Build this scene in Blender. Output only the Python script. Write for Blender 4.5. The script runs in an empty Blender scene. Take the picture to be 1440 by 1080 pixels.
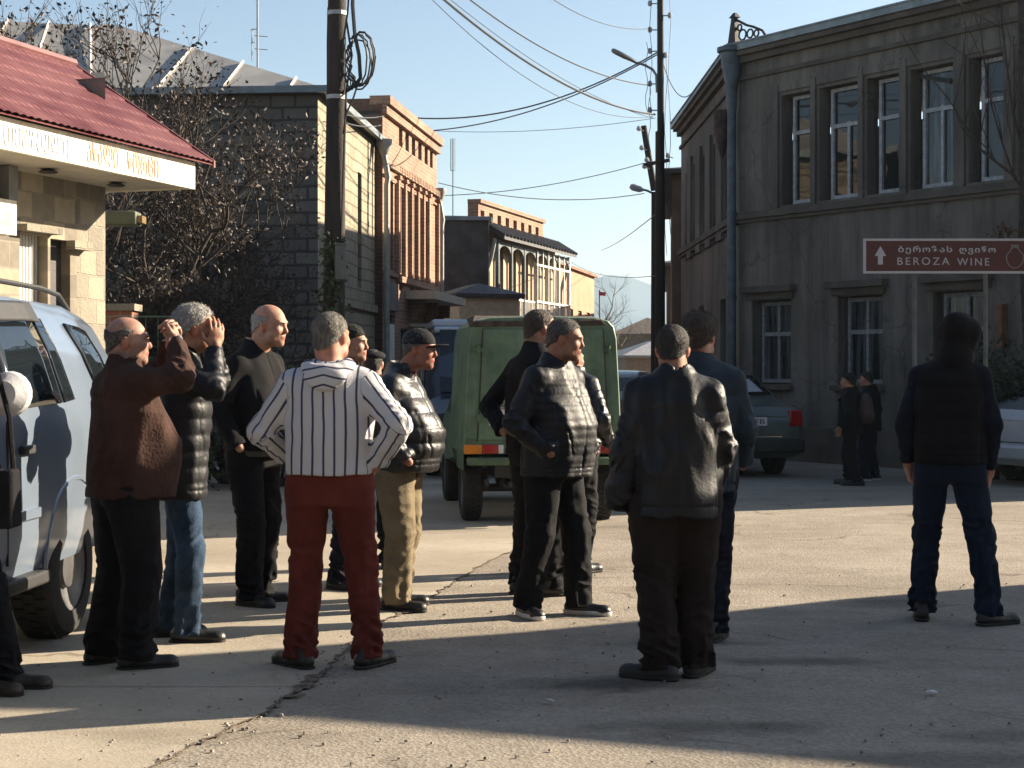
import bpy, bmesh, math, random
import numpy as np
from mathutils import Vector, Matrix
import openvdb

R = math.radians
scene = bpy.context.scene
COL = scene.collection
random.seed(7)
F, HZ, EYE = 2300.0, 520.0, 1.45          # focal length and horizon of the photograph in its own pixels, eye height


def GX(px, Y): return (px - 720.0) / F * Y
def GZ(py, Y): return EYE + (HZ - py) / F * Y


# ------------------------------------------------------------------ materials
MATS = {}


def new_mat(name):
    m = bpy.data.materials.new(name)
    m.use_nodes = True
    nt = m.node_tree
    b = nt.nodes['Principled BSDF']
    return m, nt, b


def node(nt, t, **kw):
    n = nt.nodes.new(t)
    for k, v in kw.items():
        setattr(n, k, v)
    return n


def setin(n, **kw):
    for k, v in kw.items():
        n.inputs[k.replace('_', ' ')].default_value = v


def rgba(c, f=1.0):
    return (min(1, c[0] * f), min(1, c[1] * f), min(1, c[2] * f), 1)


def M(name, col, rough=.8, var=.15, scale=6.0, bump=.15, bscale=50.0, metal=0.0, spec=.5, col2=None, coat=0.0, sheen=0.0,
      stretch=(1, 1, 1), detail=4, lo=.35, hi=.65, streak=0.0, cracks=0.0):
    if name in MATS:
        return MATS[name]
    m, nt, b = new_mat(name)
    L = nt.links.new
    tc = node(nt, 'ShaderNodeTexCoord')
    mp = node(nt, 'ShaderNodeMapping')
    mp.inputs['Scale'].default_value = stretch
    L(tc.outputs['Object'], mp.inputs['Vector'])
    n1 = node(nt, 'ShaderNodeTexNoise')
    setin(n1, Scale=scale, Detail=detail, Roughness=.6)
    L(mp.outputs[0], n1.inputs['Vector'])
    rp = node(nt, 'ShaderNodeValToRGB')
    rp.color_ramp.elements[0].position = lo
    rp.color_ramp.elements[1].position = hi
    rp.color_ramp.elements[0].color = rgba(col, 1 - var)
    rp.color_ramp.elements[1].color = rgba(col2 if col2 else col, 1 if col2 else 1 + var)
    L(n1.outputs['Fac'], rp.inputs['Fac'])
    out = rp.outputs['Color']
    def times(src, p0, p1, c0, c1):
        r2 = node(nt, 'ShaderNodeValToRGB'); r2.color_ramp.elements[0].position = p0; r2.color_ramp.elements[1].position = p1
        r2.color_ramp.elements[0].color = (c0,) * 3 + (1,); r2.color_ramp.elements[1].color = (c1,) * 3 + (1,); L(src, r2.inputs['Fac'])
        x = node(nt, 'ShaderNodeMix', data_type='RGBA', blend_type='MULTIPLY'); x.inputs['Factor'].default_value = 1
        L(out, x.inputs[6]); L(r2.outputs['Color'], x.inputs[7]); return x.outputs[2]
    if streak:                                # run-off stains down a wall
        m2 = node(nt, 'ShaderNodeMapping'); m2.inputs['Scale'].default_value = (3.2, 3.2, .22); L(tc.outputs['Object'], m2.inputs['Vector'])
        s1 = node(nt, 'ShaderNodeTexNoise'); setin(s1, Scale=1.6, Detail=5, Roughness=.7); L(m2.outputs[0], s1.inputs['Vector']); out = times(s1.outputs['Fac'], .42, .68, 1.08, 1 - streak)
        s2 = node(nt, 'ShaderNodeTexNoise'); setin(s2, Scale=.55, Detail=6, Roughness=.6); L(tc.outputs['Object'], s2.inputs['Vector']); out = times(s2.outputs['Fac'], .47, .53, 1.06, 1 - streak * .35)
    if cracks:
        s3 = node(nt, 'ShaderNodeTexNoise'); setin(s3, Scale=1.5, Detail=4); L(tc.outputs['Object'], s3.inputs['Vector'])
        a3 = node(nt, 'ShaderNodeVectorMath', operation='ADD'); L(tc.outputs['Object'], a3.inputs[0]); L(s3.outputs['Color'], a3.inputs[1])
        v3 = node(nt, 'ShaderNodeTexVoronoi', feature='DISTANCE_TO_EDGE'); setin(v3, Scale=.5); L(a3.outputs[0], v3.inputs['Vector']); out = times(v3.outputs['Distance'], .002, .009, 1 - cracks, 1)
    L(out, b.inputs['Base Color'])
    setin(b, Roughness=rough, Metallic=metal)
    b.inputs['Specular IOR Level'].default_value = spec
    if coat:
        b.inputs['Coat Weight'].default_value = coat
        b.inputs['Coat Roughness'].default_value = .08
    if sheen:
        b.inputs['Sheen Weight'].default_value = sheen
        b.inputs['Sheen Roughness'].default_value = .5
    if bump:
        n2 = node(nt, 'ShaderNodeTexNoise')
        setin(n2, Scale=bscale, Detail=3)
        L(tc.outputs['Object'], n2.inputs['Vector'])
        bp = node(nt, 'ShaderNodeBump')
        setin(bp, Strength=bump, Distance=.02)
        L(n2.outputs['Fac'], bp.inputs['Height'])
        L(bp.outputs['Normal'], b.inputs['Normal'])
    MATS[name] = m
    return m


def brick_mat(name, c1, c2, mortar, bw=.25, bh=.075, ms=.012, bump=.6, rough=.9, var=.25, offset=.5, patch=None):
    if name in MATS:
        return MATS[name]
    m, nt, b = new_mat(name)
    L = nt.links.new
    tc = node(nt, 'ShaderNodeTexCoord')
    sx = node(nt, 'ShaderNodeSeparateXYZ')
    L(tc.outputs['Object'], sx.inputs[0])
    ad = node(nt, 'ShaderNodeMath', operation='ADD')
    L(sx.outputs['X'], ad.inputs[0]); L(sx.outputs['Y'], ad.inputs[1])
    cb = node(nt, 'ShaderNodeCombineXYZ')
    L(ad.outputs[0], cb.inputs['X']); L(sx.outputs['Z'], cb.inputs['Y'])
    # wobble so that courses are not ruled lines
    wn = node(nt, 'ShaderNodeTexNoise'); setin(wn, Scale=1.3, Detail=2)
    L(tc.outputs['Object'], wn.inputs['Vector'])
    vm = node(nt, 'ShaderNodeVectorMath', operation='SCALE'); vm.inputs['Scale'].default_value = bh * .35
    L(wn.outputs['Color'], vm.inputs[0])
    va = node(nt, 'ShaderNodeVectorMath', operation='ADD')
    L(cb.outputs[0], va.inputs[0]); L(vm.outputs[0], va.inputs[1])
    br = node(nt, 'ShaderNodeTexBrick')
    br.offset = offset
    setin(br, Scale=1.0)
    br.inputs['Brick Width'].default_value = bw
    br.inputs['Row Height'].default_value = bh
    br.inputs['Mortar Size'].default_value = ms
    br.inputs['Mortar Smooth'].default_value = .3
    br.inputs['Color1'].default_value = rgba(c1)
    br.inputs['Color2'].default_value = rgba(c2)
    br.inputs['Mortar'].default_value = rgba(mortar)
    L(va.outputs[0], br.inputs['Vector'])
    n1 = node(nt, 'ShaderNodeTexNoise'); setin(n1, Scale=1.1, Detail=6, Roughness=.65)
    L(tc.outputs['Object'], n1.inputs['Vector'])
    rp = node(nt, 'ShaderNodeValToRGB')
    rp.color_ramp.elements[0].position = .3; rp.color_ramp.elements[1].position = .7
    rp.color_ramp.elements[0].color = (1 - var,) * 3 + (1,)
    rp.color_ramp.elements[1].color = (1 + var * .4,) * 3 + (1,)
    L(n1.outputs['Fac'], rp.inputs['Fac'])
    mx = node(nt, 'ShaderNodeMix', data_type='RGBA', blend_type='MULTIPLY')
    mx.inputs['Factor'].default_value = 1
    L(br.outputs['Color'], mx.inputs[6]); L(rp.outputs['Color'], mx.inputs[7])
    L(mx.outputs[2], b.inputs['Base Color'])
    setin(b, Roughness=rough)
    n2 = node(nt, 'ShaderNodeTexNoise'); setin(n2, Scale=30, Detail=4)
    L(tc.outputs['Object'], n2.inputs['Vector'])
    mm = node(nt, 'ShaderNodeMath', operation='MULTIPLY_ADD')
    mm.inputs[1].default_value = -1.0
    L(br.outputs['Fac'], mm.inputs[0])
    ms2 = node(nt, 'ShaderNodeMath', operation='MULTIPLY'); ms2.inputs[1].default_value = .6
    L(n2.outputs['Fac'], ms2.inputs[0]); L(ms2.outputs[0], mm.inputs[2])
    bp = node(nt, 'ShaderNodeBump'); setin(bp, Strength=bump, Distance=.02)
    L(mm.outputs[0], bp.inputs['Height']); L(bp.outputs['Normal'], b.inputs['Normal'])
    MATS[name] = m
    return m


def glass_mat(name, col=(.012, .014, .016), rough=.03, spec=.5):
    """Window glass over a dark room: a dark, mirror-smooth pane."""
    if name in MATS:
        return MATS[name]
    m, nt, b = new_mat(name)
    setin(b, Roughness=rough)
    b.inputs['Base Color'].default_value = rgba(col)
    b.inputs['Specular IOR Level'].default_value = spec
    L = nt.links.new
    tc = node(nt, 'ShaderNodeTexCoord')
    n2 = node(nt, 'ShaderNodeTexNoise'); setin(n2, Scale=2.5, Detail=1)
    L(tc.outputs['Object'], n2.inputs['Vector'])
    bp = node(nt, 'ShaderNodeBump'); setin(bp, Strength=.06, Distance=.05)
    L(n2.outputs['Fac'], bp.inputs['Height']); L(bp.outputs['Normal'], b.inputs['Normal'])
    MATS[name] = m
    return m


# ------------------------------------------------------------------ mesh builder
class MB:
    def __init__(s):
        s.v, s.f = [], []

    def quad(s, a, b, c, d):
        i = len(s.v); s.v += [tuple(a), tuple(b), tuple(c), tuple(d)]; s.f.append((i, i + 1, i + 2, i + 3)); return s

    def poly(s, pts):
        i = len(s.v); s.v += [tuple(p) for p in pts]; s.f.append(tuple(range(i, i + len(pts)))); return s

    def hexa(s, p):
        """eight corners: bottom ring 0-3 counter-clockwise, top ring 4-7"""
        i = len(s.v); s.v += [tuple(q) for q in p]
        for f in ((3, 2, 1, 0), (4, 5, 6, 7), (0, 1, 5, 4), (1, 2, 6, 5), (2, 3, 7, 6), (3, 0, 4, 7)):
            s.f.append(tuple(i + k for k in f))
        return s

    def box(s, x0, x1, y0, y1, z0, z1):
        return s.hexa([(x0, y0, z0), (x1, y0, z0), (x1, y1, z0), (x0, y1, z0), (x0, y0, z1), (x1, y0, z1), (x1, y1, z1), (x0, y1, z1)])

    def prism(s, poly, z0, z1):
        n = len(poly); i = len(s.v)
        s.v += [(p[0], p[1], z0) for p in poly] + [(p[0], p[1], z1) for p in poly]
        s.f.append(tuple(i + k for k in reversed(range(n)))); s.f.append(tuple(i + n + k for k in range(n)))
        for k in range(n):
            s.f.append((i + k, i + (k + 1) % n, i + n + (k + 1) % n, i + n + k))
        return s

    def extrude(s, poly3, vec):
        n = len(poly3); i = len(s.v); vec = Vector(vec)
        s.v += [tuple(p) for p in poly3] + [tuple(Vector(p) + vec) for p in poly3]
        s.f.append(tuple(i + k for k in reversed(range(n)))); s.f.append(tuple(i + n + k for k in range(n)))
        for k in range(n):
            s.f.append((i + k, i + (k + 1) % n, i + n + (k + 1) % n, i + n + k))
        return s

    def tube(s, pts, rad, sides=6, caps=True):
        pts = [Vector(p) for p in pts]
        rads = rad if isinstance(rad, (list, tuple)) else [rad] * len(pts)
        base = len(s.v); n = len(pts)
        up = None
        for k in range(n):
            t = (pts[min(k + 1, n - 1)] - pts[max(k - 1, 0)])
            t = t.normalized() if t.length > 1e-9 else Vector((0, 0, 1))
            if up is None:
                up = Vector((0, 0, 1)) if abs(t.z) < .9 else Vector((1, 0, 0))
            a = t.cross(up)
            if a.length < 1e-6:
                a = t.cross(Vector((1, 0, 0)))
            a.normalize(); b = a.cross(t); up = b
            for j in range(sides):
                an = 2 * math.pi * j / sides
                s.v.append(tuple(pts[k] + (a * math.cos(an) + b * math.sin(an)) * rads[k]))
        for k in range(n - 1):
            for j in range(sides):
                j2 = (j + 1) % sides
                s.f.append((base + k * sides + j, base + k * sides + j2, base + (k + 1) * sides + j2, base + (k + 1) * sides + j))
        if caps:
            s.f.append(tuple(base + j for j in reversed(range(sides))))
            s.f.append(tuple(base + (n - 1) * sides + j for j in range(sides)))
        return s

    def lathe(s, prof, o=(0, 0, 0), ax=(0, 0, 1), n=24, closed=False):
        """prof: (radius, height along ax)"""
        o = Vector(o); ax = Vector(ax).normalized()
        a = ax.orthogonal().normalized(); b = ax.cross(a)
        base = len(s.v); m = len(prof)
        for r, h in prof:
            for j in range(n):
                t = 2 * math.pi * j / n
                s.v.append(tuple(o + ax * h + (a * math.cos(t) + b * math.sin(t)) * r))
        for k in range(m if closed else m - 1):
            k2 = (k + 1) % m
            for j in range(n):
                j2 = (j + 1) % n
                s.f.append((base + k * n + j, base + k * n + j2, base + k2 * n + j2, base + k2 * n + j))
        if not closed:
            s.f.append(tuple(base + j for j in reversed(range(n)))); s.f.append(tuple(base + (m - 1) * n + j for j in range(n)))
        return s

    def mesh(s, name):
        me = bpy.data.meshes.new(name)
        me.from_pydata(s.v, [], s.f)
        me.validate()
        bm = bmesh.new(); bm.from_mesh(me)
        bmesh.ops.recalc_face_normals(bm, faces=bm.faces)
        bm.to_mesh(me); bm.free()
        return me

    def build(s, name, mat, parent=None, smooth=False, bevel=0.0, angle=35):
        me = s.mesh(name)
        o = bpy.data.objects.new(name, me)
        COL.objects.link(o)
        if mat is not None:
            for mm in (mat if isinstance(mat, (list, tuple)) else [mat]):
                me.materials.append(mm)
        if parent is not None:
            o.parent = parent
        if bevel:
            b = o.modifiers.new('bevel', 'BEVEL'); b.width = bevel; b.segments = 2; b.limit_method = 'ANGLE'; b.angle_limit = R(40)
            if not smooth:
                smooth = True
        if smooth:
            me.polygons.foreach_set('use_smooth', [True] * len(me.polygons))
            try:
                me.set_sharp_from_angle(angle=R(angle))
            except Exception:
                pass
        return o


def np_mesh(name, V, Q, mat, parent=None, smooth=True):
    me = bpy.data.meshes.new(name)
    V = np.ascontiguousarray(V, dtype=np.float32); Q = np.ascontiguousarray(Q, dtype=np.int32)
    k = Q.shape[1]
    me.vertices.add(len(V)); me.vertices.foreach_set('co', V.ravel())
    me.loops.add(Q.size); me.loops.foreach_set('vertex_index', Q.ravel())
    me.polygons.add(len(Q))
    me.polygons.foreach_set('loop_start', np.arange(0, Q.size, k, dtype=np.int32))
    me.polygons.foreach_set('use_smooth', np.full(len(Q), smooth, dtype=bool))
    me.update(calc_edges=True); me.validate()
    if mat is not None:
        me.materials.append(mat)
    o = bpy.data.objects.new(name, me); COL.objects.link(o)
    if parent is not None:
        o.parent = parent
    return o


def empty(name, loc=(0, 0, 0), rz=0.0):
    o = bpy.data.objects.new(name, None); COL.objects.link(o)
    o.empty_display_size = .2
    o.location = loc; o.rotation_euler = (0, 0, rz)
    return o


def tag(o, label=None, cat=None, group=None, kind=None):
    if label: o['label'] = label
    if cat: o['category'] = cat
    if group: o['group'] = group
    if kind: o['kind'] = kind
    return o


def copy_tree(o, parent=None):
    c = o.copy(); COL.objects.link(c)
    if parent is not None: c.parent = parent
    for ch in list(o.children): copy_tree(ch, c)
    return c


def text_mesh(body, h, name, mat, parent, mtx, width=None, depth=.006, spacing=1.0, bold=0.0):
    """Lettering as a thin raised mesh; mtx takes x (along), y (up), z (out)."""
    c = bpy.data.curves.new('lettering', 'FONT'); c.body = body; c.size = 1; c.extrude = 0.5; c.space_character = spacing
    c.offset = bold
    t = bpy.data.objects.new('lettering_curve', c); COL.objects.link(t)
    bpy.context.view_layer.update()
    me = bpy.data.meshes.new_from_object(t.evaluated_get(bpy.context.evaluated_depsgraph_get()))
    bpy.data.objects.remove(t); bpy.data.curves.remove(c)
    n = len(me.vertices); co = np.empty(n * 3, np.float32); me.vertices.foreach_get('co', co); co = co.reshape(-1, 3)
    mn, mxx = co.min(0), co.max(0)
    sy = h / (mxx[1] - mn[1]); sx = sy if width is None else width / (mxx[0] - mn[0])
    co[:, 0] = (co[:, 0] - mn[0]) * sx; co[:, 1] = (co[:, 1] - mn[1]) * sy; co[:, 2] = (co[:, 2] - mn[2]) * depth
    me.vertices.foreach_set('co', co.ravel()); me.transform(mtx); me.update()
    me.materials.clear(); me.materials.append(mat); me.name = name
    o = bpy.data.objects.new(name, me); COL.objects.link(o)
    if parent is not None: o.parent = parent
    return o


# ------------------------------------------------------------------ walls with openings
class Wall:
    """A wall from p0 to p1 (seen from outside, left to right); s runs along it, d outwards."""

    def __init__(w, p0, p1, base=0.0):
        w.p0 = Vector((p0[0], p0[1])); w.d = Vector((p1[0] - p0[0], p1[1] - p0[1])); w.L = w.d.length; w.d.normalize()
        w.n = Vector((w.d.y, -w.d.x)); w.base = base

    def pt(w, s, z, d=0.0):
        p = w.p0 + w.d * s + w.n * d
        return (p.x, p.y, z)

    def box(w, mb, s0, s1, z0, z1, d0, d1):
        P = w.pt
        mb.hexa([P(s0, z0, d1), P(s1, z0, d1), P(s1, z0, d0), P(s0, z0, d0), P(s0, z1, d1), P(s1, z1, d1), P(s1, z1, d0), P(s0, z1, d0)])

    def panel(w, mb, z0, z1, openings=(), reveal=.2, s0=0.0, s1=None):
        s1 = w.L if s1 is None else s1
        ss = sorted({s0, s1, *[v for o in openings for v in o[:2]]}); zs = sorted({z0, z1, *[v for o in openings for v in o[2:4]]})
        P = w.pt
        for i in range(len(ss) - 1):
            for j in range(len(zs) - 1):
                cs, cz = (ss[i] + ss[i + 1]) / 2, (zs[j] + zs[j + 1]) / 2
                if any(o[0] < cs < o[1] and o[2] < cz < o[3] for o in openings):
                    continue
                mb.quad(P(ss[i], zs[j]), P(ss[i + 1], zs[j]), P(ss[i + 1], zs[j + 1]), P(ss[i], zs[j + 1]))
        for a, b, c, e in [o[:4] for o in openings]:
            mb.quad(P(a, c), P(a, e), P(a, e, -reveal), P(a, c, -reveal))
            mb.quad(P(b, c), P(b, c, -reveal), P(b, e, -reveal), P(b, e))
            mb.quad(P(a, e), P(b, e), P(b, e, -reveal), P(a, e, -reveal))
            mb.quad(P(a, c), P(a, c, -reveal), P(b, c, -reveal), P(b, c))

    def window(w, parent, a, b, c, e, depth=.2, fr=.05, bars_v=(), bars_h=(), fmat=None, gmat=None, name='window'):
        """A window at the back of an opening: frame and glazing bars, its pane a part of it."""
        mb = MB(); d0, d1 = -depth - .02, -depth + .045
        w.box(mb, a, a + fr, c, e, d0, d1); w.box(mb, b - fr, b, c, e, d0, d1)
        w.box(mb, a + fr, b - fr, c, c + fr, d0, d1); w.box(mb, a + fr, b - fr, e - fr, e, d0, d1)
        for h in bars_h:
            z = c + (e - c) * h; w.box(mb, a + fr, b - fr, z - fr * .55, z + fr * .55, d0, d1 - .004)
        for v in bars_v:
            v, h0, h1 = v if isinstance(v, tuple) else (v, 0, 1)
            s = a + (b - a) * v; w.box(mb, s - fr * .45, s + fr * .45, c + fr + (e - c) * h0, c - fr + (e - c) * h1, d0, d1 - .008)
        o = mb.build(name, fmat, parent)
        g = MB(); w.box(g, a + .005, b - .005, c + .005, e - .005, d0 - .012, d0 + .02)
        g.build('pane', gmat, o)
        return o


def uvframe(wall, s, z, d):
    """Matrix for lettering on a wall: x along, y up, z out; in the wall's parent space."""
    p = wall.pt(s, z, d)
    return Matrix(((wall.d.x, 0, wall.n.x, p[0]), (wall.d.y, 0, wall.n.y, p[1]), (0, 1, 0, p[2]), (0, 0, 0, 1)))
# ------------------------------------------------------------------ camera, sky, sun
cam = bpy.data.cameras.new('camera'); camo = bpy.data.objects.new('camera', cam); COL.objects.link(camo)
camo.location = (0, 0, EYE); camo.rotation_euler = (R(90), 0, 0)
cam.sensor_width = 36; cam.lens = 36 * F / 1440; cam.shift_y = -20 / 1440
cam.clip_start = .1; cam.clip_end = 20000
scene.camera = camo
SUN_EL, SUN_AZ = 23.0, 21.0       # degrees; azimuth counted from +X towards +Y
S = Vector((math.cos(R(SUN_AZ)) * math.cos(R(SUN_EL)), math.sin(R(SUN_AZ)) * math.cos(R(SUN_EL)), math.sin(R(SUN_EL))))
sun = bpy.data.lights.new('sun', 'SUN'); sun.energy = 5.0; sun.angle = R(.5); sun.color = (1, .85, .65)
suno = bpy.data.objects.new('sun', sun); COL.objects.link(suno)
suno.rotation_euler = S.to_track_quat('Z', 'Y').to_euler(); suno.location = (30, 12, 20)
w = bpy.data.worlds.new('World'); scene.world = w; w.use_nodes = True
bg = w.node_tree.nodes['Background']
sky = node(w.node_tree, 'ShaderNodeTexSky', sky_type='NISHITA')
sky.sun_disc = False; sky.sun_elevation = R(SUN_EL); sky.sun_rotation = R(90 - SUN_AZ)
sky.altitude = 400; sky.air_density = 1.0; sky.dust_density = 1.3; sky.ozone_density = 1.2
w.node_tree.links.new(sky.outputs[0], bg.inputs['Color'])
bg.inputs['Strength'].default_value = .05
vs = scene.view_settings
vs.view_transform = 'Standard'; vs.look = 'None'; vs.exposure = 1.76; vs.gamma = 1; vs.use_curve_mapping = False
scene.render.engine = 'CYCLES'
cy = scene.cycles
cy.max_bounces = 6; cy.diffuse_bounces = 3; cy.glossy_bounces = 3; cy.transmission_bounces = 4; cy.transparent_max_bounces = 8
cy.use_denoising = True; cy.sample_clamp_indirect = 6

# ------------------------------------------------------------------ ground
def ground_mat(name, base, dark, light, agg=260, aggs=.22, patch=.35, bump=.35, stains=False):
    m, nt, b = new_mat(name); L = nt.links.new
    tc = node(nt, 'ShaderNodeTexCoord')
    def noise(sc, det, rough=.6, st=None):
        n = node(nt, 'ShaderNodeTexNoise'); setin(n, Scale=sc, Detail=det, Roughness=rough)
        if st:
            mp = node(nt, 'ShaderNodeMapping'); mp.inputs['Scale'].default_value = st
            L(tc.outputs['Object'], mp.inputs[0]); L(mp.outputs[0], n.inputs['Vector'])
        else:
            L(tc.outputs['Object'], n.inputs['Vector'])
        return n
    def ramp(src, p0, p1, c0, c1):
        r = node(nt, 'ShaderNodeValToRGB'); e = r.color_ramp.elements
        e[0].position = p0; e[1].position = p1; e[0].color = rgba(c0); e[1].color = rgba(c1)
        L(src, r.inputs['Fac']); return r
    def mix(a, bb, fac, mode='MULTIPLY'):
        x = node(nt, 'ShaderNodeMix', data_type='RGBA', blend_type=mode)
        if isinstance(fac, float): x.inputs['Factor'].default_value = fac
        else: L(fac, x.inputs['Factor'])
        L(a, x.inputs[6])
        if isinstance(bb, tuple): x.inputs[7].default_value = rgba(bb)
        else: L(bb, x.inputs[7])
        return x.outputs[2]
    big = ramp(noise(.35, 5).outputs['Fac'], .35, .65, dark, light).outputs['Color']
    mid = ramp(noise(2.6, 6, .7).outputs['Fac'], .3, .7, (1 - patch,) * 3, (1 + patch * .3,) * 3).outputs['Color']
    c = mix(big, mid, .8)
    vo = node(nt, 'ShaderNodeTexVoronoi'); setin(vo, Scale=agg / 4, Randomness=1); L(tc.outputs['Object'], vo.inputs['Vector'])
    ag = ramp(vo.outputs['Color'], .15, .85, (1 - aggs * 1.4,) * 3, (1 + aggs,) * 3).outputs['Color']
    c = mix(c, ag, .9)
    fine = ramp(noise(agg, 3, .8).outputs['Fac'], .3, .7, (1 - aggs,) * 3, (1 + aggs * .8,) * 3).outputs['Color']
    c = mix(c, fine, .9)
    # drawn-out tyre grime along the streets, old oil
    gr = ramp(noise(.9, 4, .6, (.5, 1.6, 1)).outputs['Fac'], .56, .72, (1, 1, 1), (.62, .6, .58)).outputs['Color']
    c = mix(c, gr, .75)
    if stains:
        for (sx, sy, rx, ry, amt) in stains:
            mp = node(nt, 'ShaderNodeMapping'); mp.inputs['Location'].default_value = (-sx / rx, -sy / ry, 0); mp.inputs['Scale'].default_value = (1 / rx, 1 / ry, 1)
            L(tc.outputs['Object'], mp.inputs[0])
            wn = noise(5.0, 4); ws = node(nt, 'ShaderNodeVectorMath', operation='SCALE'); ws.inputs['Scale'].default_value = 1.2
            L(wn.outputs['Color'], ws.inputs[0])
            av = node(nt, 'ShaderNodeVectorMath', operation='ADD'); L(mp.outputs[0], av.inputs[0]); L(ws.outputs[0], av.inputs[1])
            sv = node(nt, 'ShaderNodeVectorMath', operation='SUBTRACT'); sv.inputs[1].default_value = (.6, .6, .6); L(av.outputs[0], sv.inputs[0])
            mz = node(nt, 'ShaderNodeVectorMath', operation='MULTIPLY'); mz.inputs[1].default_value = (1, 1, 0); L(sv.outputs[0], mz.inputs[0])
            ln = node(nt, 'ShaderNodeVectorMath', operation='LENGTH'); L(mz.outputs[0], ln.inputs[0])
            st = ramp(ln.outputs['Value'], .35, 1.0, (1 - amt,) * 3, (1, 1, 1)).outputs['Color']
            c = mix(c, st, 1.0)
    wv_ = noise(1.1, 3); ws_ = node(nt, 'ShaderNodeVectorMath', operation='SCALE'); ws_.inputs['Scale'].default_value = .9; L(wv_.outputs['Color'], ws_.inputs[0])
    aw = node(nt, 'ShaderNodeVectorMath', operation='ADD'); L(tc.outputs['Object'], aw.inputs[0]); L(ws_.outputs[0], aw.inputs[1])
    vc = node(nt, 'ShaderNodeTexVoronoi', feature='DISTANCE_TO_EDGE'); setin(vc, Scale=.42); L(aw.outputs[0], vc.inputs['Vector'])
    c = mix(c, ramp(vc.outputs['Distance'], .002, .012, (.55, .52, .5), (1, 1, 1)).outputs['Color'], ramp(noise(.8, 2).outputs['Fac'], .45, .6, (0, 0, 0), (1, 1, 1)).outputs['Color'])
    c = mix(c, ramp(noise(.22, 2, .5, (1, 2.4, 1)).outputs['Fac'], .5, .56, (1, 1, 1), (.86, .85, .84)).outputs['Color'], .8)
    L(c, b.inputs['Base Color'])
    setin(b, Roughness=.92); b.inputs['Specular IOR Level'].default_value = .25
    bn = node(nt, 'ShaderNodeMath', operation='ADD')
    L(noise(agg * .5, 4, .8).outputs['Fac'], bn.inputs[0]); L(vo.outputs['Distance'], bn.inputs[1])
    bp = node(nt, 'ShaderNodeBump'); setin(bp, Strength=bump, Distance=.012)
    L(bn.outputs[0], bp.inputs['Height']); L(bp.outputs['Normal'], b.inputs['Normal'])
    return m


def gy(py): return EYE * F / (py - HZ)
def gp(px, py): Y = gy(py); return (GX(px, Y), Y)


stn = []
for (px, py, wx, wy, amt) in [(860, 962, .55, .22, .6), (1120, 930, .55, .16, .5), (1010, 1022, .6, .18, .45), (1250, 848, .4, .3, .4), (1000, 905, .5, .12, .35), (1300, 1070, .9, .2, .4), (1400, 1035, .4, .15, .35)]:
    x, y = gp(px, py); stn.append((x, y, wx, wy, amt))
asphalt = ground_mat('worn_asphalt', 0, (.37, .322, .262), (.46, .405, .333), agg=230, aggs=.2, stains=stn, bump=.4)
concrete = ground_mat('dusty_concrete', 0, (.40, .35, .277), (.49, .435, .35), agg=280, aggs=.12, patch=.2, bump=.2)
g = MB()
xs = [-3000, -200, -40, -12] + [x * .5 for x in range(-20, 21)] + [12, 40, 200, 3000]
ys = [-200, -30, 0, 3] + [4 + .5 * k for k in range(60)] + [36, 45, 70, 150, 600, 3500]
i0 = 0
for y in ys:
    for x in xs: g.v.append((x, y, 0))
nx = len(xs)
for j in range(len(ys) - 1):
    for i in range(nx - 1): g.f.append((j * nx + i, j * nx + i + 1, (j + 1) * nx + i + 1, (j + 1) * nx + i))
tag(g.build('ground', asphalt), kind='structure')
# the pale concrete apron on the left, its ragged edge running away to the right
edge_px = [(60, 1180), (210, 1080), (300, 1037), (372, 1003), (415, 972), (455, 945), (482, 918), (520, 882), (566, 862), (612, 838), (648, 812), (690, 790), (735, 768), (800, 742)]
rnd = random.Random(3); ep = []
for (a, b) in zip(edge_px[:-1], edge_px[1:]):
    (x0, y0), (x1, y1) = gp(*a), gp(*b)
    n = 10
    for k in range(n):
        t = k / n; j = rnd.uniform(-.022, .022)
        ep.append((x0 + (x1 - x0) * t + j, y0 + (y1 - y0) * t + rnd.uniform(-.03, .03)))
ep.append(gp(*edge_px[-1])); ep += [(0.4, 22), (-1.0, 40)]
ap = MB()
for (a, b) in zip(ep[:-1], ep[1:]):
    ap.quad((-12, a[1], .006), (a[0], a[1], .006), (b[0], b[1], .006), (-12, b[1], .006))
tag(ap.build('pavement', concrete), kind='structure')
# crumbled dirt along the joint
dirtm = M('joint_dirt', (.15, .115, .085), rough=1, var=.5, scale=25, bump=.6, bscale=90)
dm = MB()
for (a, b) in zip(ep[:-1], ep[1:]):
    if a[1] > 16: break
    wd = .006 + .012 * rnd.random() + (.06 if 7.2 < a[1] < 7.75 or 9.6 < a[1] < 10.1 or 8.9 < a[1] < 9.3 else 0) * rnd.random()
    wb = wd * rnd.uniform(.6, 1.2)
    dm.quad((a[0] - wd * .5, a[1], .010), (a[0] + wd, a[1] - .01, .010), (b[0] + wb, b[1], .010), (b[0] - wb * .5, b[1], .010))
tag(dm.build('dirt', dirtm), kind='stuff', label='dark crumbled dirt in the joint between concrete and asphalt')
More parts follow.
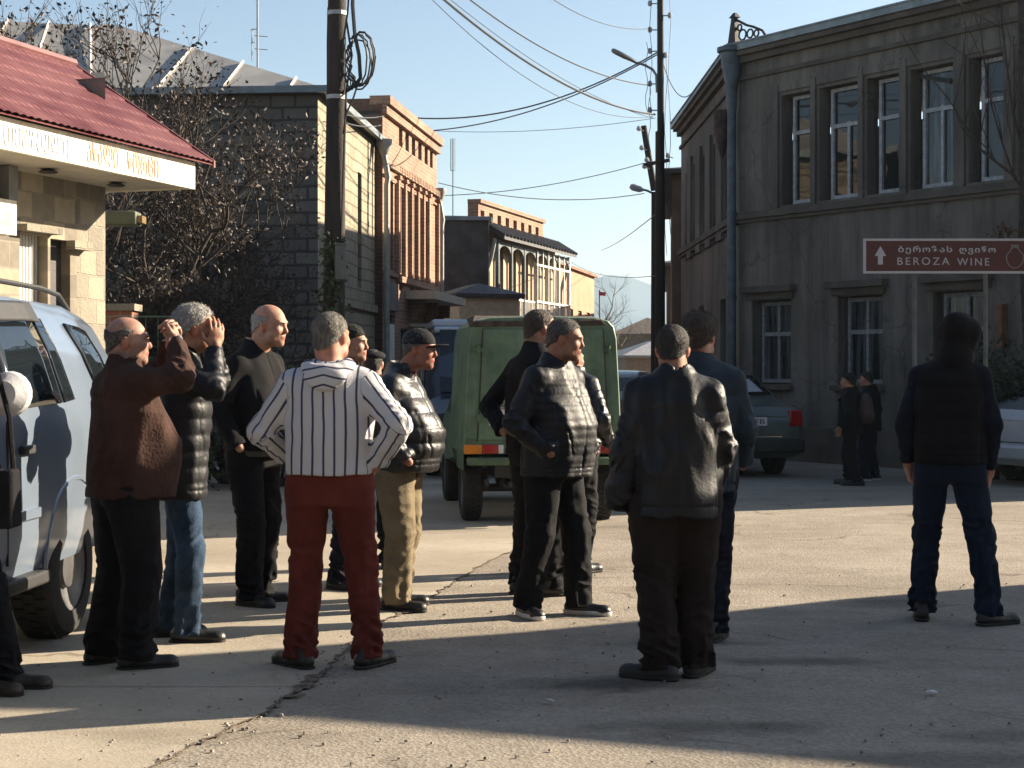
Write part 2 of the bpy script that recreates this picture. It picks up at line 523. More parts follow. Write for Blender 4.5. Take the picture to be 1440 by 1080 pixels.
# small stones and crumbs
pm = MB()
for k in range(420):
    if k < 120:
        q = ep[rnd.randrange(len(ep) // 2)]; x = q[0] + rnd.gauss(.03, .07); y = q[1] + rnd.gauss(0, .07)
    else:
        x, y = gp(rnd.uniform(0, 1440), rnd.uniform(790, 1080))
    r = rnd.uniform(.003, .011)
    n = 5; z0 = .004
    a0 = rnd.random() * 6
    pm.hexa([(x + r * math.cos(a0 + k2 * 1.57) * s, y + r * math.sin(a0 + k2 * 1.57) * s, z) for z, s in ((z0, 1), (z0 + r * .9, .7)) for k2 in range(4)])
tag(pm.build('gravel', M('crumb', (.24, .21, .18), var=.5, scale=3)), kind='stuff', label='loose crumbs of stone on the road')
for (px, py, sx) in [(1310, 978, .026), (772, 990, .022)]:
    x, y = gp(px, py)
    lt = MB(); a = rnd.random() * 3
    pts = [(x + sx * (1 + .3 * rnd.random()) * math.cos(a + t), y + sx * .8 * math.sin(a + t), .012 + .01 * rnd.random()) for t in (0, 1.1, 2.3, 3.3, 4.6)]
    lt.extrude(pts, (0, 0, .004))
    lab = {1310: 'pale scrap of paper lying on the shaded road at right', 772: 'small pale scrap lying beside the black oil stain', 690: 'thin whitish scrap lying in front of the red trousered man'}[px]
    tag(lt.build('litter', M('paper_scrap', (.55, .55, .55), var=.1)), lab, 'litter', 'scraps of litter on the road')

# far hills
hm = M('hill_haze_blue', (.045, .07, .09), var=.3, scale=.01, rough=1, bump=0)  # blue of the distance haze is mixed into the hill colour
hb = MB()
def hill(name, Y, pts, depth):
    b = MB(); n = len(pts)
    prof = [(GX(px, Y), Y, GZ(py, Y)) for px, py in pts]
    for (p, q) in zip(prof[:-1], prof[1:]):
        b.quad((p[0], Y, -1), (q[0], Y, -1), (q[0] * 1.02, Y + depth * .5, q[2] * .55), (p[0] * 1.02, Y + depth * .5, p[2] * .55))
        b.quad((p[0] * 1.02, Y + depth * .5, p[2] * .55), (q[0] * 1.02, Y + depth * .5, q[2] * .55), (q[0] * 1.1, Y + depth, q[2]), (p[0] * 1.1, Y + depth, p[2]))
        b.quad((p[0] * 1.1, Y + depth, p[2]), (q[0] * 1.1, Y + depth, q[2]), (q[0] * 1.3, Y + 2 * depth, -1), (p[0] * 1.3, Y + 2 * depth, -1))
    tag(b.build(name, hm, smooth=True, angle=80), kind='structure')
rr = random.Random(5)
hill('hills', 2600, [(px, 392 - 24 * math.exp(-((px - 880) / 90.) ** 2) + 8 * math.sin(px / 37.) + 40 * min(1, abs(px - 880) / 900.)) for px in range(-300, 1900, 30)], 500)
HAZE = True
if HAZE:
    hz = MB(); hz.box(-2600, 2600, -60, 4200, -1.2, 190)
    hmx = bpy.data.materials.new('haze_air'); hmx.use_nodes = True; nt = hmx.node_tree
    nt.nodes.remove(nt.nodes['Principled BSDF'])
    pv = nt.nodes.new('ShaderNodeVolumePrincipled'); pv.inputs['Color'].default_value = (.62, .82, 1, 1); pv.inputs['Density'].default_value = .0002
    pv.inputs['Anisotropy'].default_value = .3
    nt.links.new(pv.outputs[0], nt.nodes['Material Output'].inputs['Volume'])
    tag(hz.build('haze', hmx), kind='stuff')

# ------------------------------------------------------------------ the building on the right
stucco = M('grey_stucco', (.138, .123, .104), rough=.95, var=.3, scale=1.4, bump=.25, bscale=60, stretch=(1, 1, .3), detail=8, lo=.3, hi=.7, streak=.38, cracks=.35)
stucco_dark = M('grey_stucco_trim', (.092, .078, .063), rough=.95, var=.25, scale=2.5, bump=.3, bscale=60)
zinc = M('zinc_sheet', (.18, .205, .215), rough=.5, var=.25, scale=3, metal=.4, bump=.05)
pipe_m = M('blue_grey_pipe', (.07, .095, .115), rough=.5, var=.3, scale=5, bump=.05)
whitewood = M('worn_white_paint', (.36, .37, .375), rough=.7, var=.25, scale=14, bump=.2)
greywood = M('worn_grey_paint', (.20, .205, .205), rough=.75, var=.3, scale=14, bump=.2)
glass = glass_mat('window_glass')
glass2 = glass_mat('curtained_glass', (.035, .04, .045), rough=.08)
_nt = glass2.node_tree; _tc = node(_nt, 'ShaderNodeTexCoord'); _mp = node(_nt, 'ShaderNodeMapping'); _mp.inputs['Scale'].default_value = (14, 14, .7)
_nz = node(_nt, 'ShaderNodeTexNoise'); setin(_nz, Scale=1.0, Detail=3); _rp = node(_nt, 'ShaderNodeValToRGB'); _rp.color_ramp.elements[0].position = .4; _rp.color_ramp.elements[1].position = .62
_rp.color_ramp.elements[0].color = (.012, .013, .015, 1); _rp.color_ramp.elements[1].color = (.10, .105, .11, 1)
_nt.links.new(_tc.outputs['Object'], _mp.inputs[0]); _nt.links.new(_mp.outputs[0], _nz.inputs['Vector']); _nt.links.new(_nz.outputs['Fac'], _rp.inputs['Fac']); _nt.links.new(_rp.outputs['Color'], _nt.nodes['Principled BSDF'].inputs['Base Color'])
CY = 27.0; CX = GX(1040, CY); U = Vector((1561, -2300)).normalized()
rb = empty('plaster_building', (CX, CY, 0), math.atan2(U.y, U.x))
tag(rb, 'two storey grey stuccoed corner building with tall white windows and zinc roof edge', 'building')


def fs(px):
    q = (px - 720) / F; return (q * CY - CX) / (U.x - q * U.y)
def fz(px, py):
    s = fs(px); return GZ(py, CY + U.y * s)


LEN = 9.3; TOP = GZ(72, CY)
sideL = 8.4; sp = (-.834 * sideL, .5525 * sideL)
A = Wall((0, 0), (LEN, 0)); B = Wall(sp, (0, 0))
zu0, zu1 = fz(1115, 287), fz(1113, 132)
zl0, zl1 = fz(1088, 540), fz(1088, 422)
up = [(fs(a), fs(b), zu0, zu1) for a, b in ((1099, 1139), (1152, 1206), (1219, 1264), (1280, 1340), (1362, 1411))]
lo = [(fs(a), fs(b), zl0, zl1) for a, b in ((1058, 1112), (1178, 1241), (1312, 1389))]
# off-frame continuation of the same rhythm
e0 = up[-1][1]
up += [(e0 + .25, e0 + .85, zu0, zu1), (e0 + 1.1, e0 + 1.85, zu0, zu1)]
mb = MB()
A.panel(mb, 0, TOP - .22, up + lo, reveal=.24)
bz0, bz1 = 3.75, 5.6
sw = [(sideL - d - .62, sideL - d, bz0, bz1) for d in (1.1, 2.6, 4.1, 5.6, 7.0)]
swl = [(sideL - d - .7, sideL - d, 1.3, 2.7) for d in (1.6, 4.6)]
B.panel(mb, 0, TOP - .22, sw + swl, reveal=.22)
C_ = Wall((LEN, 0), (LEN, 7)); C_.panel(mb, 0, TOP - .22)
D_ = Wall((LEN, 7), (sp[0] + 1, 7.0)); D_.panel(mb, 0, TOP - .22)
E_ = Wall((sp[0] + 1, 7), sp); E_.panel(mb, 0, TOP - .22)
mb.build('wall', stucco, rb)
# plinth, string course, frieze mouldings, cornice
tr = MB()
for W_, L_ in ((A, LEN), (B, sideL)):
    e = .0
    W_.box(tr, -.0, L_, zu0 - .16, zu0 - .05, .004, .09)
    W_.box(tr, 0, L_, zu0 - .22, zu0 - .165, .004, .05)
    W_.box(tr, 0, L_, TOP - .50, TOP - .43, .004, .05)
    W_.box(tr, 0, L_, TOP - .22, TOP - .12, -.1, .10)
    W_.box(tr, 0, L_, TOP - .115, TOP - .04, -.1, .18)
tr.build('cornice', stucco_dark, rb)
pl = MB(); A.box(pl, 0, LEN, 0, .55, .005, .06); B.box(pl, 0, sideL, 0, .55, .005, .06); pl.build('plinth', stucco_dark, rb)
for k, (a, b, c, e) in enumerate(up):      # flat pilaster strips and a recessed head round each upper window
    nxt = up[k + 1][0] if k + 1 < len(up) else b + .3
    pi = MB(); A.box(pi, b + .05, nxt - .05, c - .04, e + .18, .003, .045); pi.build('pilaster', stucco, rb); pi = MB()
    A.box(pi, a - .045, b + .045, e + .06, e + .2, .003, .03); pi.build('window_head', stucco, rb)
a0 = up[0][0]; pi = MB(); A.box(pi, a0 - .22, a0 - .05, zu0 - .04, zu1 + .18, .003, .045); pi.build('pilaster', stucco, rb)
for k in range(len(sw) - 1):
    pi = MB(); B.box(pi, sw[k + 1][1] + .08, sw[k][0] - .08, bz0, bz1 + .2, .003, .06); pi.build('pilaster', stucco, rb)
for (a, b, c, e) in lo:                    # hoods and sills of the ground floor windows
    h = MB(); A.box(h, a - .16, b + .12, e + .13, e + .23, .004, .15); A.box(h, a - .1, b + .07, e + .02, e + .125, .004, .06); h.build('window_hood', stucco_dark, rb)
    h = MB(); A.box(h, a - .08, b + .06, c - .09, c - .01, .004, .1); h.build('window_sill', stucco_dark, rb)
for k, (a, b, c, e) in enumerate(up):
    wide = k % 2 == 1
    A.window(rb, a + .1, b - .004, c + .02, e - .02, depth=.2, fr=.055, bars_h=(.66,), bars_v=((.52, 0, .72),) if wide else (), fmat=whitewood, gmat=glass if k != 3 else glass2)
for k, (a, b, c, e) in enumerate(lo):
    A.window(rb, a + .08, b - .03, c + .02, e - .02, depth=.18, fr=.06, bars_h=(.6,), bars_v=(.5,), fmat=greywood, gmat=glass2)
for (a, b, c, e) in sw + swl:
    B.window(rb, a + .03, b - .03, c + .02, e - .02, depth=.2, fr=.05, bars_h=(.64,), fmat=greywood, gmat=glass)
# open vent flap of the fourth window
a, b, c, e = up[3]
fl = MB(); fl.hexa([A.pt(a + .1, e - .12, -.12), A.pt(b, e - .32, .02), A.pt(b, e - .32, .06), A.pt(a + .1, e - .12, -.08), A.pt(a + .1, e - .06, -.12), A.pt(b, e - .24, .02), A.pt(b, e - .24, .06), A.pt(a + .1, e - .06, -.08)])
fl.build('vent_flap', M('dark_wood', (.03, .027, .025), var=.3), rb)
# roof: sheet metal hipped back, with a standing zinc gutter at the edge
rf = MB()
corner = Vector((0, 0)); o = .2
ov = [(LEN + .2, -.2), (LEN + .2, 7.2), (sp[0] + .8, 7.2), (sp[0] - .25, sp[1] - .1), (-.14, -.22)]
rz = TOP - .035
apx = [(LEN - 2.6, 3.4, rz + 1.25), (-2.0, 4.4, rz + 1.25)]
P3 = [(x, y, rz) for x, y in ov]
rf.quad(P3[4], P3[0], apx[0], apx[1]); rf.poly([P3[0], P3[1], apx[0]]); rf.quad(P3[1], P3[2], apx[1], apx[0]); rf.poly([P3[2], P3[3], apx[1]]); rf.poly([P3[3], P3[4], apx[1]])
rf.poly([P3[4], P3[3], P3[2], P3[1], P3[0]])
for k in range(14):                         # standing seams on the front slope
    t = (k + .5) / 14
    p = Vector(P3[4]).lerp(Vector(P3[0]), t); q = Vector(apx[1]).lerp(Vector(apx[0]), t)
    rf.tube([p + Vector((0, 0, .02)), q + Vector((0, 0, .02))], .018, 4)
rf.build('roof', zinc, rb)
gt = MB()
for W_, L_ in ((A, LEN + .2), (B, sideL + .16)):
    W_.box(gt, -.14 if W_ is A else -.1, L_, TOP - .03, TOP + .075, .14, .215)
    W_.box(gt, -.14 if W_ is A else -.1, L_, TOP + .075, TOP + .1, .135, .235)
gt.build('gutter', zinc, rb)
# the corner downpipe with its hopper
cp = A.pt(-.05, 0, .13)
dp = MB()
dp.tube([(cp[0], cp[1], .1), (cp[0], cp[1], TOP - 1.0)], .075, 12)
dp.tube([(cp[0], cp[1], TOP - 1.0), (cp[0], cp[1], TOP - .55), (cp[0], cp[1], TOP - .25), (cp[0], cp[1], TOP - .04)], [.08, .11, .17, .19], 12)
for z in (1.2, 2.6, 4.0): dp.tube([(cp[0], cp[1], z), (cp[0], cp[1], z + .06)], .088, 12)
dp.lathe([(.19, 0), (.24, .02), (.24, .09), (.19, .1)], (cp[0], cp[1], TOP - .04), n=16)
dp.build('downpipe', pipe_m, rb, smooth=True)
bz = MB(); q = A.pt(-.32, 0, .1)
bz.tube([(q[0], q[1], TOP - 1.75), (q[0], q[1], TOP - 1.35), (q[0], q[1], TOP - .95)], [.02, .13, .15], 10)
bz.build('rain_hopper', M('rusty_iron', (.06, .035, .028), var=.4, scale=12), rb, smooth=True)
# pierced iron crest over the corner
iron = M('black_iron', (.018, .016, .016), rough=.6, var=.3)
cr = MB(); z = TOP + .1
def ap_(s, zz, d=.16): return A.pt(s, zz, d)
cr.hexa([ap_(-.05, z - .02, .22), ap_(.14, z - .02, .22), ap_(.14, z - .02, .1), ap_(-.05, z - .02, .1), ap_(.02, z + .42, .2), ap_(.10, z + .42, .2), ap_(.10, z + .42, .12), ap_(.02, z + .42, .12)])
cr.hexa([ap_(-.02, z + .42, .22), ap_(.14, z + .42, .22), ap_(.14, z + .42, .1), ap_(-.02, z + .42, .1), ap_(.04, z + .5, .18), ap_(.09, z + .5, .18), ap_(.09, z + .5, .14), ap_(.04, z + .5, .14)])
cr.tube([ap_(.1, z + .38), ap_(.2, z + .33), ap_(.35, z + .25), ap_(.5, z + .2), ap_(.72, z + .1), ap_(.8, z)], .022, 6)
cr.tube([ap_(.1, z + .0), ap_(.8, z + .0)], .02, 6)
for (sc, zc, r) in ((.25, .11, .085), (.43, .1, .07), (.58, .08, .055), (.18, .24, .05)):
    cr.tube([ap_(sc + r * math.cos(t * .5236), z + zc + r * math.sin(t * .5236)) for t in range(13)], .016, 5, caps=False)
cr.build('roof_crest', iron, rb)
# small orange-brown wall box by the third window
lq = fs(1414); lm = MB()
A.box(lm, lq - .07, lq + .05, 1.75, 2.35, .005, .14)
lm.build('meter_box', M('orange_box', (.16, .085, .045), var=.3), rb)

# ---- the houses beyond it on the right side of the street
def simple_house(name, label, loc, rz, L_, D_, H, wm, rm, wins=(), over=.2, roofrise=.6, cat='house', wf=greywood):
    t = empty(name, (*loc, 0), rz); tag(t, label, cat)
    W1 = Wall((0, 0), (L_, 0)); W2 = Wall((L_, 0), (L_, D_)); W3 = Wall((L_, D_), (0, D_)); W4 = Wall((0, D_), (0, 0))
    m = MB(); W1.panel(m, 0, H, wins, .15); W2.panel(m, 0, H); W3.panel(m, 0, H); W4.panel(m, 0, H); m.build('wall', wm, t)
    for o in wins: W1.window(t, o[0] + .02, o[1] - .02, o[2] + .02, o[3] - .02, .12, .05, (.6,), (.5,), wf, glass)
    r = MB(); o = over
    z0 = H + .002
    r.box(-o, L_ + o, -o, D_ + o, z0, z0 + .1)
    a = [(-o, -o, z0 + .1), (L_ + o, -o, z0 + .1), (L_ + o, D_ + o, z0 + .1), (-o, D_ + o, z0 + .1)]
    k = min(D_, L_) / 2
    b1, b2 = ((k, D_ / 2, z0 + .1 + roofrise), (L_ - k, D_ / 2, z0 + .1 + roofrise)) if L_ >= D_ else ((L_ / 2, k, z0 + .1 + roofrise), (L_ / 2, D_ - k, z0 + .1 + roofrise))
    if L_ >= D_:
        r.quad(a[0], a[1], b2, b1); r.poly([a[1], a[2], b2]); r.quad(a[2], a[3], b1, b2); r.poly([a[3], a[0], b1])
    else:
        r.poly([a[0], a[1], b1]); r.quad(a[1], a[2], b2, b1); r.poly([a[2], a[3], b2]); r.quad(a[3], a[0], b1, b2)
    r.build('roof', rm, t)
    return t, W1


roofdark = M('dark_roof_sheet', (.06, .058, .06), rough=.6, var=.3)
for (x_, w_, h_, lb) in ((-22, 11, 8.5, 'tall unseen dark house added behind the camera on the left to block sky light'), (-10.6, 12, 9.5, 'tallest unseen dark house added behind the camera to block sky light'), (1.8, 13, 8.8, 'wide unseen dark house added behind the camera to block sky light'), (15.2, 12, 9.2, 'unseen dark house added behind the camera on the right to block sky light')):  # unseen row of dark houses, added to cut the sky light from behind
    simple_house('sky_blocker_house', lb, (x_ + w_, -7.5), R(180), w_, 8, h_, M('umber_stucco', (.085, .07, .055), rough=.95, var=.25, scale=1.5, streak=.3), M('dark_roof_sheet', (.06, .058, .06), rough=.6, var=.3),
                 wins=[(1 + 2.4 * k, 2 + 2.4 * k, z_, z_ + 1.7) for k in range(4) for z_ in (1.1, 4.6)])
brown_st = M('brown_stucco', (.17, .125, .09), rough=.95, var=.25, scale=2)
t, _w = simple_house('rear_house', 'dark brown house with a deep eave standing behind the grey stuccoed building', (GX(943, 46.5), 46.5), math.atan2(36 - 46.5, GX(945, 36) - GX(943, 46.5)), 10.5, 6, 5.75, brown_st, roofdark,
             wins=[(1 + 2.2 * k, 1.9 + 2.2 * k, 3.2, 4.8) for k in range(4)], over=.3)
bk = MB()
for k in range(2): bk.hexa([(10.2 - k * .5, -.02, 4.9), (10.35 - k * .5, -.02, 4.9), (10.35 - k * .5, .1, 4.9), (10.2 - k * .5, .1, 4.9), (10.2 - k * .5, -.28, 5.48), (10.35 - k * .5, -.28, 5.48), (10.35 - k * .5, .1, 5.48), (10.2 - k * .5, .1, 5.48)])
bk.build('eave_bracket', stucco_dark, t)
simple_house('low_house', 'low dark house with a flat porch roof beyond the brown house', (GX(937, 66), 66), math.atan2(50 - 66, GX(939, 50) - GX(937, 66)), 16, 6, 4.6, stucco_dark, roofdark,
             wins=[(1 + 3 * k, 2 + 3 * k, 1.2, 2.8) for k in range(4)], over=.5)
# ------------------------------------------------------------------ the shop with the red roof, left
FD = Vector((.314, .949)).normalized()
shop_o = Vector((-3.10, 16.0)) - FD * 6.0
shop = empty('shop', (shop_o.x, shop_o.y, 0), math.atan2(FD.y, FD.x))
tag(shop, 'small stone fronted shop with red metal tile roof and lettered white canopy', 'shop')
# local frame: x along the front away from us (canopy corner at x = 6), y inwards, z up
FB, FT = 3.215, 3.475
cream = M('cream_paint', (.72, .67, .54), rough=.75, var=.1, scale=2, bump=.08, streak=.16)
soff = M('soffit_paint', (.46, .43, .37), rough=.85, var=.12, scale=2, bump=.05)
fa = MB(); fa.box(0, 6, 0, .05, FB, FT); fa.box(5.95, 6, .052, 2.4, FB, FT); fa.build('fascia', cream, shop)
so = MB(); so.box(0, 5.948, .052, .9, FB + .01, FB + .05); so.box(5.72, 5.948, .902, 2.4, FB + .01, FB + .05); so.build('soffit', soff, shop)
for sx in (4.2, 5.3):
    l = MB(); l.lathe([(.07, 0), (.09, .012), (.05, .03), (.02, .035)], (sx, .45, FB - .03), n=14); l.build('downlight', iron, shop)
# patchwork stone wall, set back under the canopy
stone_m, nt, bb = new_mat('patchwork_stone')
L = nt.links.new
tc = node(nt, 'ShaderNodeTexCoord'); sx = node(nt, 'ShaderNodeSeparateXYZ'); L(tc.outputs['Object'], sx.inputs[0])
ad = node(nt, 'ShaderNodeMath', operation='ADD'); L(sx.outputs['X'], ad.inputs[0]); L(sx.outputs['Y'], ad.inputs[1])
cbn = node(nt, 'ShaderNodeCombineXYZ'); L(ad.outputs[0], cbn.inputs['X']); L(sx.outputs['Z'], cbn.inputs['Y'])
br = node(nt, 'ShaderNodeTexBrick'); br.offset = .5; setin(br, Scale=1.0, Bias=-.1)
br.inputs['Brick Width'].default_value = .34; br.inputs['Row Height'].default_value = .235; br.inputs['Mortar Size'].default_value = .008
br.inputs['Color1'].default_value = (.36, .32, .25, 1); br.inputs['Color2'].default_value = (.10, .095, .095, 1); br.inputs['Mortar'].default_value = (.25, .23, .2, 1)
L(cbn.outputs[0], br.inputs['Vector'])
nz = node(nt, 'ShaderNodeTexNoise'); setin(nz, Scale=9, Detail=6); L(tc.outputs['Object'], nz.inputs['Vector'])
rp = node(nt, 'ShaderNodeValToRGB'); rp.color_ramp.elements[0].color = (.6, .58, .55, 1); rp.color_ramp.elements[1].color = (1.15, 1.1, 1, 1); L(nz.outputs['Fac'], rp.inputs['Fac'])
mx = node(nt, 'ShaderNodeMix', data_type='RGBA', blend_type='MULTIPLY'); mx.inputs['Factor'].default_value = 1; L(br.outputs['Color'], mx.inputs[6]); L(rp.outputs['Color'], mx.inputs[7])
L(mx.outputs[2], bb.inputs['Base Color']); setin(bb, Roughness=.9)
bp = node(nt, 'ShaderNodeBump'); setin(bp, Strength=.5, Distance=.02); L(nz.outputs['Fac'], bp.inputs['Height']); L(bp.outputs['Normal'], bb.inputs['Normal'])
lightstone = brick_mat('light_stone', (.34, .295, .22), (.18, .162, .135), (.28, .25, .2), bw=.27, bh=.24, ms=.012, bump=1.0, var=.35)
SB = .8
WF = Wall((0, SB), (5.67, SB)); WS = Wall((5.67, SB), (5.67, 4.2))
tw = lambda t: 6 - t
ops = [(tw(1.72), tw(1.29), 1.25, 2.68), (tw(1.25), tw(.93), 0, 2.66)]
m_ = MB(); WF.panel(m_, 0, FB + .05, ops, .16, s1=5.18); m_.build('wall', stone_m, shop)
m_ = MB(); WF.panel(m_, 0, FB + .05, s0=5.18); WS.panel(m_, 0, 4.3); Wall((5.67, 4.2), (0, 4.2)).panel(m_, 0, 4.3); Wall((0, 4.2), (0, SB)).panel(m_, 0, 4.3)
m_.build('corner_pier', lightstone, shop)
sh = MB(); a, b, c, e = ops[0]
WF.box(sh, a, b, c, e, -.15, -.13)
n = 9
for k in range(n):
    s0 = a + (b - a) * (k + .15) / n; WF.box(sh, s0, s0 + (b - a) / n * .6, c, e, -.128, -.105)
sh.build('window_shutter', M('white_metal', (.6, .58, .53), rough=.5, var=.1), shop)
d_ = MB(); a, b, c, e = ops[1]; WF.box(d_, a, b, 0, e, -.15, -.1); d_.build('door', M('dark_door', (.05, .045, .045), rough=.5), shop)
sl = MB(); WF.box(sl, ops[0][0] - .06, ops[0][1] + .06, 2.69, 2.75, .003, .12); WF.box(sl, 5.0, 5.3, 2.58, 2.66, .003, .1); sl.build('lintel', lightstone, shop)
lp = MB(); WF.box(lp, tw(3.3), tw(2.05), 2.62, 2.92, .01, .2); lp.build('sign_box', cream, shop)
lp = MB(); WF.box(lp, tw(2.42), tw(2.15), 2.70, 2.84, .202, .206); lp.build('sign_panel', M('orange_print', (.62, .48, .34)), shop)
lp = MB(); WF.box(lp, tw(2.16), tw(2.03), 2.92, FB + .005, .03, .2); lp.build('sign_post', M('grey_post', (.2, .2, .19)), shop)
# metal tile roof: pressed waves down the slope, a step at each course
RS = math.tan(R(33.5)); RD = 1.62
def roof_pt(u, v, h=0):                      # u along the eave, v up the slope (horizontal distance)
    return (u, -.07 + v, FT + .012 + v * RS + h)
rm = MB(); nu, nv = 500, 96
UL = 6.25
for j in range(nv + 1):
    v = RD * j / nv
    stp = .015 * (1 - ((v * 1.2) % .30) / .30)
    for i in range(nu + 1):
        u = UL * i / nu
        rm.v.append(roof_pt(u, v, stp + .015 * abs(math.sin(math.pi * u / .105))))
for j in range(nv):
    for i in range(nu):
        k = j * (nu + 1) + i; rm.f.append((k, k + 1, k + nu + 2, k + nu + 1))
b0 = len(rm.v)
rp_ = [roof_pt(0, RD), roof_pt(UL, RD)]
rm.quad(rp_[0], rp_[1], (UL, 4.4, 3.3), (0, 4.4, 3.3))
rm.quad(roof_pt(0, 0, -.012), roof_pt(UL, 0, -.012), roof_pt(UL, RD, -.012), roof_pt(0, RD, -.012))
redm = M('red_roof_paint', (.125, .030, .034), rough=.5, var=.25, scale=1.6, bump=.05, spec=.4, col2=(.18, .072, .07))
roof = rm.build('roof', redm, shop, smooth=True, angle=30)
rg = MB(); rg.tube([(-.0, -.07 + RD, FT + .03 + RD * RS), (UL + .01, -.07 + RD, FT + .03 + RD * RS)], .06, 8); rg.build('ridge_cap', redm, roof, smooth=True)
vg = MB(); vg.hexa([(UL, -.07, FT - .02), (UL + .03, -.07, FT - .02), (UL + .03, -.07 + RD, FT + RD * RS - .02), (UL, -.07 + RD, FT + RD * RS - .02), (UL, -.07, FT + .05), (UL + .03, -.07, FT + .05), (UL + .03, -.07 + RD, FT + RD * RS + .05), (UL, -.07 + RD, FT + RD * RS + .05)])
vg.build('verge_trim', redm, roof)
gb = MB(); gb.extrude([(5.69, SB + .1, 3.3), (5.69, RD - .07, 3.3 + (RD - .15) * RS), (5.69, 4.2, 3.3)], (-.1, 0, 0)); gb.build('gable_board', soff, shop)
flue = empty('chimney', (GX(137, 18.5), 18.5, 0), .3); tag(flue, 'pale rendered chimney stack rising behind the right slope of the red roof', 'chimney')
q = MB(); q.box(-.062, .062, -.062, .062, 0, 4.74); q.build('stack', cream, flue, bevel=.01); q = MB(); q.box(-.075, .075, -.075, .075, 4.741, 4.80); q.build('cap', soff, flue)
# painted lettering on the fascia
ff = Wall((0, 0), (6, 0))
def mtav(s): return ''.join(chr(ord(c) - 0x10D0 + 0x1C90) if 0x10D0 <= ord(c) <= 0x10FA else c for c in s)
def fasc(px):                                # distance along the fascia at a column of the photograph
    q = (px - 720) / F
    return 6 - (-3.10 - q * 16) / (.314 - q * .949)
bluep = M('faded_blue_paint', (.40, .44, .49), rough=.8, var=.25, scale=12)
redp = M('faded_red_paint', (.64, .30, .21), rough=.8, var=.25, scale=12)
for word, x0, x1, mt, dz in ((mtav('თევზეული'), 5, 97, bluep, .03), (mtav('ახალი'), 121, 166, redp, .035), (mtav('ხორცი'), 179, 223, redp, .03)):
    s0, s1 = fasc(x0), fasc(x1)
    text_mesh(word, .19, 'lettering', mt, shop, uvframe(ff, s0, FB + dz, .002), width=s1 - s0, depth=.004, bold=.012)
# brick gate pier, wire fence and small box lamp between the shop and the trees
redbrick = brick_mat('red_brick', (.30, .12, .07), (.22, .085, .05), (.26, .22, .18), bump=.7)
x, y = GX(170, 19.5), 19.5
gp_ = empty('gate_pier', (x, y, 0)); tag(gp_, 'weathered red brick pier overgrown with leaves behind the white car', 'brick pier')
q = MB(); q.box(-.17, .17, -.17, .17, 0, 2.15); q.build('shaft', redbrick, gp_); q = MB(); q.box(-.21, .21, -.21, .21, 2.15, 2.23); q.build('cap', lightstone, gp_)
fe = empty('wire_fence', (GX(152, 20), 20, 0)); tag(fe, 'thin green metal fence with upright posts in front of the leafy tree', 'fence')
fm = M('fence_green', (.16, .22, .13), rough=.6)
for k in range(2):
    q = MB(); q.box(k * .9 - .025, k * 1.1 + .025, -.02, .02, 0, 2.2); q.build('post', fm, fe)
q = MB()
for z in (.4, 1.0, 1.6, 2.1): q.tube([(0, .03, z), (.9, .03, z)], .012, 5)
for k in range(7): q.tube([(.15 * k, .045, .1), (.15 * k, .045, 2.1)], .006, 4)
q.build('wire_panel', fm, fe)
bl = empty('box_lamp', (GX(150, 18.3), 18.3, GZ(318, 18.3))); tag(bl, 'olive green box lamp on an arm behind the stone pier of the shop', 'lamp')
q = MB(); q.box(0, .36, -.14, .14, 0, .16); q.build('housing', M('olive_paint', (.09, .10, .06), rough=.6), bl, bevel=.02)
q = MB(); q.tube([(-.6, 0, .1), (.02, 0, .1)], .02, 6); q.build('arm', iron, bl)
q = MB(); q.box(.36, .42, -.1, .1, .03, .11); q.build('lens', M('dull_lens', (.2, .13, .05), rough=.3), bl)

# ------------------------------------------------------------------ the block house
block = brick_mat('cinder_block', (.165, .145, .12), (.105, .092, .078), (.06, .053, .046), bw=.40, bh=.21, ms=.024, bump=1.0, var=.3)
block_pale = brick_mat('pale_stone_block', (.335, .29, .205), (.27, .23, .16), (.17, .145, .105), bw=.42, bh=.21, ms=.018, bump=.9, var=.2)  # yellowish stone of the street front, paler than the cinder block
HY = 26.0; HX = GX(447, HY); HD = Vector((.078, 1)).normalized()
bh_ = empty('block_house', (HX, HY, 0), math.atan2(HD.y, HD.x))
tag(bh_, 'grey concrete block house with low sheet metal roof behind the leafy tree', 'house')
HT = GZ(127, HY)
W1 = Wall((0, 0), (6.0, 0)); W4 = Wall((-.0, 9.5), (0, 0)); W3 = Wall((6.0, 9.5), (0, 9.5)); W2 = Wall((6.0, 0), (6.0, 9.5))
def hs(px): q = (px - 720) / F; return (q * HY - HX) / (HD.x - q * HD.y)
sls = [(hs(461), hs(466), 2.9, 5.0), (hs(503), hs(508.5), 2.95, 5.05), (hs(488), hs(496), 0, 2.1)]
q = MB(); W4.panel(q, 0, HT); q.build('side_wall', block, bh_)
q = MB(); W1.panel(q, 0, HT, sls, .2); W2.panel(q, 0, HT); W3.panel(q, 0, HT); q.build('wall', block_pale, bh_)
darkwood = M('old_dark_wood', (.035, .03, .026), var=.3)
for k, o_ in enumerate(sls[:2]): W1.window(bh_, o_[0] + .01, o_[1] - .01, o_[2], o_[3], .16, .04, (.6,), (), darkwood, glass)
q = MB(); a, b, c, e = sls[2]; W1.box(q, a, b, c, e, -.19, -.12); q.build('door', darkwood, bh_)
q = MB(); W1.box(q, 0, 6.0, 2.55, 2.7, .003, .06); q.build('string_course', block_pale, bh_)
roofm = M('grey_roof_sheet', (.33, .315, .29), rough=.55, var=.25, scale=1.2, col2=(.41, .39, .355), bump=.08)
q = MB(); ro = .12
ea = [(-ro, -ro, HT + .02), (6.1, -ro, HT + .02), (6.1, 9.6, HT + .02), (-ro, 9.6, HT + .02)]
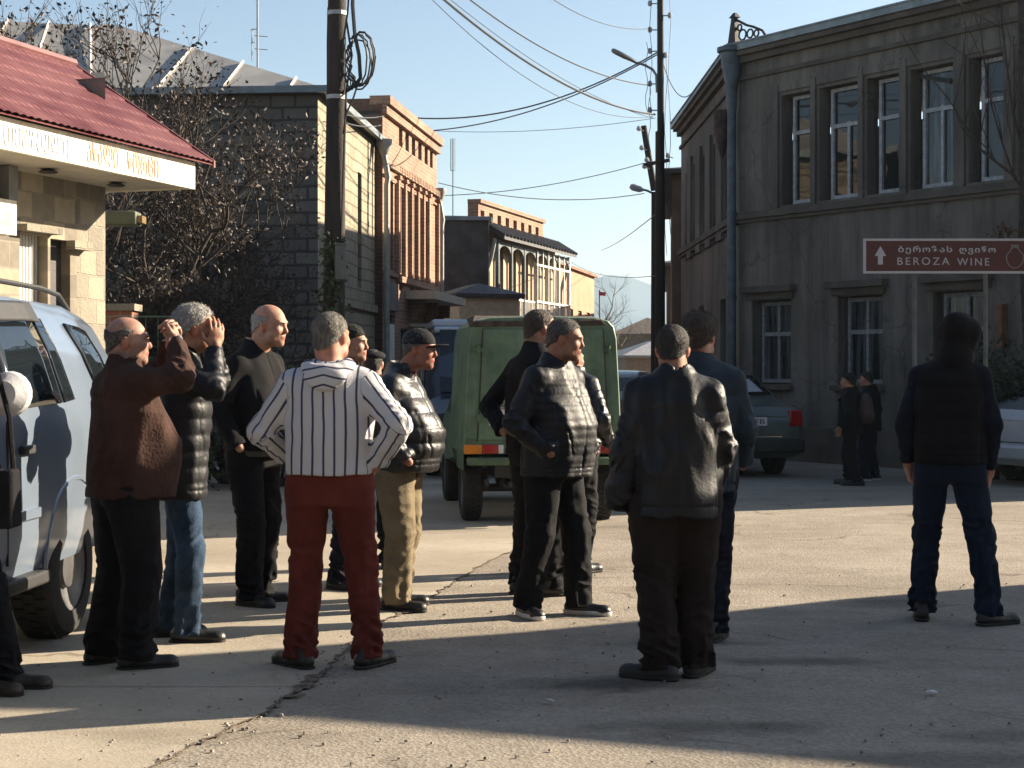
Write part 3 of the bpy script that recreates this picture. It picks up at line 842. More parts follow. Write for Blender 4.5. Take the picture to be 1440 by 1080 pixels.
rr_ = [(3.2, 4.2, HT + 1.75), (3.2, 9.0, HT + 2.05)]
q.quad(ea[0], ea[1], rr_[0], rr_[0]) if False else q.poly([ea[0], ea[1], rr_[0]])
q.quad(ea[1], ea[2], rr_[1], rr_[0]); q.poly([ea[2], ea[3], rr_[1]]); q.quad(ea[3], ea[0], rr_[0], rr_[1]); q.poly([ea[3], ea[2], ea[1], ea[0]])
rof = q.build('roof', roofm, bh_)
for k in range(9):
    q = MB(); t = (k + .5) / 9; p = Vector(ea[0]).lerp(Vector(ea[3]), t); u = Vector(rr_[0]).lerp(Vector(rr_[1]), max(0, (t - .3) / .7)) if t > .35 else Vector(ea[0]).lerp(Vector(rr_[0]), min(1, t / .45))
    q.tube([p + Vector((0, 0, .03)), u + Vector((0, 0, .03))], .03, 4); q.build('roof_seam', M('pale_seam', (.42, .40, .37), rough=.5), rof)
q = MB(); q.box(-.2, -.115, -.2, 9.7, HT - .06, HT + .05); q.box(-.114, 6.2, -.2, -.115, HT - .06, HT + .05); q.build('gutter', zinc, bh_)
def antenna(name, label, x, y, z0, z1, kind):
    t = empty(name, (x, y, z0)); tag(t, label, 'antenna', 'aerials on the roofs')
    am = M('aerial_metal', (.16, .16, .17), rough=.5, metal=.5)
    q = MB(); q.tube([(0, 0, 0), (0, 0, z1 - z0)], .018, 5); q.build('mast', am, t)
    h = z1 - z0; q = MB()
    if kind == 0:
        for k in range(4): q.tube([(-.05, 0, h * .62 - k * .12), (-.05 + .22 * (1 if k % 2 else -.4), .1, h * .62 - k * .12)], .008, 4)
        q.tube([(0, 0, h * .62), (-.1, 0, h * .62), (-.1, 0, h * .3)], .01, 4)
    else:
        q.tube([(-.06, 0, h - .9), (-.06, 0, h), (.06, 0, h), (.06, 0, h - .9), (-.06, 0, h - .9)], .012, 4)
    q.build('aerial', am, t)
antenna('antenna', 'tall thin aerial mast on the grey sheet metal roof', GX(362, 30), 30, GZ(108, 30) - .25, GZ(-12, 30), 0)

# ------------------------------------------------------------------ ornate red brick house
BY = 31.6; BX = GX(538, BY); BD = Vector((.128, .99)).normalized()
bk_ = empty('brick_house', (BX, BY, 0), math.atan2(BD.y, BD.x))
tag(bk_, 'tall ornate orange brick house with parapet, slit windows and lit balcony slab', 'house')
def bs(px): q = (px - 720) / F; return (q * BY - BX) / (BD.x - q * BD.y)
def bz_(px, py): return GZ(py, BY + BD.y * bs(px))
BLn = bs(614); BT = GZ(138, BY)
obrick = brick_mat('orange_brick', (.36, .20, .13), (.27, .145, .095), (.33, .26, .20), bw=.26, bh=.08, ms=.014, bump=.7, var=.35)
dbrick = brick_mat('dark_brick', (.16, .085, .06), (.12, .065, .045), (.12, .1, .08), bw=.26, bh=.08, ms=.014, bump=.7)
W1 = Wall((0, 0), (BLn, 0)); W2 = Wall((BLn, 0), (BLn, 7)); W3 = Wall((BLn, 7), (0, 7)); W4 = Wall((0, 7), (0, 0))
zs0, zs1 = bz_(575, 384), bz_(575, 272)
cols = [(542.5, 546.5), (549, 553), (559.5, 564), (568, 573), (577, 582), (586, 590.5), (594, 598), (601.5, 605.5)]
slits = [(bs(a), bs(b), zs0 - .05, zs1) for a, b in cols]
att = [(bs(a), bs(b), bz_(585, 221), bz_(585, 196)) for a, b in ((561, 566), (570, 575), (579, 584), (588, 593), (597, 601.5), (604.5, 608.5))]
low = [(bs(a), bs(b), bz_(585, 414), bz_(585, 392)) for a, b in ((561, 566), (577, 582), (586, 590.5), (601.5, 606))]
gnd = [(bs(541), bs(556), .0, 2.55), (bs(563), bs(574), .9, 2.3), (bs(580), bs(590), .9, 2.3)]
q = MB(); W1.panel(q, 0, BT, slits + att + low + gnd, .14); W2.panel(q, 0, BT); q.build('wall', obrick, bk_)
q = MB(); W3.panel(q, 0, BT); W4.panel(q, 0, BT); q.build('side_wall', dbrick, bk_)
for o_ in slits: W1.window(bk_, o_[0] + .01, o_[1] - .01, o_[2], o_[3], .11, .03, (.62,), (), darkwood, glass)
for o_ in low + gnd[1:]: W1.window(bk_, o_[0] + .01, o_[1] - .01, o_[2], o_[3], .11, .04, (.5,), (), greywood, glass)
q = MB()
for o_ in att: W1.box(q, o_[0], o_[1], o_[2], o_[3], -.135, -.12)
q.build('blind_niche', dbrick, bk_)
q = MB()
W1.box(q, -.03, BLn + .03, BT - .12, BT + .05, -.25, .16); W1.box(q, -.03, BLn + .03, BT - .3, BT - .125, .003, .09)
W1.box(q, 0, BLn, BT - 1.28, BT - 1.18, .003, .08); W1.box(q, 0, BLn, BT - 1.5, BT - 1.45, .003, .05)
W1.box(q, bs(557), BLn, zs0 - .25, zs0 - .13, .003, .08); W1.box(q, 0, bs(557), zs0 - .18, zs0 - .1, .003, .06)
for (a, b, c, e) in slits:
    W1.box(q, a - .03, b + .03, e + .02, e + .07, .003, .05)
q.build('moulding', obrick, bk_)
q = MB()
for k in range(2, 9):                       # engaged piers between the slit windows and the dentil row over them
    s = (slits[k][0] + slits[k - 1][1]) / 2 if k < 8 else BLn - .1
    wdt = .07
    W1.box(q, s - wdt, s + wdt, zs0 - .12, zs1 + .12, .003, .085); W1.box(q, s - wdt - .03, s + wdt + .03, zs1 + .125, zs1 + .2, .003, .12)
for k in range(26):
    s = bs(557) + (BLn - bs(557)) * (k + .3) / 26; W1.box(q, s, s + .1, zs1 + .26 + (.0 if k % 2 else .05), zs1 + .4, .003, .09)
q.build('pier', obrick, bk_)
q = MB(); s0 = bs(570); W1.box(q, s0, BLn + .35, bz_(600, 427) + .0, bz_(600, 416), .003, .62)
q.build('balcony_slab', M('pale_render', (.52, .45, .36), var=.12), bk_)
for k in range(3):
    q = MB(); s = s0 + .5 + k * (BLn - s0 - .6) / 2; z = bz_(600, 427)
    W1.box(q, s, s + .18, z - .28, z - .003, .003, .3); W1.box(q, s + .02, s + .16, z - .42, z - .283, .003, .16); q.build('balcony_bracket', obrick, bk_)
q = MB(); W1.box(q, .1, bs(557), 2.62, zs0 - .3, .004, .05); q.build('render_band', M('grey_render', (.14, .13, .12), var=.25), bk_)
q = MB(); W1.box(q, bs(544), bs(551), 1.3, 2.35, .02, .06); q.build('notice_board', M('pale_board', (.66, .64, .56), var=.1), bk_)
q = MB(); a, b, c, e = gnd[0]; W1.box(q, a, b, c, e, -.135, -.08); q.build('shop_door', darkwood, bk_)
q = MB(); W1.box(q, bs(575), bs(598), 2.35, 2.42, .003, .5); q.build('awning', M('pale_awning', (.5, .44, .36)), bk_)
q = MB(); q.hexa([(0, 0.05, BT - .3), (BLn, .05, BT - .3), (BLn, 6.9, BT - .6), (0, 6.9, BT - .6), (0, .05, BT - .22), (BLn, .05, BT - .22), (BLn, 6.9, BT - .5), (0, 6.9, BT - .5)]); q.build('roof', roofdark, bk_)
for s_, y_ in ((-.18, -.12), (BLn + .1, -.1)):
    q = MB(); h = HT if s_ < 0 else bz_(612, 262)
    p = (s_, y_)
    q.tube([(p[0], p[1], .1), (p[0], p[1], h - .9), (p[0] + .02, p[1] - .02, h - .75), (p[0], p[1] + .05, h - .3)], .055, 8)
    q.lathe([(.06, 0), (.16, .2), (.16, .3)], (p[0], p[1] + .05, h - .32), n=10)
    q.build('downpipe', M('pale_downpipe', (.30, .30, .28), rough=.5), bk_, smooth=True)

# ------------------------------------------------------------------ dark house, the balcony house and the orange house beyond
DY = 44.0
simple_house('gable_house', 'dark grey house with a bluish roof edge seen end on beyond the ornate brick house', (GX(690, DY) - 8.0, DY), R(0), 7.95, 6, GZ(310, DY), M('dark_stone', (.075, .066, .058), var=.3, scale=2.5, rough=1), zinc, over=.08, roofrise=.35)
antenna('antenna', 'thin aerial mast with a loop head on the dark grey house', GX(637, 46), 46, GZ(303, 46) - .1, GZ(195, 46), 1)
simple_house('lean_to', 'low cream shed with sloping dark roof below the dark grey house', (GX(646, 41), 41), R(20), 1.6, 2.5, GZ(418, 41), M('cream_wall', (.5, .43, .3)), roofdark, over=.12, roofrise=.3, cat='shed')
PD = Vector((.29, .957)).normalized(); PY_ = 44.0 + .29 * .35; PX_ = GX(690, 44.0) - .957 * .35
ph = empty('balcony_house', (PX_, PY_, 0), math.atan2(PD.y, PD.x))
tag(ph, 'brick house with notched parapet and grey wooden balcony porch with white posts', 'house')
def ps(px): q = (px - 720) / F; return (q * PY_ - PX_) / (PD.x - q * PD.y)
PL = ps(764); PT = GZ(285, PY_)
PE = ps(783)
W1 = Wall((0, 0), (PE, 0)); W2 = Wall((PE, 0), (PE, 6)); W3 = Wall((PE, 6), (0, 6)); W4 = Wall((0, 6), (0, 0))
pz0, pz1 = 2.5, 5.0
PU = (PE - .5) / 6
slp = [(.35 + PU * k, .35 + PU * k + PU * .55, 2.9, 4.9) for k in range(6)]
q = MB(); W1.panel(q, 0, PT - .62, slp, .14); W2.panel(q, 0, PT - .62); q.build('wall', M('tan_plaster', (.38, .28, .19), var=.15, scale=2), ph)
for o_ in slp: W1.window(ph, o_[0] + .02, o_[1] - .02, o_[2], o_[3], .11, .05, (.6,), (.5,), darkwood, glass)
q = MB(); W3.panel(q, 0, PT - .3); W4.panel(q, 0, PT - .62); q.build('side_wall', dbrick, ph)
q = MB(); NU = (PL - .3) / 8; niches = [(.2 + k * NU, .2 + k * NU + NU * .45, PT - .5, PT - .18) for k in range(8)]
W1.panel(q, PT - .62, PT, niches, .12, s1=PL); W1.box(q, -.02, PL + .02, PT, PT + .1, -.3, .08); Wall((0, .3), (0, 0)).panel(q, PT - .62, PT); Wall((PL, 0), (PL, .3)).panel(q, PT - .62, PT); Wall((PL, .3), (0, .3)).panel(q, PT - .62, PT)
for o_ in niches: W1.box(q, o_[0], o_[1], o_[2], o_[3], -.119, -.1)
q.build('parapet', obrick, ph)
q = MB(); q.box(0, PE, .31, 6, PT - .62, PT - .5); q.build('roof', roofdark, ph)
gw = M('balcony_grey', (.10, .115, .125), rough=.7, var=.2); ww = M('balcony_white', (.60, .60, .58), rough=.7, var=.15)
bd = .45
q = MB()
q.hexa([(.3, -bd - .2, 4.98), (PE, -bd - .2, 4.98), (PE, -.01, 5.38), (.3, -.01, 5.38), (.3, -bd - .2, 5.06), (PE, -bd - .2, 5.06), (PE, -.01, 5.48), (.3, -.01, 5.48)])
for k in range(24):
    q.tube([(.3 + (PE - .3) * k / 23, -bd - .22, 5.09), (.3 + (PE - .3) * k / 23, -.01, 5.50)], .045, 6)
q.build('porch_roof', roofdark, ph)
q = MB(); q.box(.4, PE - .1, -bd, -.01, 2.55, 2.7); q.build('balcony_floor', gw, ph)
for k in range(7):
    q = MB(); s = .45 + k * PU
    q.box(s - .05, s + .05, -bd, -bd + .1, 2.7, 4.97); q.build('post', ww if k > 2 else gw, ph)
q = MB()
for k in range(6):                           # scalloped arches between the posts
    s = .5 + k * PU; pts = []
    for t in range(9):
        an = math.pi * t / 8; hw_ = (PU - .1) / 2; pts.append((s + hw_ - hw_ * math.cos(an), -bd + .02, 4.6 + .26 * math.sin(an)))
    q.extrude(pts + [(s + PU - .1, -bd + .02, 4.965), (s, -bd + .02, 4.965)], (0, .05, 0))
q.build('arch_board', gw, ph)
q = MB()
for z in (2.85, 3.4): q.box(.4, PE - .1, -bd + .02, -bd + .06, z, z + .05)
for k in range(60): q.box(.45 + k * (PE - .6) / 60, .47 + k * (PE - .6) / 60, -bd + .03, -bd + .05, 2.9, 3.4)
q.build('railing', ww, ph)
q = MB()
for s in [PE * .52 + k * PE * .075 for k in range(6)]:
    q.box(s - .025, s + .025, -bd - .03, -bd - .004, 2.7, 4.97)
q.box(PE * .51, PE - .15, -bd - .028, -bd - .004, 3.42, 3.48); q.box(PE * .51, PE - .15, -bd - .028, -bd - .004, 4.5, 4.56)
q.build('glazed_screen', ww, ph)
for s_ in (.1, PE - .1):
    q = MB(); q.tube([(s_, -.15, .1), (s_, -.15, 3.9), (s_ + .1, -.3, 4.5), (s_ + .12, -.4, 5.0)], .06, 7); q.build('downpipe', M('pale_downpipe', (.3, .3, .28)), ph, smooth=True)
OY = 55.0; OX = GX(784, OY); OD = Vector((GX(836, 63) - OX, 8)).normalized()
simple_house('orange_house', 'low orange plastered house with brick cornice beyond the balcony house', (OX, OY), math.atan2(OD.y, OD.x), 8.1, 5, GZ(372, OY), M('orange_plaster', (.35, .195, .115), var=.15, scale=1.5), redbrick,
             wins=[(.5 + 1.9 * k, 1.3 + 1.9 * k, 1.9, 3.6) for k in range(4)], over=.14, roofrise=.12)
# houses closing the street
simple_house('far_house', 'far brown house with a dark hipped roof at the end of the street', (GX(866, 85), 85), R(0), 3.6, 5, GZ(472, 85), M('far_wall', (.13, .11, .09), var=.2), M('far_roof', (.11, .09, .075), var=.3), roofrise=.9)
simple_house('far_house', 'far low house with a pale grey roof in front of the dark hipped one', (GX(880, 70), 70), R(8), 3.0, 4, GZ(503, 70), M('far_wall2', (.2, .17, .14), var=.2), M('far_roof2', (.24, .25, .27), var=.2), roofrise=.65)

# ------------------------------------------------------------------ building off to the right whose shadow crosses the foreground
OFF = empty('side_street_house', (0, 0, 0)); tag(OFF, 'low gabled house beyond the right edge whose shadow crosses the foreground', 'house')
hd = Vector((math.cos(R(SUN_AZ)), math.sin(R(SUN_AZ))))
C0 = 12.5                                    # where the gable end stands, measured towards the sun
def back(px, py):
    g_ = Vector(gp(px, py)) if py > 100 else Vector((px, py)); t = C0 - g_.dot(hd)
    p = g_ + hd * t
    return Vector((p.x, p.y, t * math.tan(R(SUN_EL))))
sil = [back(*p) for p in ((1560, 812), (1440, 822), (1180, 843), (910, 872), (720, 890), (500, 905), (330, 918), (-4.7, 7.02), (0, 1001), (350, 1005), (720, 1036), (1170, 1073), (1400, 1098))]
q = MB(); gpts = [Vector((sil[0].x, sil[0].y, 0))] + sil + [Vector((sil[-1].x, sil[-1].y, 0))]
q.extrude([tuple(p) for p in gpts], (hd.x * 7, hd.y * 7, 0)); q.build('wall', stucco, OFF)
# ------------------------------------------------------------------ poles, wires, lamps, sign
poletar = M('tarred_pole', (.032, .025, .02), rough=.9, var=.4, scale=8, stretch=(1, 1, .12), bump=.5, bscale=30)
cable = M('black_cable', (.012, .012, .013), rough=.5, var=.1, bump=0)
wirem = M('grey_wire', (.055, .06, .068), rough=.6, var=.1, bump=0)
insul = M('pale_insulator', (.32, .33, .34), rough=.3, var=.1)
LY = 20.0
LX0, LX1 = GX(467, LY), GX(474, LY)          # foot and (at the top of the frame) head of the slightly leaning pole
lpole = empty('utility_pole', (LX0, LY, 0)); tag(lpole, 'thick dark wooden utility pole with coiled cables in front of the block house', 'utility pole', 'utility poles')
ztop = 8.6; zfr = GZ(0, LY)
def lpx(z): return (LX1 - LX0) * z / zfr
q = MB(); q.tube([(lpx(z), 0, z) for z in (0, 2, 4, 6, ztop)], [.145, .135, .122, .112, .10], 12); q.build('shaft', poletar, lpole, smooth=True)
q = MB()
for py in (22, 140): z = GZ(py, LY); q.lathe([(.118, 0), (.124, 0), (.124, .05), (.118, .05)], (lpx(z), 0, z), n=14)
q.build('band', M('steel_band', (.4, .39, .36), rough=.4, metal=.5), lpole)
q = MB(); z = GZ(395, LY); q.box(.06, .20, -.26, -.12, z, z + .42); q.box(.05, .21, -.27, -.11, z + .42, z + .44); q.build('junction_box', M('box_grey', (.14, .15, .14), rough=.6), lpole, bevel=.01)
coil = MB(); rr = random.Random(11)
for k in range(5):                            # hanging loops of spare cable
    cx = GX(503 + 3 * k % 7, LY) - LX0; cz = GZ(86 + rr.uniform(-6, 8), LY); rx = .12 + .012 * k; rz_ = .30 + .03 * rr.random()
    a0 = rr.uniform(-.2, .2)
    coil.tube([(cx + rx * math.cos(t * .2618 + a0) + .02 * math.sin(3 * t), -.1 + .03 * k, cz + rz_ * math.sin(t * .2618 + a0)) for t in range(25)], .011, 5, caps=False)
def lp3(px, py, dy=-.1): return (GX(px, LY) - LX0, dy, GZ(py, LY))
coil.tube([lp3(499, -60), lp3(497, 10), lp3(500, 50), lp3(506, 80), lp3(508, 112), lp3(500, 122), lp3(488, 130)], .026, 6)
coil.tube([lp3(494, -40), lp3(490, 20), lp3(484, 60), lp3(483, 100), lp3(490, 122), lp3(497, 128)], .012, 5)
coil.tube([lp3(505, 118), lp3(498, 140), lp3(488, 162), lp3(484, 190)], .012, 5)
coil.tube([lp3(461, 10, 0), lp3(460, 60, 0), lp3(460, 130, 0)], .006, 4)
coil.tube([lp3(488, 30), lp3(496, 80), lp3(488, 130), lp3(484, 250), lp3(481, 340)], .014, 5)
coil.build('cable_coil', cable, lpole, smooth=True)

RY = 33.0
rpole = empty('utility_pole', (GX(928, RY), RY, 0)); tag(rpole, 'tall dark utility pole with a street lamp arm in the middle of the street', 'utility pole', 'utility poles')
zs = GZ(185, RY)
q = MB(); q.tube([(0, 0, 0), (0, 0, zs)], [.115, .092], 12); q.tube([(0.02, 0, zs - .6), (0, 0, 10.2)], [.075, .06], 10); q.build('shaft', poletar, rpole, smooth=True)
def rp3(px, py, dy=0.0): return (GX(px, RY) - GX(928, RY), dy, GZ(py, RY))
q = MB(); q.tube([rp3(924, 130), rp3(923, 106), rp3(918, 98), rp3(908, 92), rp3(897, 88)], .028, 8)
arm = q.build('lamp_arm', zinc, rpole, smooth=True)
q = MB(); hx = [(897, 90, .04, .035), (888, 84.5, .07, .06), (876, 79, .085, .08), (864, 73, .085, .075), (860, 71.5, .05, .04)]
n = 12; base = []
for (px, py, ry, rz_) in hx:
    c = Vector(rp3(px, py)); base.append([tuple(c + Vector((0, ry * math.cos(t * 2 * math.pi / n), rz_ * math.sin(t * 2 * math.pi / n) * (1.0 if math.sin(t * 2 * math.pi / n) > 0 else .55)))) for t in range(n)])
for ring in base: q.v += ring
for k in range(len(hx) - 1):
    for j in range(n): q.f.append((k * n + j, k * n + (j + 1) % n, (k + 1) * n + (j + 1) % n, (k + 1) * n + j))
q.f.append(tuple(range(n))); q.f.append(tuple((len(hx) - 1) * n + j for j in range(n)))
head = q.build('lamp_head', zinc, arm, smooth=True)
for (px, py) in ((914, 5), (914, 42), (914, 72), (914, 118), (914, 155), (942, 22), (936, 78)):
    q = MB(); a, b = rp3(926, py), rp3(px, py); q.tube([a, b], .014, 5); q.lathe([(.03, -.05), (.045, -.02), (.045, .02), (.03, .06)], b, n=8); q.build('insulator', insul, rpole)
q = MB()
for (px, y0, y1) in ((915, -30, 165), (913, 118, 215), (941, -10, 330), (936, 78, 360), (909, 60, 160)):
    q.tube([rp3(px + 2 * math.sin(k * 1.7), y0 + (y1 - y0) * k / 8, -.05) for k in range(9)], .006, 4)
q.build('drop_wire', wirem, rpole)
# leaning stub and second lamp further on
TY = 40.0
sp_ = empty('utility_pole', (GX(921, TY), TY, 0)); tag(sp_, 'second utility pole half hidden behind the tall one, with leaning top and small lamp', 'utility pole', 'utility poles')
def tp3(px, py, dy=0.0): return (GX(px, TY) - GX(921, TY), dy, GZ(py, TY))
q = MB(); q.tube([(0, 0, 0), tp3(921, 270)], [.11, .09], 10); q.tube([tp3(920, 268), tp3(905, 177)], [.085, .075], 10); q.build('shaft', poletar, sp_, smooth=True)
q = MB(); q.tube([tp3(904, 233, -.12), tp3(941, 226, -.12)], .05, 6); q.build('crossarm', poletar, sp_)
for p in ((898, 182), (902, 209), (909, 226), (906, 235), (939, 220)):
    q = MB(); q.tube([tp3(p[0] + 7, p[1] + 3, -.1), tp3(p[0], p[1], -.1)], .014, 5); q.lathe([(.03, -.05), (.06, -.02), (.06, .02), (.03, .07)], tp3(p[0], p[1], -.1), n=8); q.build('insulator', insul, sp_)
q = MB(); q.tube([tp3(921, 282), tp3(918, 272), tp3(910, 268), tp3(902, 266)], .03, 6)
a2 = q.build('lamp_arm', zinc, sp_)
q = MB(); q.tube([tp3(905, 267.5), tp3(900, 266), tp3(890, 263), tp3(886, 261.5)], [.03, .08, .09, .05], 8); q.build('lamp_head', insul, a2, smooth=True)

def wire(label, a, b, sag, r=.011, n=24):
    a, b = Vector(a), Vector(b)
    q = MB(); q.tube([tuple(a.lerp(b, t / n) - Vector((0, 0, sag * 4 * (t / n) * (1 - t / n))) - a) for t in range(n + 1)], r, 5)
    o = q.build('utility_wire', wirem, None); o.location = a
    tag(o, label, 'wire', 'overhead wires')
def PW(px, py, Y): return (GX(px, Y), Y, GZ(py, Y))
LT = lambda z: (LX0 + lpx(z), LY, z)
wire('thickest black wire curving down from upper left to the tall pole', PW(560, -58, 21.5), PW(921, 161, RY), .42, .020)
wire('faint wire just above the thickest one, ending at the tall pole', PW(575, -50, 22), PW(918, 166, RY), .30, .006)
wire('thin wire just below the thickest one, fading towards the tall pole', PW(560, -50, 22), PW(918, 164, RY), .62, .006)
wire('black wire curving from the top edge to the insulator below the street lamp', PW(600, -50, 24), PW(914, 120, RY), .36, .013)
wire('thin wire crossing the top edge right of the middle', PW(740, -28, 26), PW(914, 40, RY), .25, .008)
wire('twisted cable rising from the brick house parapet to the lamp arm', PW(585, 166, 34.5), PW(924, 74, RY), .40, .016)
wire('second cable rising from the corner of the brick house to the lamp arm', PW(604, 184, 36.5), PW(924, 77, RY), .30, .014)
wire('faint nearly level wire from the brick house to the tall pole', PW(612, 184, 37), PW(922, 166, RY), .12, .006)
wire('long wire with a small joint rising gently towards the second pole', PW(622, 275, 42), PW(904, 230, TY), .16, .010)
wire('slack level wire between the brick house corner and the second pole', PW(616, 257, 37.2), PW(906, 272, TY), .26, .010)
wire('short wire running down left from the tall pole above the hills', PW(845, 352, 70), PW(921, 302, RY), .1, .010)
wire('low far wire above the hills right of the bare tree', PW(800, 366, 78), PW(921, 388, RY + 6), .3, .009)
wire('slack wire from the tall pole to the roof edge of the stuccoed building', PW(932, 88, RY), PW(975, 128, 33.0), .35, .010)
wire('wire between the block house gutter and the brick house parapet', PW(482, 160, 26.5), PW(540, 163, 31.5), .05, .010)
wire('lower wire between the block house gutter and the brick house parapet', PW(484, 172, 26.5), PW(536, 176, 31.5), .05, .010)

# brown road sign
SY = 18.6
sg = empty('road_sign', (GX(1338, SY), SY, 0)); tag(sg, 'brown direction sign for a winery with white arrow, on two thin steel posts', 'road sign')
def sx_(px): return GX(px, SY) - GX(1338, SY)
signbrown = M('sign_brown', (.075, .022, .018), rough=.5, var=.1); signwhite = M('sign_white', (.40, .41, .42), rough=.5, var=.06)
z0, z1 = GZ(384, SY), GZ(336, SY)
q = MB(); q.box(sx_(1215), sx_(1470), 0, .03, z0, z1); q.build('panel', signbrown, sg)
q = MB(); t = .022
q.box(sx_(1215) - .004, sx_(1470) + .004, -.006, .034, z0 - .004, z0 + t); q.box(sx_(1215) - .004, sx_(1470) + .004, -.006, .034, z1 - t, z1 + .004)
q.box(sx_(1215) - .004, sx_(1215) + t, -.0055, .0335, z0 + t, z1 - t); q.box(sx_(1470) - t, sx_(1470) + .004, -.0055, .0335, z0 + t, z1 - t); q.build('border', signwhite, sg)
postm = M('galvanised_post', (.10, .11, .115), rough=.5, metal=.3, var=.2)
for px in (1288, 1388):
    q = MB(); q.tube([(sx_(px), .06, 0), (sx_(px), .06, z1 - .03)], .026, 10); q.build('post', postm, sg, smooth=True)
fr_ = Matrix(((1, 0, 0, 0), (0, 0, -1, -.001), (0, 1, 0, 0), (0, 0, 0, 1)))
def sgm(px, py): return Matrix.Translation((sx_(px), 0, GZ(py, SY))) @ fr_
ar = MB(); cx_ = sx_(1238)
def zz(py): return GZ(py, SY)
ar.extrude([(cx_ - .028, -.001, zz(372)), (cx_ + .028, -.001, zz(372)), (cx_ + .028, -.001, zz(360)), (cx_ + .066, -.001, zz(360)), (cx_, -.001, zz(346)), (cx_ - .066, -.001, zz(360)), (cx_ - .028, -.001, zz(360))], (0, -.005, 0)); ar.build('arrow', signwhite, sg)
text_mesh('ბეროზას', GZ(345.5, SY) - GZ(357, SY), 'lettering', signwhite, sg, sgm(1263, 357.3), width=sx_(1339) - sx_(1263), depth=.005, spacing=1.2, bold=.02)
text_mesh('ღვინო', GZ(346.5, SY) - GZ(358, SY), 'lettering', signwhite, sg, sgm(1349, 358), width=sx_(1400) - sx_(1349), depth=.005, spacing=1.2, bold=.02)
text_mesh('BEROZA', GZ(362, SY) - GZ(372.5, SY), 'lettering', signwhite, sg, sgm(1262, 372.5), width=sx_(1335) - sx_(1262), depth=.005, spacing=1.35, bold=.0)
text_mesh('WINE', GZ(363, SY) - GZ(373.5, SY), 'lettering', signwhite, sg, sgm(1346, 373.5), width=sx_(1391) - sx_(1346), depth=.005, spacing=1.35, bold=.0)
q = MB(); jar = []
for t in range(25):
    an = 2 * math.pi * t / 24; rj = 12.5 + 0 * t
    px = 1427 + (12 * math.sin(an)) * (1 if math.cos(an) < .3 else .75); py = 361.5 - 15.5 * math.cos(an) * (1 if math.cos(an) < 0 else .9)
    jar.append((sx_(px), -.004, zz(py)))
q.tube(jar, .006, 5, caps=False); q.tube([(sx_(1422), -.004, zz(346)), (sx_(1432), -.004, zz(346))], .006, 5); q.tube([(sx_(1422), -.004, zz(349)), (sx_(1422), -.004, zz(345)), (sx_(1432), -.004, zz(345)), (sx_(1432), -.004, zz(349))], .006, 5)
q.build('jar_emblem', M('sign_outline', (.20, .19, .19), var=.1), sg)
# ------------------------------------------------------------------ vehicles
tyre_m = M('tyre_rubber', (.022, .021, .021), rough=.85, var=.25, scale=20, bump=.2)
rim_m = M('steel_rim', (.16, .16, .165), rough=.4, metal=.7, var=.2)
chrome = M('dull_chrome', (.5, .5, .5), rough=.25, metal=.9, var=.05, bump=0)
redlens = M('red_lens', (.34, .015, .012), rough=.15, var=.15, bump=0, coat=.5)
amber = M('amber_lens', (.55, .19, .02), rough=.15, var=.15, bump=0, coat=.5)
clear = M('clear_lens', (.6, .6, .58), rough=.12, var=.1, bump=0)
blackpl = M('black_plastic', (.02, .02, .021), rough=.6, var=.2)
platew = M('plate_white', (.6, .6, .6), rough=.5, var=.05)
plateb = M('plate_ink', (.02, .02, .03), rough=.6)
carglass = glass_mat('car_glass', (.008, .011, .014), .015, .6)


def carpaint(name, col, rough=.28, var=.1, coat=.8):
    return M(name, col, rough=rough, var=var, scale=2, bump=0, coat=coat, spec=.5)


def wheel(parent, x, y, r, wd, side):
    """axle along x; side = +1 for the wheel whose face looks to +x"""
    q = MB(); h = wd / 2
    prof = [(r * .62, -h), (r * .8, -h * 1.05), (r * .93, -h * .95), (r * .985, -h * .72), (r, -h * .4), (r, h * .4), (r * .985, h * .72), (r * .93, h * .95), (r * .8, h * 1.05), (r * .62, h)]
    q.lathe(prof, (x, y, r), (1, 0, 0), 32, closed=True)
    for k in range(40):                      # tread blocks
        a = 2 * math.pi * k / 40
        for s in (-1, 0, 1):
            an = a + (.08 if s else 0); c_, s_ = math.cos(an), math.sin(an)
            ta = Vector((0, -s_, c_)); ra = Vector((0, c_, s_)); o = Vector((x + s * h * .5, y, r)) + ra * (r + .004)
            e1 = ta * r * .055; e2 = Vector((h * .2, 0, 0)); e3 = ra * .007
            q.hexa([tuple(o + v) for v in (-e1 - e2 - e3, e1 - e2 - e3, e1 + e2 - e3, -e1 + e2 - e3, -e1 - e2 + e3, e1 - e2 + e3, e1 + e2 + e3, -e1 + e2 + e3)])
    w_ = q.build('wheel', tyre_m, parent, smooth=True)
    q = MB(); f = side * h
    q.lathe([(r * .64, -f * .2), (r * .63, f * .9), (r * .55, f * .75), (r * .3, f * .55), (r * .28, f * .8), (r * .1, f * .85), (.0, f * .85)], (x, y, r), (1, 0, 0), 28)
    q.build('rim', rim_m, w_, smooth=True)
    return w_


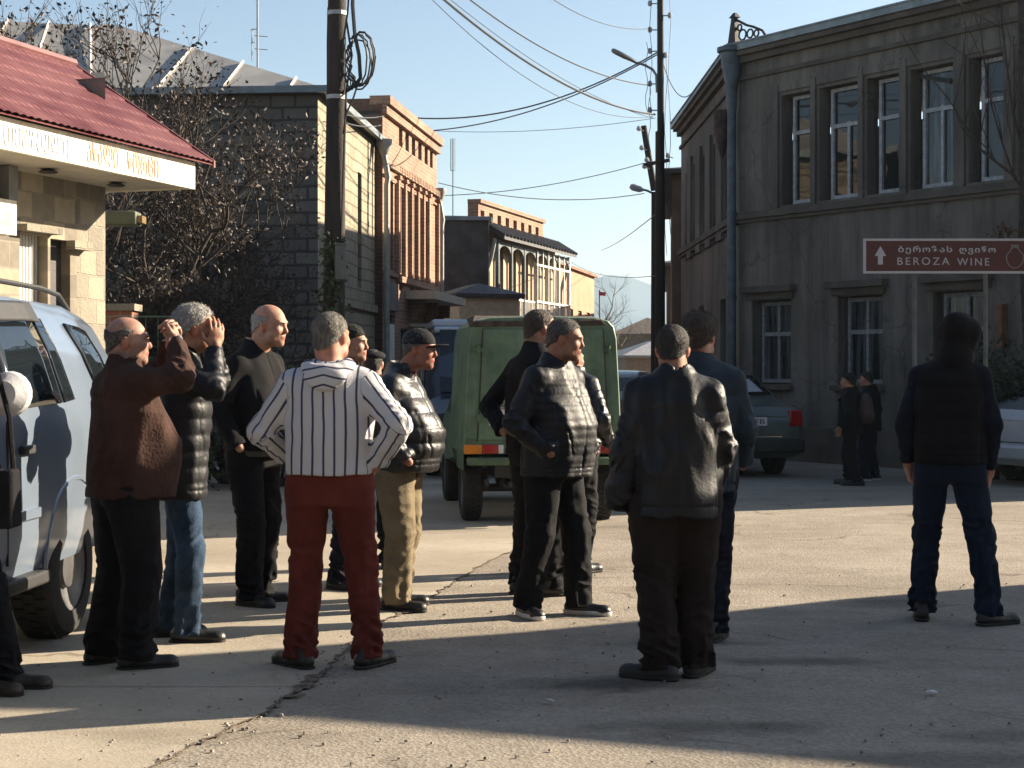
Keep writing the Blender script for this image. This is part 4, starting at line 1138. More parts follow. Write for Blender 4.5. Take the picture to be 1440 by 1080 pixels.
def car_body(parent, name, mat, st, cutouts=(), ring=None):
    """st: stations (y, z_low, z_belt, z_top, half width low, belt, top); the body is skinned along y."""
    q = MB(); rings = []
    for (y, zl, zb, zt, wl, wb, wt) in st:
        zm = zl + (zb - zl) * .45
        half = [(0, zl), (wl * .82, zl), (wl * .97, zl + .05), (wl * 1.0, zl + (zm - zl) * .5), (max(wl, wb) * 1.0, zm), (wb * 1.0, zb - (zb - zm) * .3), (wb * .985, zb), (wb + (wt - wb) * .5, zb + (zt - zb) * .5), (wt * 1.0, zb + (zt - zb) * .86), (wt * .9, zt - .01 * (zt > zb + .1)), (wt * .55, zt + .012), (0, zt + .018)]
        rings.append(half + [(-x, z) for (x, z) in half[-2:0:-1]])
    n = len(rings[0])
    for (s, r_) in zip(st, rings):
        q.v += [(x, s[0], z) for (x, z) in r_]
    for k in range(len(st) - 1):
        for j in range(n): q.f.append((k * n + j, k * n + (j + 1) % n, (k + 1) * n + (j + 1) % n, (k + 1) * n + j))
    q.f.append(tuple(range(n))); q.f.append(tuple((len(st) - 1) * n + j for j in range(n)))
    o = q.build(name, mat, parent)
    if cutouts:
        c = MB()
        for (y, z, r) in cutouts:
            c.lathe([(r, -1.5), (r, -.62)], (0, y, z), (1, 0, 0), 28); c.lathe([(r, .62), (r, 1.5)], (0, y, z), (1, 0, 0), 28)
        co = c.build('cutter', None)
        bm_ = o.modifiers.new('arch', 'BOOLEAN'); bm_.object = co; bm_.operation = 'DIFFERENCE'; bm_.solver = 'EXACT'
        bpy.context.view_layer.update()
        me = bpy.data.meshes.new_from_object(o.evaluated_get(bpy.context.evaluated_depsgraph_get()))
        o.modifiers.clear(); o.data = me; bpy.data.objects.remove(co)
        me.materials.clear(); me.materials.append(mat)
    me = o.data
    me.polygons.foreach_set('use_smooth', [True] * len(me.polygons)); me.set_sharp_from_angle(angle=R(32))
    return o


def station_at(st, y):
    for a, b in zip(st[:-1], st[1:]):
        if min(a[0], b[0]) <= y <= max(a[0], b[0]):
            t = (y - a[0]) / (b[0] - a[0]); return [a[k] + (b[k] - a[k]) * t for k in range(7)]
    return list(st[0] if abs(y - st[0][0]) < abs(y - st[-1][0]) else st[-1])


def side_pt(st, y, f, sgn, off=.006):
    """point on the glasshouse side: f = 0 at the belt, 1 near the roof"""
    s = station_at(st, y); f2 = f * .86
    z = s[2] + (s[3] - s[2]) * f2
    x = s[5] * .985 + (s[6] - s[5] * .985) * min(1, f2 / .86)
    if f2 <= .5: x = s[5] * .985 + ((s[5] + (s[6] - s[5]) * .5) - s[5] * .985) * (f2 / .5)
    else: x = (s[5] + (s[6] - s[5]) * .5) + (s[6] - (s[5] + (s[6] - s[5]) * .5)) * ((f2 - .5) / .36)
    return Vector((sgn * (x + off), y, z))


def side_glass(parent, st, corners, sgn, name='window', mat=None, off=.006, n=6):
    """corners: (y, f) of a four-cornered pane: bottom a, bottom b, top b, top a"""
    q = MB(); (a, b, c, d) = corners
    for i in range(n + 1):
        for j in range(n + 1):
            u, v = i / n, j / n
            y = (a[0] * (1 - u) + b[0] * u) * (1 - v) + (d[0] * (1 - u) + c[0] * u) * v
            f = (a[1] * (1 - u) + b[1] * u) * (1 - v) + (d[1] * (1 - u) + c[1] * u) * v
            q.v.append(tuple(side_pt(st, y, f, sgn, off)))
    for i in range(n):
        for j in range(n):
            k = i * (n + 1) + j; q.f.append((k, k + 1, k + n + 2, k + n + 1))
    o = q.build(name, mat or carglass, parent, smooth=True, angle=180)
    s = o.modifiers.new('thick', 'SOLIDIFY'); s.thickness = .008; s.offset = 0
    return o


def plate(parent, x, y, z, yaw, txt, wd=.52, h=.112, sgn=1):
    q = MB(); q.box(x - wd / 2, x + wd / 2, y - .012, y, z, z + h); o = q.build('number_plate', platew, parent)
    text_mesh(txt, h * .62, 'lettering', plateb, o, Matrix(((1, 0, 0, x - wd * .43), (0, 0, -1, y - .0125), (0, 1, 0, z + h * .19), (0, 0, 0, 1))), width=wd * .86, depth=.003)


# ---- the silver four by four at the left edge; y runs to its tail
sv_dir = Vector((.057, 1)).normalized()
side_x = GX(110, 8.95)                        # its left flank at the rear wheel
HW = .90
suv = empty('parked_car', (side_x - HW, 8.95, 0), math.atan2(sv_dir.y, sv_dir.x) - R(90))
tag(suv, 'silver off-road car with roof rails, cut by the left edge behind the two men', 'car', 'parked cars')
silver = M('silver_paint', (.20, .25, .325), rough=.3, var=.08, scale=2, bump=0, metal=.35, coat=.9)
ST = [(-3.62, .50, .80, .80, .62, .66, .50), (-3.5, .40, .98, .98, .80, .80, .66), (-3.1, .38, 1.06, 1.07, .87, .85, .74), (-2.35, .38, 1.16, 1.18, .90, .88, .74), (-2.2, .38, 1.17, 1.24, .90, .88, .74), (-1.55, .38, 1.20, 1.74, .90, .89, .68), (-1.2, .38, 1.21, 1.82, .90, .89, .68), (-.3, .38, 1.24, 1.845, .90, .90, .69), (.60, .40, 1.26, 1.83, .90, .89, .68), (1.02, .42, 1.26, 1.77, .89, .88, .67), (1.17, .45, 1.22, 1.52, .88, .87, .70), (1.25, .5, 1.1, 1.14, .86, .84, .74)]
RW = .375
car_body(suv, 'body', silver, ST, cutouts=[(0, RW + .02, .47), (-2.62, RW + .02, .47)])
for sg_ in (1, -1):
    wheel(suv, sg_ * .77, 0, RW, .24, sg_); wheel(suv, sg_ * .77, -2.62, RW, .24, sg_)
    side_glass(suv, ST, [(-1.55, .06), (-.98, .06), (-.98, .94), (-1.25, .94)], sg_)
    side_glass(suv, ST, [(-.88, .06), (-.16, .06), (-.20, .94), (-.88, .94)], sg_)
    side_glass(suv, ST, [(-.12, .06), (.06, .08), (-.02, .94), (-.16, .94)], sg_)
    side_glass(suv, ST, [(.50, .24), (.86, .28), (.74, .88), (.36, .92)], sg_)
    side_glass(suv, ST, [(-1.3, .9), (-.93, .9), (-.93, 1.1), (-1.22, 1.1)], sg_, 'window_visor', blackpl, .028)
    side_glass(suv, ST, [(-.9, .9), (-.12, .9), (-.14, 1.1), (-.9, 1.1)], sg_, 'window_visor', blackpl, .028)
    q = MB(); q.box(sg_ * .905 - .012, sg_ * .905 + .012, -2.05, -.58, .70, .755); q.build('side_moulding', silver, suv, bevel=.006)
    for (y0, y1) in ((-1.02, -.99),):
        q = MB(); s = station_at(ST, y0)
        q.box(sg_ * .897 - .006, sg_ * .897 + .006, y0 + .01, y0 + .018, .5 if y0 < -.5 else .9, 1.2); q.build('door_seam', blackpl, suv)
    q = MB(); q.box(sg_ * .915 - .016, sg_ * .915 + .016, -.86, -.70, 1.03, 1.075); q.build('door_handle', blackpl, suv, bevel=.008)
    q = MB(); q.box(sg_ * .89 - .05, sg_ * .89 + .05, -2.1, -.5, .36, .43); q.build('side_step', blackpl, suv, bevel=.015)
    q = MB(); rl = [(-1.35, 1.80), (-1.2, 1.90), (-.9, 1.925), (.3, 1.91), (.60, 1.885), (.78, 1.80)]
    q.tube([(sg_ * .60, y, z) for y, z in rl], .015, 8); q.build('roof_rail', blackpl, suv, smooth=True)
    q = MB(); q.tube([(sg_ * .90, -1.44, 1.24), (sg_ * .98, -1.46, 1.27)], .03, 8)
    q.lathe([(.0, -.07), (.06, -.065), (.10, -.02), (.105, .03), (.09, .055), (0, .06)], (sg_ * 1.06, -1.44, 1.34), (0, 1, 0), 20)
    q.build('side_mirror', M('mirror_shell', (.42, .42, .42), rough=.35), suv, smooth=True)
    n = 14                                   # rolled lip round each arch
    for (yc, rr0) in ((0, .47), (-2.62, .47)):
        q = MB(); arc = [(sg_ * .905, yc + rr0 * math.cos(math.pi * t / n), RW + .02 + rr0 * math.sin(math.pi * t / n)) for t in range(n + 1)]
        q.tube([(sg_ * .893, y_, z_) for x_, y_, z_ in arc], .016, 6); q.build('arch_lip', silver, suv, smooth=True)
    q = MB(); q.box(sg_ * .84 - .05, sg_ * .84 + .05, 1.14, 1.24, .95, 1.3); q.build('tail_light', redlens, suv, bevel=.015)
q = MB(); q.box(-.86, .86, 1.14, 1.3, .45, .68); q.build('bumper', silver, suv, bevel=.04)

# ---- the green box van
vy = gy(738)
van = empty('delivery_van', (GX(764, vy), vy, 0), R(6.5))
tag(van, 'old faded green box van seen from behind, rust along its roof edge', 'van', 'parked cars')
vgreen = M('faded_green_paint', (.095, .175, .112), rough=.55, var=.35, scale=3.5, bump=.1, bscale=9, col2=(.145, .235, .15), streak=.25, coat=.15, detail=7)
vtrim = M('dull_green_trim', (.07, .115, .062), rough=.6, var=.3)
rust = M('rusty_edge', (.06, .045, .032), rough=.95, var=.5, scale=14, bump=.5)
def vhw(z): return .755 - .065 * max(0, (z - .72)) / 1.24     # half width narrows upwards
q = MB(); L_ = 1.75
zs_ = [.66, .74, 1.2, 1.22, 1.75, 1.86, 1.915, 1.94]; hw = [.735, .75, vhw(1.2), vhw(1.22), vhw(1.75), .675, .62, .50]
ring = [(x, z) for x, z in zip(hw, zs_)] + [(0, 1.955)] + [(-x, z) for x, z in zip(hw[::-1], zs_[::-1])]
n = len(ring)
ysl = [0, .015, .05, .6, 1.2, L_ - .05, L_]
ins = [.02, .006, 0, 0, 0, 0, .03]
for y, i_ in zip(ysl, ins):
    q.v += [(x * (1 - i_), y, z - (i_ * .5 if z > 1.5 else -i_ * .4)) for x, z in ring]
for k in range(len(ysl) - 1):
    for j in range(n): q.f.append((k * n + j, k * n + (j + 1) % n, (k + 1) * n + (j + 1) % n, (k + 1) * n + j))
q.f.append(tuple(range(n))); q.f.append(tuple((len(ysl) - 1) * n + j for j in range(n)))
q.build('cargo_box', vgreen, van, smooth=True, angle=28)
dw = .615
for sg_ in (-1, 1):
    q = MB()
    q.hexa([(sg_ * .006, -.012, .78), (sg_ * dw, -.012, .78), (sg_ * dw, .01, .78), (sg_ * .006, .01, .78), (sg_ * .006, -.012, 1.83), (sg_ * (dw - .05), -.012, 1.83), (sg_ * (dw - .05), .01, 1.83), (sg_ * .006, .01, 1.83)])
    dr = q.build('rear_door', vgreen, van, bevel=.006)
    q = MB(); q.box(min(sg_ * .01, sg_ * (dw - .03)), max(sg_ * .01, sg_ * (dw - .03)), -.022, -.0125, 1.205, 1.225); q.build('rib', vtrim, dr)
    for z in (1.62, .98):
        q = MB(); q.box(sg_ * dw - .045, sg_ * dw + .05, -.035, -.0125, z, z + .035); q.tube([(sg_ * dw + .005, -.03, z - .02), (sg_ * dw + .005, -.03, z + .055)], .014, 8); q.build('hinge', vtrim, dr)
    q = MB(); q.tube([(sg_ * (dw + .004), -.010, .78), (sg_ * (dw - .048), -.010, 1.83)], .007, 4); q.build('door_seal', blackpl, dr)
    q = MB(); x0 = sg_ * .66; q.box(x0 - .085 * 1.0, x0 + .085, -.03, .02, .665, .755)
    tl = q.build('tail_light', amber if sg_ < 0 else redlens, van, bevel=.012)
    q = MB(); xi = sg_ * .50; q.box(xi - .074, xi + .074, -.03, .02, .667, .753); q.build('tail_light', redlens, van, bevel=.012)
    q = MB(); xi = sg_ * .40; q.box(xi - .024, xi + .024, -.028, .02, .669, .751); q.build('reversing_light', clear, van, bevel=.008)
q = MB(); q.box(-.72, .72, -.06, .0, .56, .635); q.build('bumper', vtrim, van, bevel=.015)
q = MB(); q.box(.03, .07, -.045, -.0125, 1.10, 1.32); q.box(.035, .065, -.06, -.045, 1.12, 1.16); q.build('door_handle', blackpl, van, bevel=.004)
q = MB(); q.box(-.735, -.30, -.012, -.002, .79, .8); q.build('rain_strip', vtrim, van)
plate(van, -.36, -.012, .93, 0, 'AB 617', .30, .15)
q = MB(); q.box(-.50, -.22, -.05, -.0125, 1.09, 1.105); q.build('plate_lamp', chrome, van)
q = MB(); q.hexa([(-.70, -.014, 1.845), (.60, -.014, 1.865), (.60, .3, 1.94), (-.70, .3, 1.93), (-.66, -.008, 1.90), (.55, -.008, 1.925), (.5, .3, 1.965), (-.62, .3, 1.965)]); q.build('roof_seam', rust, van, bevel=.01)
cabm = vgreen
STV = [(1.72, .5, .95, 1.42, .72, .73, .60), (2.35, .45, .98, 1.44, .74, .74, .60), (2.75, .42, .98, 1.02, .74, .73, .62), (3.5, .45, .92, .94, .70, .69, .6), (3.62, .5, .8, .82, .66, .64, .5)]
car_body(van, 'cab', cabm, STV, cutouts=[(2.95, .31, .37)])
for sg_ in (1, -1):
    wheel(van, sg_ * .635, .55, .315, .185, sg_); wheel(van, sg_ * .635, 2.95, .315, .17, sg_)
    side_glass(van, STV, [(1.80, .08), (2.5, .08), (2.3, .92), (1.80, .92)], sg_)
    q = MB(); q.box(sg_ * .735 - .006, sg_ * .735 + .006, .2, .9, .5, .67); q.build('wheel_guard', vtrim, van)
    q = MB(); q.box(sg_ * .52 - .02, sg_ * .52 + .02, .1, 1.0, .36, .42); q.box(sg_ * .52 - .045, sg_ * .52 + .045, .5, .6, .28, .5); q.build('leaf_spring', blackpl, van)
q = MB(); q.tube([(-.6, .55, .315), (.6, .55, .315)], .04, 8); q.lathe([(.02, -.12), (.11, -.06), (.11, .06), (.02, .12)], (0, .55, .315), (1, 0, 0), 16); q.build('rear_axle', blackpl, van, smooth=True)
q = MB(); q.box(-.45, .45, .05, 2.6, .44, .56); q.tube([(-.3, .0, .38), (-.3, 1.2, .38)], .03, 8); q.lathe([(.06, 0), (.08, .02), (.08, .38), (.06, .4)], (-.3, .35, .38), (0, 1, 0), 12); q.build('chassis', blackpl, van)

# ---- saloon cars
def saloon(label, loc, rz, mat, platetxt=None, W_=.84, tail=redlens, blind=False):
    t = empty('parked_car', (*loc, 0), rz); tag(t, label, 'car', 'parked cars')
    s = [(-.02, .34, .80, .82, .74, .72, .55), (.06, .26, .92, .94, .80, .79, .66), (.32, .24, .96, .985, .83, .81, .70), (.62, .24, .96, 1.06, W_, .82, .70), (1.12, .24, .95, 1.37, W_, .82, .60), (1.5, .24, .94, 1.42, W_, .82, .59), (2.2, .24, .93, 1.40, W_, .82, .58), (2.55, .24, .92, 1.27, W_, .82, .60), (3.05, .24, .92, .96, W_, .81, .68), (3.85, .26, .80, .83, .80, .77, .62), (4.08, .34, .62, .64, .72, .68, .5)]
    car_body(t, 'body', mat, s, cutouts=[(.88, .30, .355), (3.3, .30, .355)])
    for sg_ in (1, -1):
        wheel(t, sg_ * .73, .88, .30, .185, sg_); wheel(t, sg_ * .73, 3.3, .30, .185, sg_)
        side_glass(t, s, [(1.25, .1), (1.72, .1), (1.72, .92), (1.32, .92)], sg_); side_glass(t, s, [(1.78, .1), (2.72, .1), (2.38, .92), (1.78, .92)], sg_)
        q = MB(); q.hexa([(sg_ * .59, -.045, .69), (sg_ * .79, -.025, .69), (sg_ * .855, .18, .69), (sg_ * .59, .18, .69), (sg_ * .59, -.03, .91), (sg_ * .77, -.01, .91), (sg_ * .84, .2, .91), (sg_ * .59, .18, .91)])
        q.build('tail_light', tail, t, bevel=.015)
        q = MB(); q.hexa([(sg_ * .45, 4.0, .56), (sg_ * .74, 3.92, .56), (sg_ * .74, 3.8, .56), (sg_ * .45, 3.8, .56), (sg_ * .45, 3.97, .69), (sg_ * .73, 3.88, .69), (sg_ * .73, 3.8, .69), (sg_ * .45, 3.8, .69)]); q.build('headlight', clear, t, bevel=.015)
        q = MB(); q.box(sg_ * .855 - .012, sg_ * .855 + .012, 1.78, 1.9, .78, .81); q.box(sg_ * .855 - .012, sg_ * .855 + .012, 1.3, 1.42, .78, .81); q.build('door_handle', blackpl, t)
        q = MB(); q.box(sg_ * .90 - .06, sg_ * .90 + .06, 2.5, 2.62, .93, 1.04); q.build('side_mirror', mat, t, bevel=.03)
    def top(y, u): s_ = station_at(s, y); return Vector((u * s_[6] * .93, y, s_[3] + .02))
    for (y0, y1, nm) in ((.66, 1.08, 'rear_window'), (3.0, 2.56, 'windscreen')):
        q = MB(); a, b, c, d = top(y0, -.95), top(y0, .95), top(y1, .88), top(y1, -.88)
        q.quad(a, b, c, d); o = q.build(nm, carglass, t); so_ = o.modifiers.new('thick', 'SOLIDIFY'); so_.thickness = .01
    if blind:
        q = MB(); a, b, c, d = top(.70, -.5), top(.70, .78), top(.98, .70), top(.98, -.5); up_ = Vector((0, -.012, .016))
        q.quad(a + up_, b + up_, c + up_, d + up_); o = q.build('sun_blind', M('pale_blind', (.34, .36, .37), rough=.7), t); so_ = o.modifiers.new('thick', 'SOLIDIFY'); so_.thickness = .004
    q = MB(); q.box(-.80, .80, -.09, .08, .33, .52); q.build('bumper', blackpl if platetxt else mat, t, bevel=.04)
    q = MB(); q.box(-.78, .78, 4.0, 4.16, .28, .5); q.build('bumper', mat, t, bevel=.04)
    q = MB(); q.box(-.48, .48, -.024, .05, .545, .56); q.build('boot_trim', chrome, t)
    if platetxt: plate(t, 0, -.022, .70, 0, platetxt)
    return t


saloon('dark green saloon parked with its tail to us below the stuccoed wall', (GX(1052, 21.9), 21.9), R(14), carpaint('bottle_green_paint', (.045, .075, .07), rough=.35), 'OIO FB', blind=True)
saloon('pale silver saloon cut by the right edge, red tail light showing', (GX(1408, 20.3) + .05, 20.5), R(-68), carpaint('pale_silver_paint', (.36, .37, .38), rough=.3))
saloon('dark saloon in the distance between the green van and the tall pole', (GX(893, 33), 37), R(176), carpaint('dark_blue_paint', (.03, .035, .05)))
# ---- white minibus in front of the van
mbm = carpaint('navy_bus_paint', (.025, .035, .06), rough=.35)
mb_ = empty('minibus', (GX(664, 26), 26, 0), R(185)); tag(mb_, 'dark minibus with a pale blue roof, almost hidden beyond the green van', 'minibus')
s = [(0, .4, 1.0, 2.02, .85, .86, .76), (.15, .36, 1.05, 2.08, .9, .9, .78), (2.6, .36, 1.05, 2.1, .9, .9, .78), (3.2, .36, 1.05, 2.04, .9, .9, .77), (3.75, .36, 1.05, 1.5, .9, .88, .74), (3.95, .38, 1.02, 1.1, .88, .86, .72), (4.35, .42, .85, .88, .84, .82, .66)]
car_body(mb_, 'body', mbm, s, cutouts=[(.9, .33, .4), (3.5, .33, .4)])
for sg_ in (1, -1):
    wheel(mb_, sg_ * .77, .9, .33, .2, sg_); wheel(mb_, sg_ * .77, 3.5, .33, .2, sg_)
    for (a, b) in ((.3, 1.3), (1.36, 2.4), (2.46, 3.3)): side_glass(mb_, s, [(a, .1), (b, .1), (b - (.0 if b < 3 else .2), .85), (a, .85)], sg_)
    q = MB(); q.hexa([(sg_ * .5, 4.3, .62), (sg_ * .8, 4.24, .62), (sg_ * .8, 4.1, .62), (sg_ * .5, 4.1, .62), (sg_ * .5, 4.25, .8), (sg_ * .78, 4.2, .8), (sg_ * .78, 4.1, .8), (sg_ * .5, 4.1, .8)]); q.build('headlight', clear, mb_, bevel=.015)
q = MB(); q.quad((-.68, 3.96, 1.14), (.68, 3.96, 1.14), (.66, 3.30, 2.0), (-.66, 3.30, 2.0)); o = q.build('windscreen', carglass, mb_); so_ = o.modifiers.new('thick', 'SOLIDIFY'); so_.thickness = .02; so_.offset = 1
q = MB(); q.box(-.84, .84, 4.25, 4.42, .4, .58); q.build('bumper', mbm, mb_, bevel=.04)
q = MB(); q.box(-.76, .76, .1, 3.28, 2.05, 2.15); q.box(-.74, .74, 3.18, 3.32, 1.96, 2.049); q.build('roof', carpaint('pale_blue_paint', (.45, .52, .6)), mb_, bevel=.03)
# ------------------------------------------------------------------ people: bodies and clothes as blended solids, meshed from a distance field
def _lerp(a, b, t): return a + (b - a) * t


class Noise3:
    def __init__(s, seed):
        s.g = np.random.RandomState(seed).uniform(-1, 1, (24, 24, 24)).astype(np.float32)

    def __call__(s, P):
        i = np.floor(P).astype(np.int32); f = P - i; f = f * f * (3 - 2 * f); i %= 24; j = (i + 1) % 24
        g = s.g; x0, y0, z0 = i[..., 0], i[..., 1], i[..., 2]; x1, y1, z1 = j[..., 0], j[..., 1], j[..., 2]
        fx, fy, fz = f[..., 0], f[..., 1], f[..., 2]
        return _lerp(_lerp(_lerp(g[x0, y0, z0], g[x1, y0, z0], fx), _lerp(g[x0, y1, z0], g[x1, y1, z0], fx), fy),
                     _lerp(_lerp(g[x0, y0, z1], g[x1, y0, z1], fx), _lerp(g[x0, y1, z1], g[x1, y1, z1], fx), fy), fz)


NZ = Noise3(4)


def frame(fwd, up):
    f = np.array(fwd, float); f /= np.linalg.norm(f); u = np.array(up, float); u -= f * u.dot(f); u /= np.linalg.norm(u)
    return np.stack([np.cross(f, u), f, u])          # rows: right, forward, up


class SDF:
    """Blend of simple solids; each entry is (lo, hi, function, blend radius)."""

    def __init__(s): s.it = []; s.post = []; s.sub = []

    def add(s, lo, hi, fn, k=.03): s.it.append((np.array(lo, float), np.array(hi, float), fn, k)); return s

    def cone(s, a, b, ra, rb, k=.03, quilt=0, amp=0, flat=False, bulge=0.0, folds=0, seed=0, fpos=1.0, groove=False):
        a = np.array(a, float); b = np.array(b, float); ba = b - a; L2 = ba.dot(ba); L_ = math.sqrt(L2); m = max(ra, rb) + .03
        fr_ = frame(ba, (0.31, .2, .93) if abs(ba[2]) < .9 * L_ else (0, 1, .1))

        def fn(P):
            d = P - a; h0 = (d @ ba) / L2; h = np.clip(h0, 0, 1)
            r = ra + (rb - ra) * h + bulge * np.sin(np.pi * h)
            if quilt: r = r + amp * (np.abs(np.sin(h0 * L_ / quilt * np.pi)) ** .6 - .6)
            if folds:
                q = d @ fr_.T; ang = np.arctan2(q[..., 2], q[..., 0])
                t_ = h0 * L_; env = .42 + .8 * np.exp(-((h - fpos) / .28) ** 2)
                w1 = t_ * 42 + 1.6 * np.sin(ang + seed) + 1.2 * NZ(P * 7 + seed)
                n1_ = NZ(np.stack([np.cos(ang) * 1.3 + seed, w1 * .55, np.sin(ang) * 1.3], -1)); n2_ = NZ(np.stack([q[..., 0] * 26, q[..., 1] * 7, q[..., 2] * 26], -1) + seed * 2.3)
                r = r + folds * (1.5 * env * (.55 - np.abs(n1_) * 1.8) + .7 * n2_)
            if groove: r = r - .005 * np.exp(-((h0 * L_ - L_ + .055) / .009) ** 2)
            dd = np.linalg.norm(d - h[..., None] * ba, axis=-1) - r
            if flat: dd = np.maximum(dd, np.maximum(h0 - 1, -h0 - .25) * L_)
            return dd
        return s.add(np.minimum(a, b) - m, np.maximum(a, b) + m, fn, k)

    def ell(s, c, r, k=.02, rot=None):
        c = np.array(c, float); r = np.array(r, float); Rm = rot if rot is not None else np.eye(3); m = r.max() + .02

        def fn(P):
            q = (P - c) @ Rm.T; k0 = np.linalg.norm(q / r, axis=-1); k1 = np.linalg.norm(q / (r * r), axis=-1) + 1e-9
            return k0 * (k0 - 1) / k1
        return s.add(c - m, c + m, fn, k)

    def stack(s, prof, k=.03, n=2.3, quilt=0, amp=0, lean=(0, 0), z0=.9, fold=0, seed=0):
        """prof rows: z, centre x, centre y, half width, half depth"""
        p = np.array(prof, float); p = p[p[:, 0].argsort()]
        mx = p[:, 3:].max() + .08

        def fn(P):
            z = P[..., 2]
            cx = np.interp(z, p[:, 0], p[:, 1]) + lean[0] * (z - z0); cy = np.interp(z, p[:, 0], p[:, 2]) + lean[1] * (z - z0)
            ax = np.interp(z, p[:, 0], p[:, 3]); ay = np.interp(z, p[:, 0], p[:, 4])
            if quilt:
                g = amp * (np.abs(np.sin(z / quilt * np.pi)) ** .6 - .6); ax = ax + g; ay = ay + g
            if fold:
                wx = P[..., 0] + .05 * NZ(P * 5 + seed); g = fold * (1.1 * NZ(np.stack([wx * 15, P[..., 1] * 15, z * 3.5 + P[..., 0] * 3], -1) + seed) + .9 * (.5 - 1.6 * np.abs(NZ(np.stack([wx * 8 + z * 3, P[..., 1] * 8, z * 6 - wx * 5], -1) + seed * 1.7)))); ax = ax + g; ay = ay + g
            x = np.abs(P[..., 0] - cx) / ax; y = np.abs(P[..., 1] - cy) / ay
            d = ((x ** n + y ** n) ** (1 / n) - 1) * np.minimum(ax, ay)
            return np.maximum(d, np.maximum(p[0, 0] - z, z - p[-1, 0]))
        lx = [lean[0] * (p[0, 0] - z0), lean[0] * (p[-1, 0] - z0)]; ly = [lean[1] * (p[0, 0] - z0), lean[1] * (p[-1, 0] - z0)]
        return s.add((p[:, 1].min() + min(lx) - mx, p[:, 2].min() + min(ly) - mx, p[0, 0] - .03), (p[:, 1].max() + max(lx) + mx, p[:, 2].max() + max(ly) + mx, p[-1, 0] + .03), fn, k)

    def mesh(s, voxel=.008, pad=.03):
        lo = np.min([i[0] for i in s.it], 0) - pad; hi = np.max([i[1] for i in s.it], 0) + pad
        n = np.ceil((hi - lo) / voxel).astype(int) + 1
        G = np.full(n, .06, np.float32)
        ax = [lo[i] + voxel * np.arange(n[i]) for i in range(3)]

        def block(l, h):
            sl = []
            for i in range(3):
                a = max(0, int((l[i] - lo[i]) / voxel) - 1); b = min(n[i], int((h[i] - lo[i]) / voxel) + 3); sl.append(slice(a, b))
            return tuple(sl), np.stack(np.meshgrid(*[ax[i][sl[i]] for i in range(3)], indexing='ij'), -1).astype(np.float32)
        for l, h, fn, k in s.it:
            sl, P = block(l - k, h + k)
            if P.size == 0: continue
            d = fn(P).astype(np.float32); g = G[sl]
            if k > 0:
                hh = np.clip(.5 + .5 * (g - d) / k, 0, 1); G[sl] = g * (1 - hh) + d * hh - k * hh * (1 - hh)
            else: G[sl] = np.minimum(g, d)
        for l, h, fn, k in s.sub:
            sl, P = block(np.array(l, float), np.array(h, float)); d = -fn(P); g = G[sl]
            hh = np.clip(.5 - .5 * (g - d) / max(k, 1e-6), 0, 1) if k else 0
            G[sl] = g * (1 - hh) + d * hh + k * hh * (1 - hh) if k else np.maximum(g, d)
        if s.post:
            P = np.stack(np.meshgrid(*ax, indexing='ij'), -1).astype(np.float32)
            for fn in s.post: G = fn(P, G).astype(np.float32)
        vg = openvdb.FloatGrid(.06)
        vg.copyFromArray(np.ascontiguousarray(G))
        pts, quads = vg.convertToQuads(isovalue=0.0)
        return pts * voxel + lo, quads


def set_attr(o, name, vals):
    a = o.data.attributes.new(name, 'FLOAT', 'POINT'); a.data.foreach_set('value', np.ascontiguousarray(vals, np.float32))


def vcol(o, cols):
    a = o.data.attributes.new('tone', 'FLOAT_COLOR', 'POINT'); c = np.ones((len(cols), 4), np.float32); c[:, :3] = cols; a.data.foreach_set('color', c.ravel())


# materials
def attr_mat(name, rough, bump=.15, bscale=180, spec=.4, sss=0.0):
    m, nt, b = new_mat(name); L = nt.links.new
    at = node(nt, 'ShaderNodeAttribute'); at.attribute_name = 'tone'
    tc = node(nt, 'ShaderNodeTexCoord'); n1 = node(nt, 'ShaderNodeTexNoise'); setin(n1, Scale=28, Detail=4); L(tc.outputs['Object'], n1.inputs['Vector'])
    rp = node(nt, 'ShaderNodeValToRGB'); rp.color_ramp.elements[0].color = (.66, .60, .58, 1); rp.color_ramp.elements[0].position = .3; rp.color_ramp.elements[1].position = .7; rp.color_ramp.elements[1].color = (1.14, 1.12, 1.1, 1); L(n1.outputs['Fac'], rp.inputs['Fac'])
    mx = node(nt, 'ShaderNodeMix', data_type='RGBA', blend_type='MULTIPLY'); mx.inputs['Factor'].default_value = 1
    L(at.outputs['Color'], mx.inputs[6]); L(rp.outputs['Color'], mx.inputs[7]); L(mx.outputs[2], b.inputs['Base Color'])
    setin(b, Roughness=rough); b.inputs['Specular IOR Level'].default_value = spec
    if sss:
        b.inputs['Subsurface Weight'].default_value = sss; b.inputs['Subsurface Radius'].default_value = (.01, .004, .002); b.inputs['Subsurface Scale'].default_value = .5
    n2 = node(nt, 'ShaderNodeTexNoise'); setin(n2, Scale=bscale, Detail=2); L(tc.outputs['Object'], n2.inputs['Vector'])
    bp = node(nt, 'ShaderNodeBump'); setin(bp, Strength=bump, Distance=.005); L(n2.outputs['Fac'], bp.inputs['Height']); L(bp.outputs['Normal'], b.inputs['Normal'])
    return m


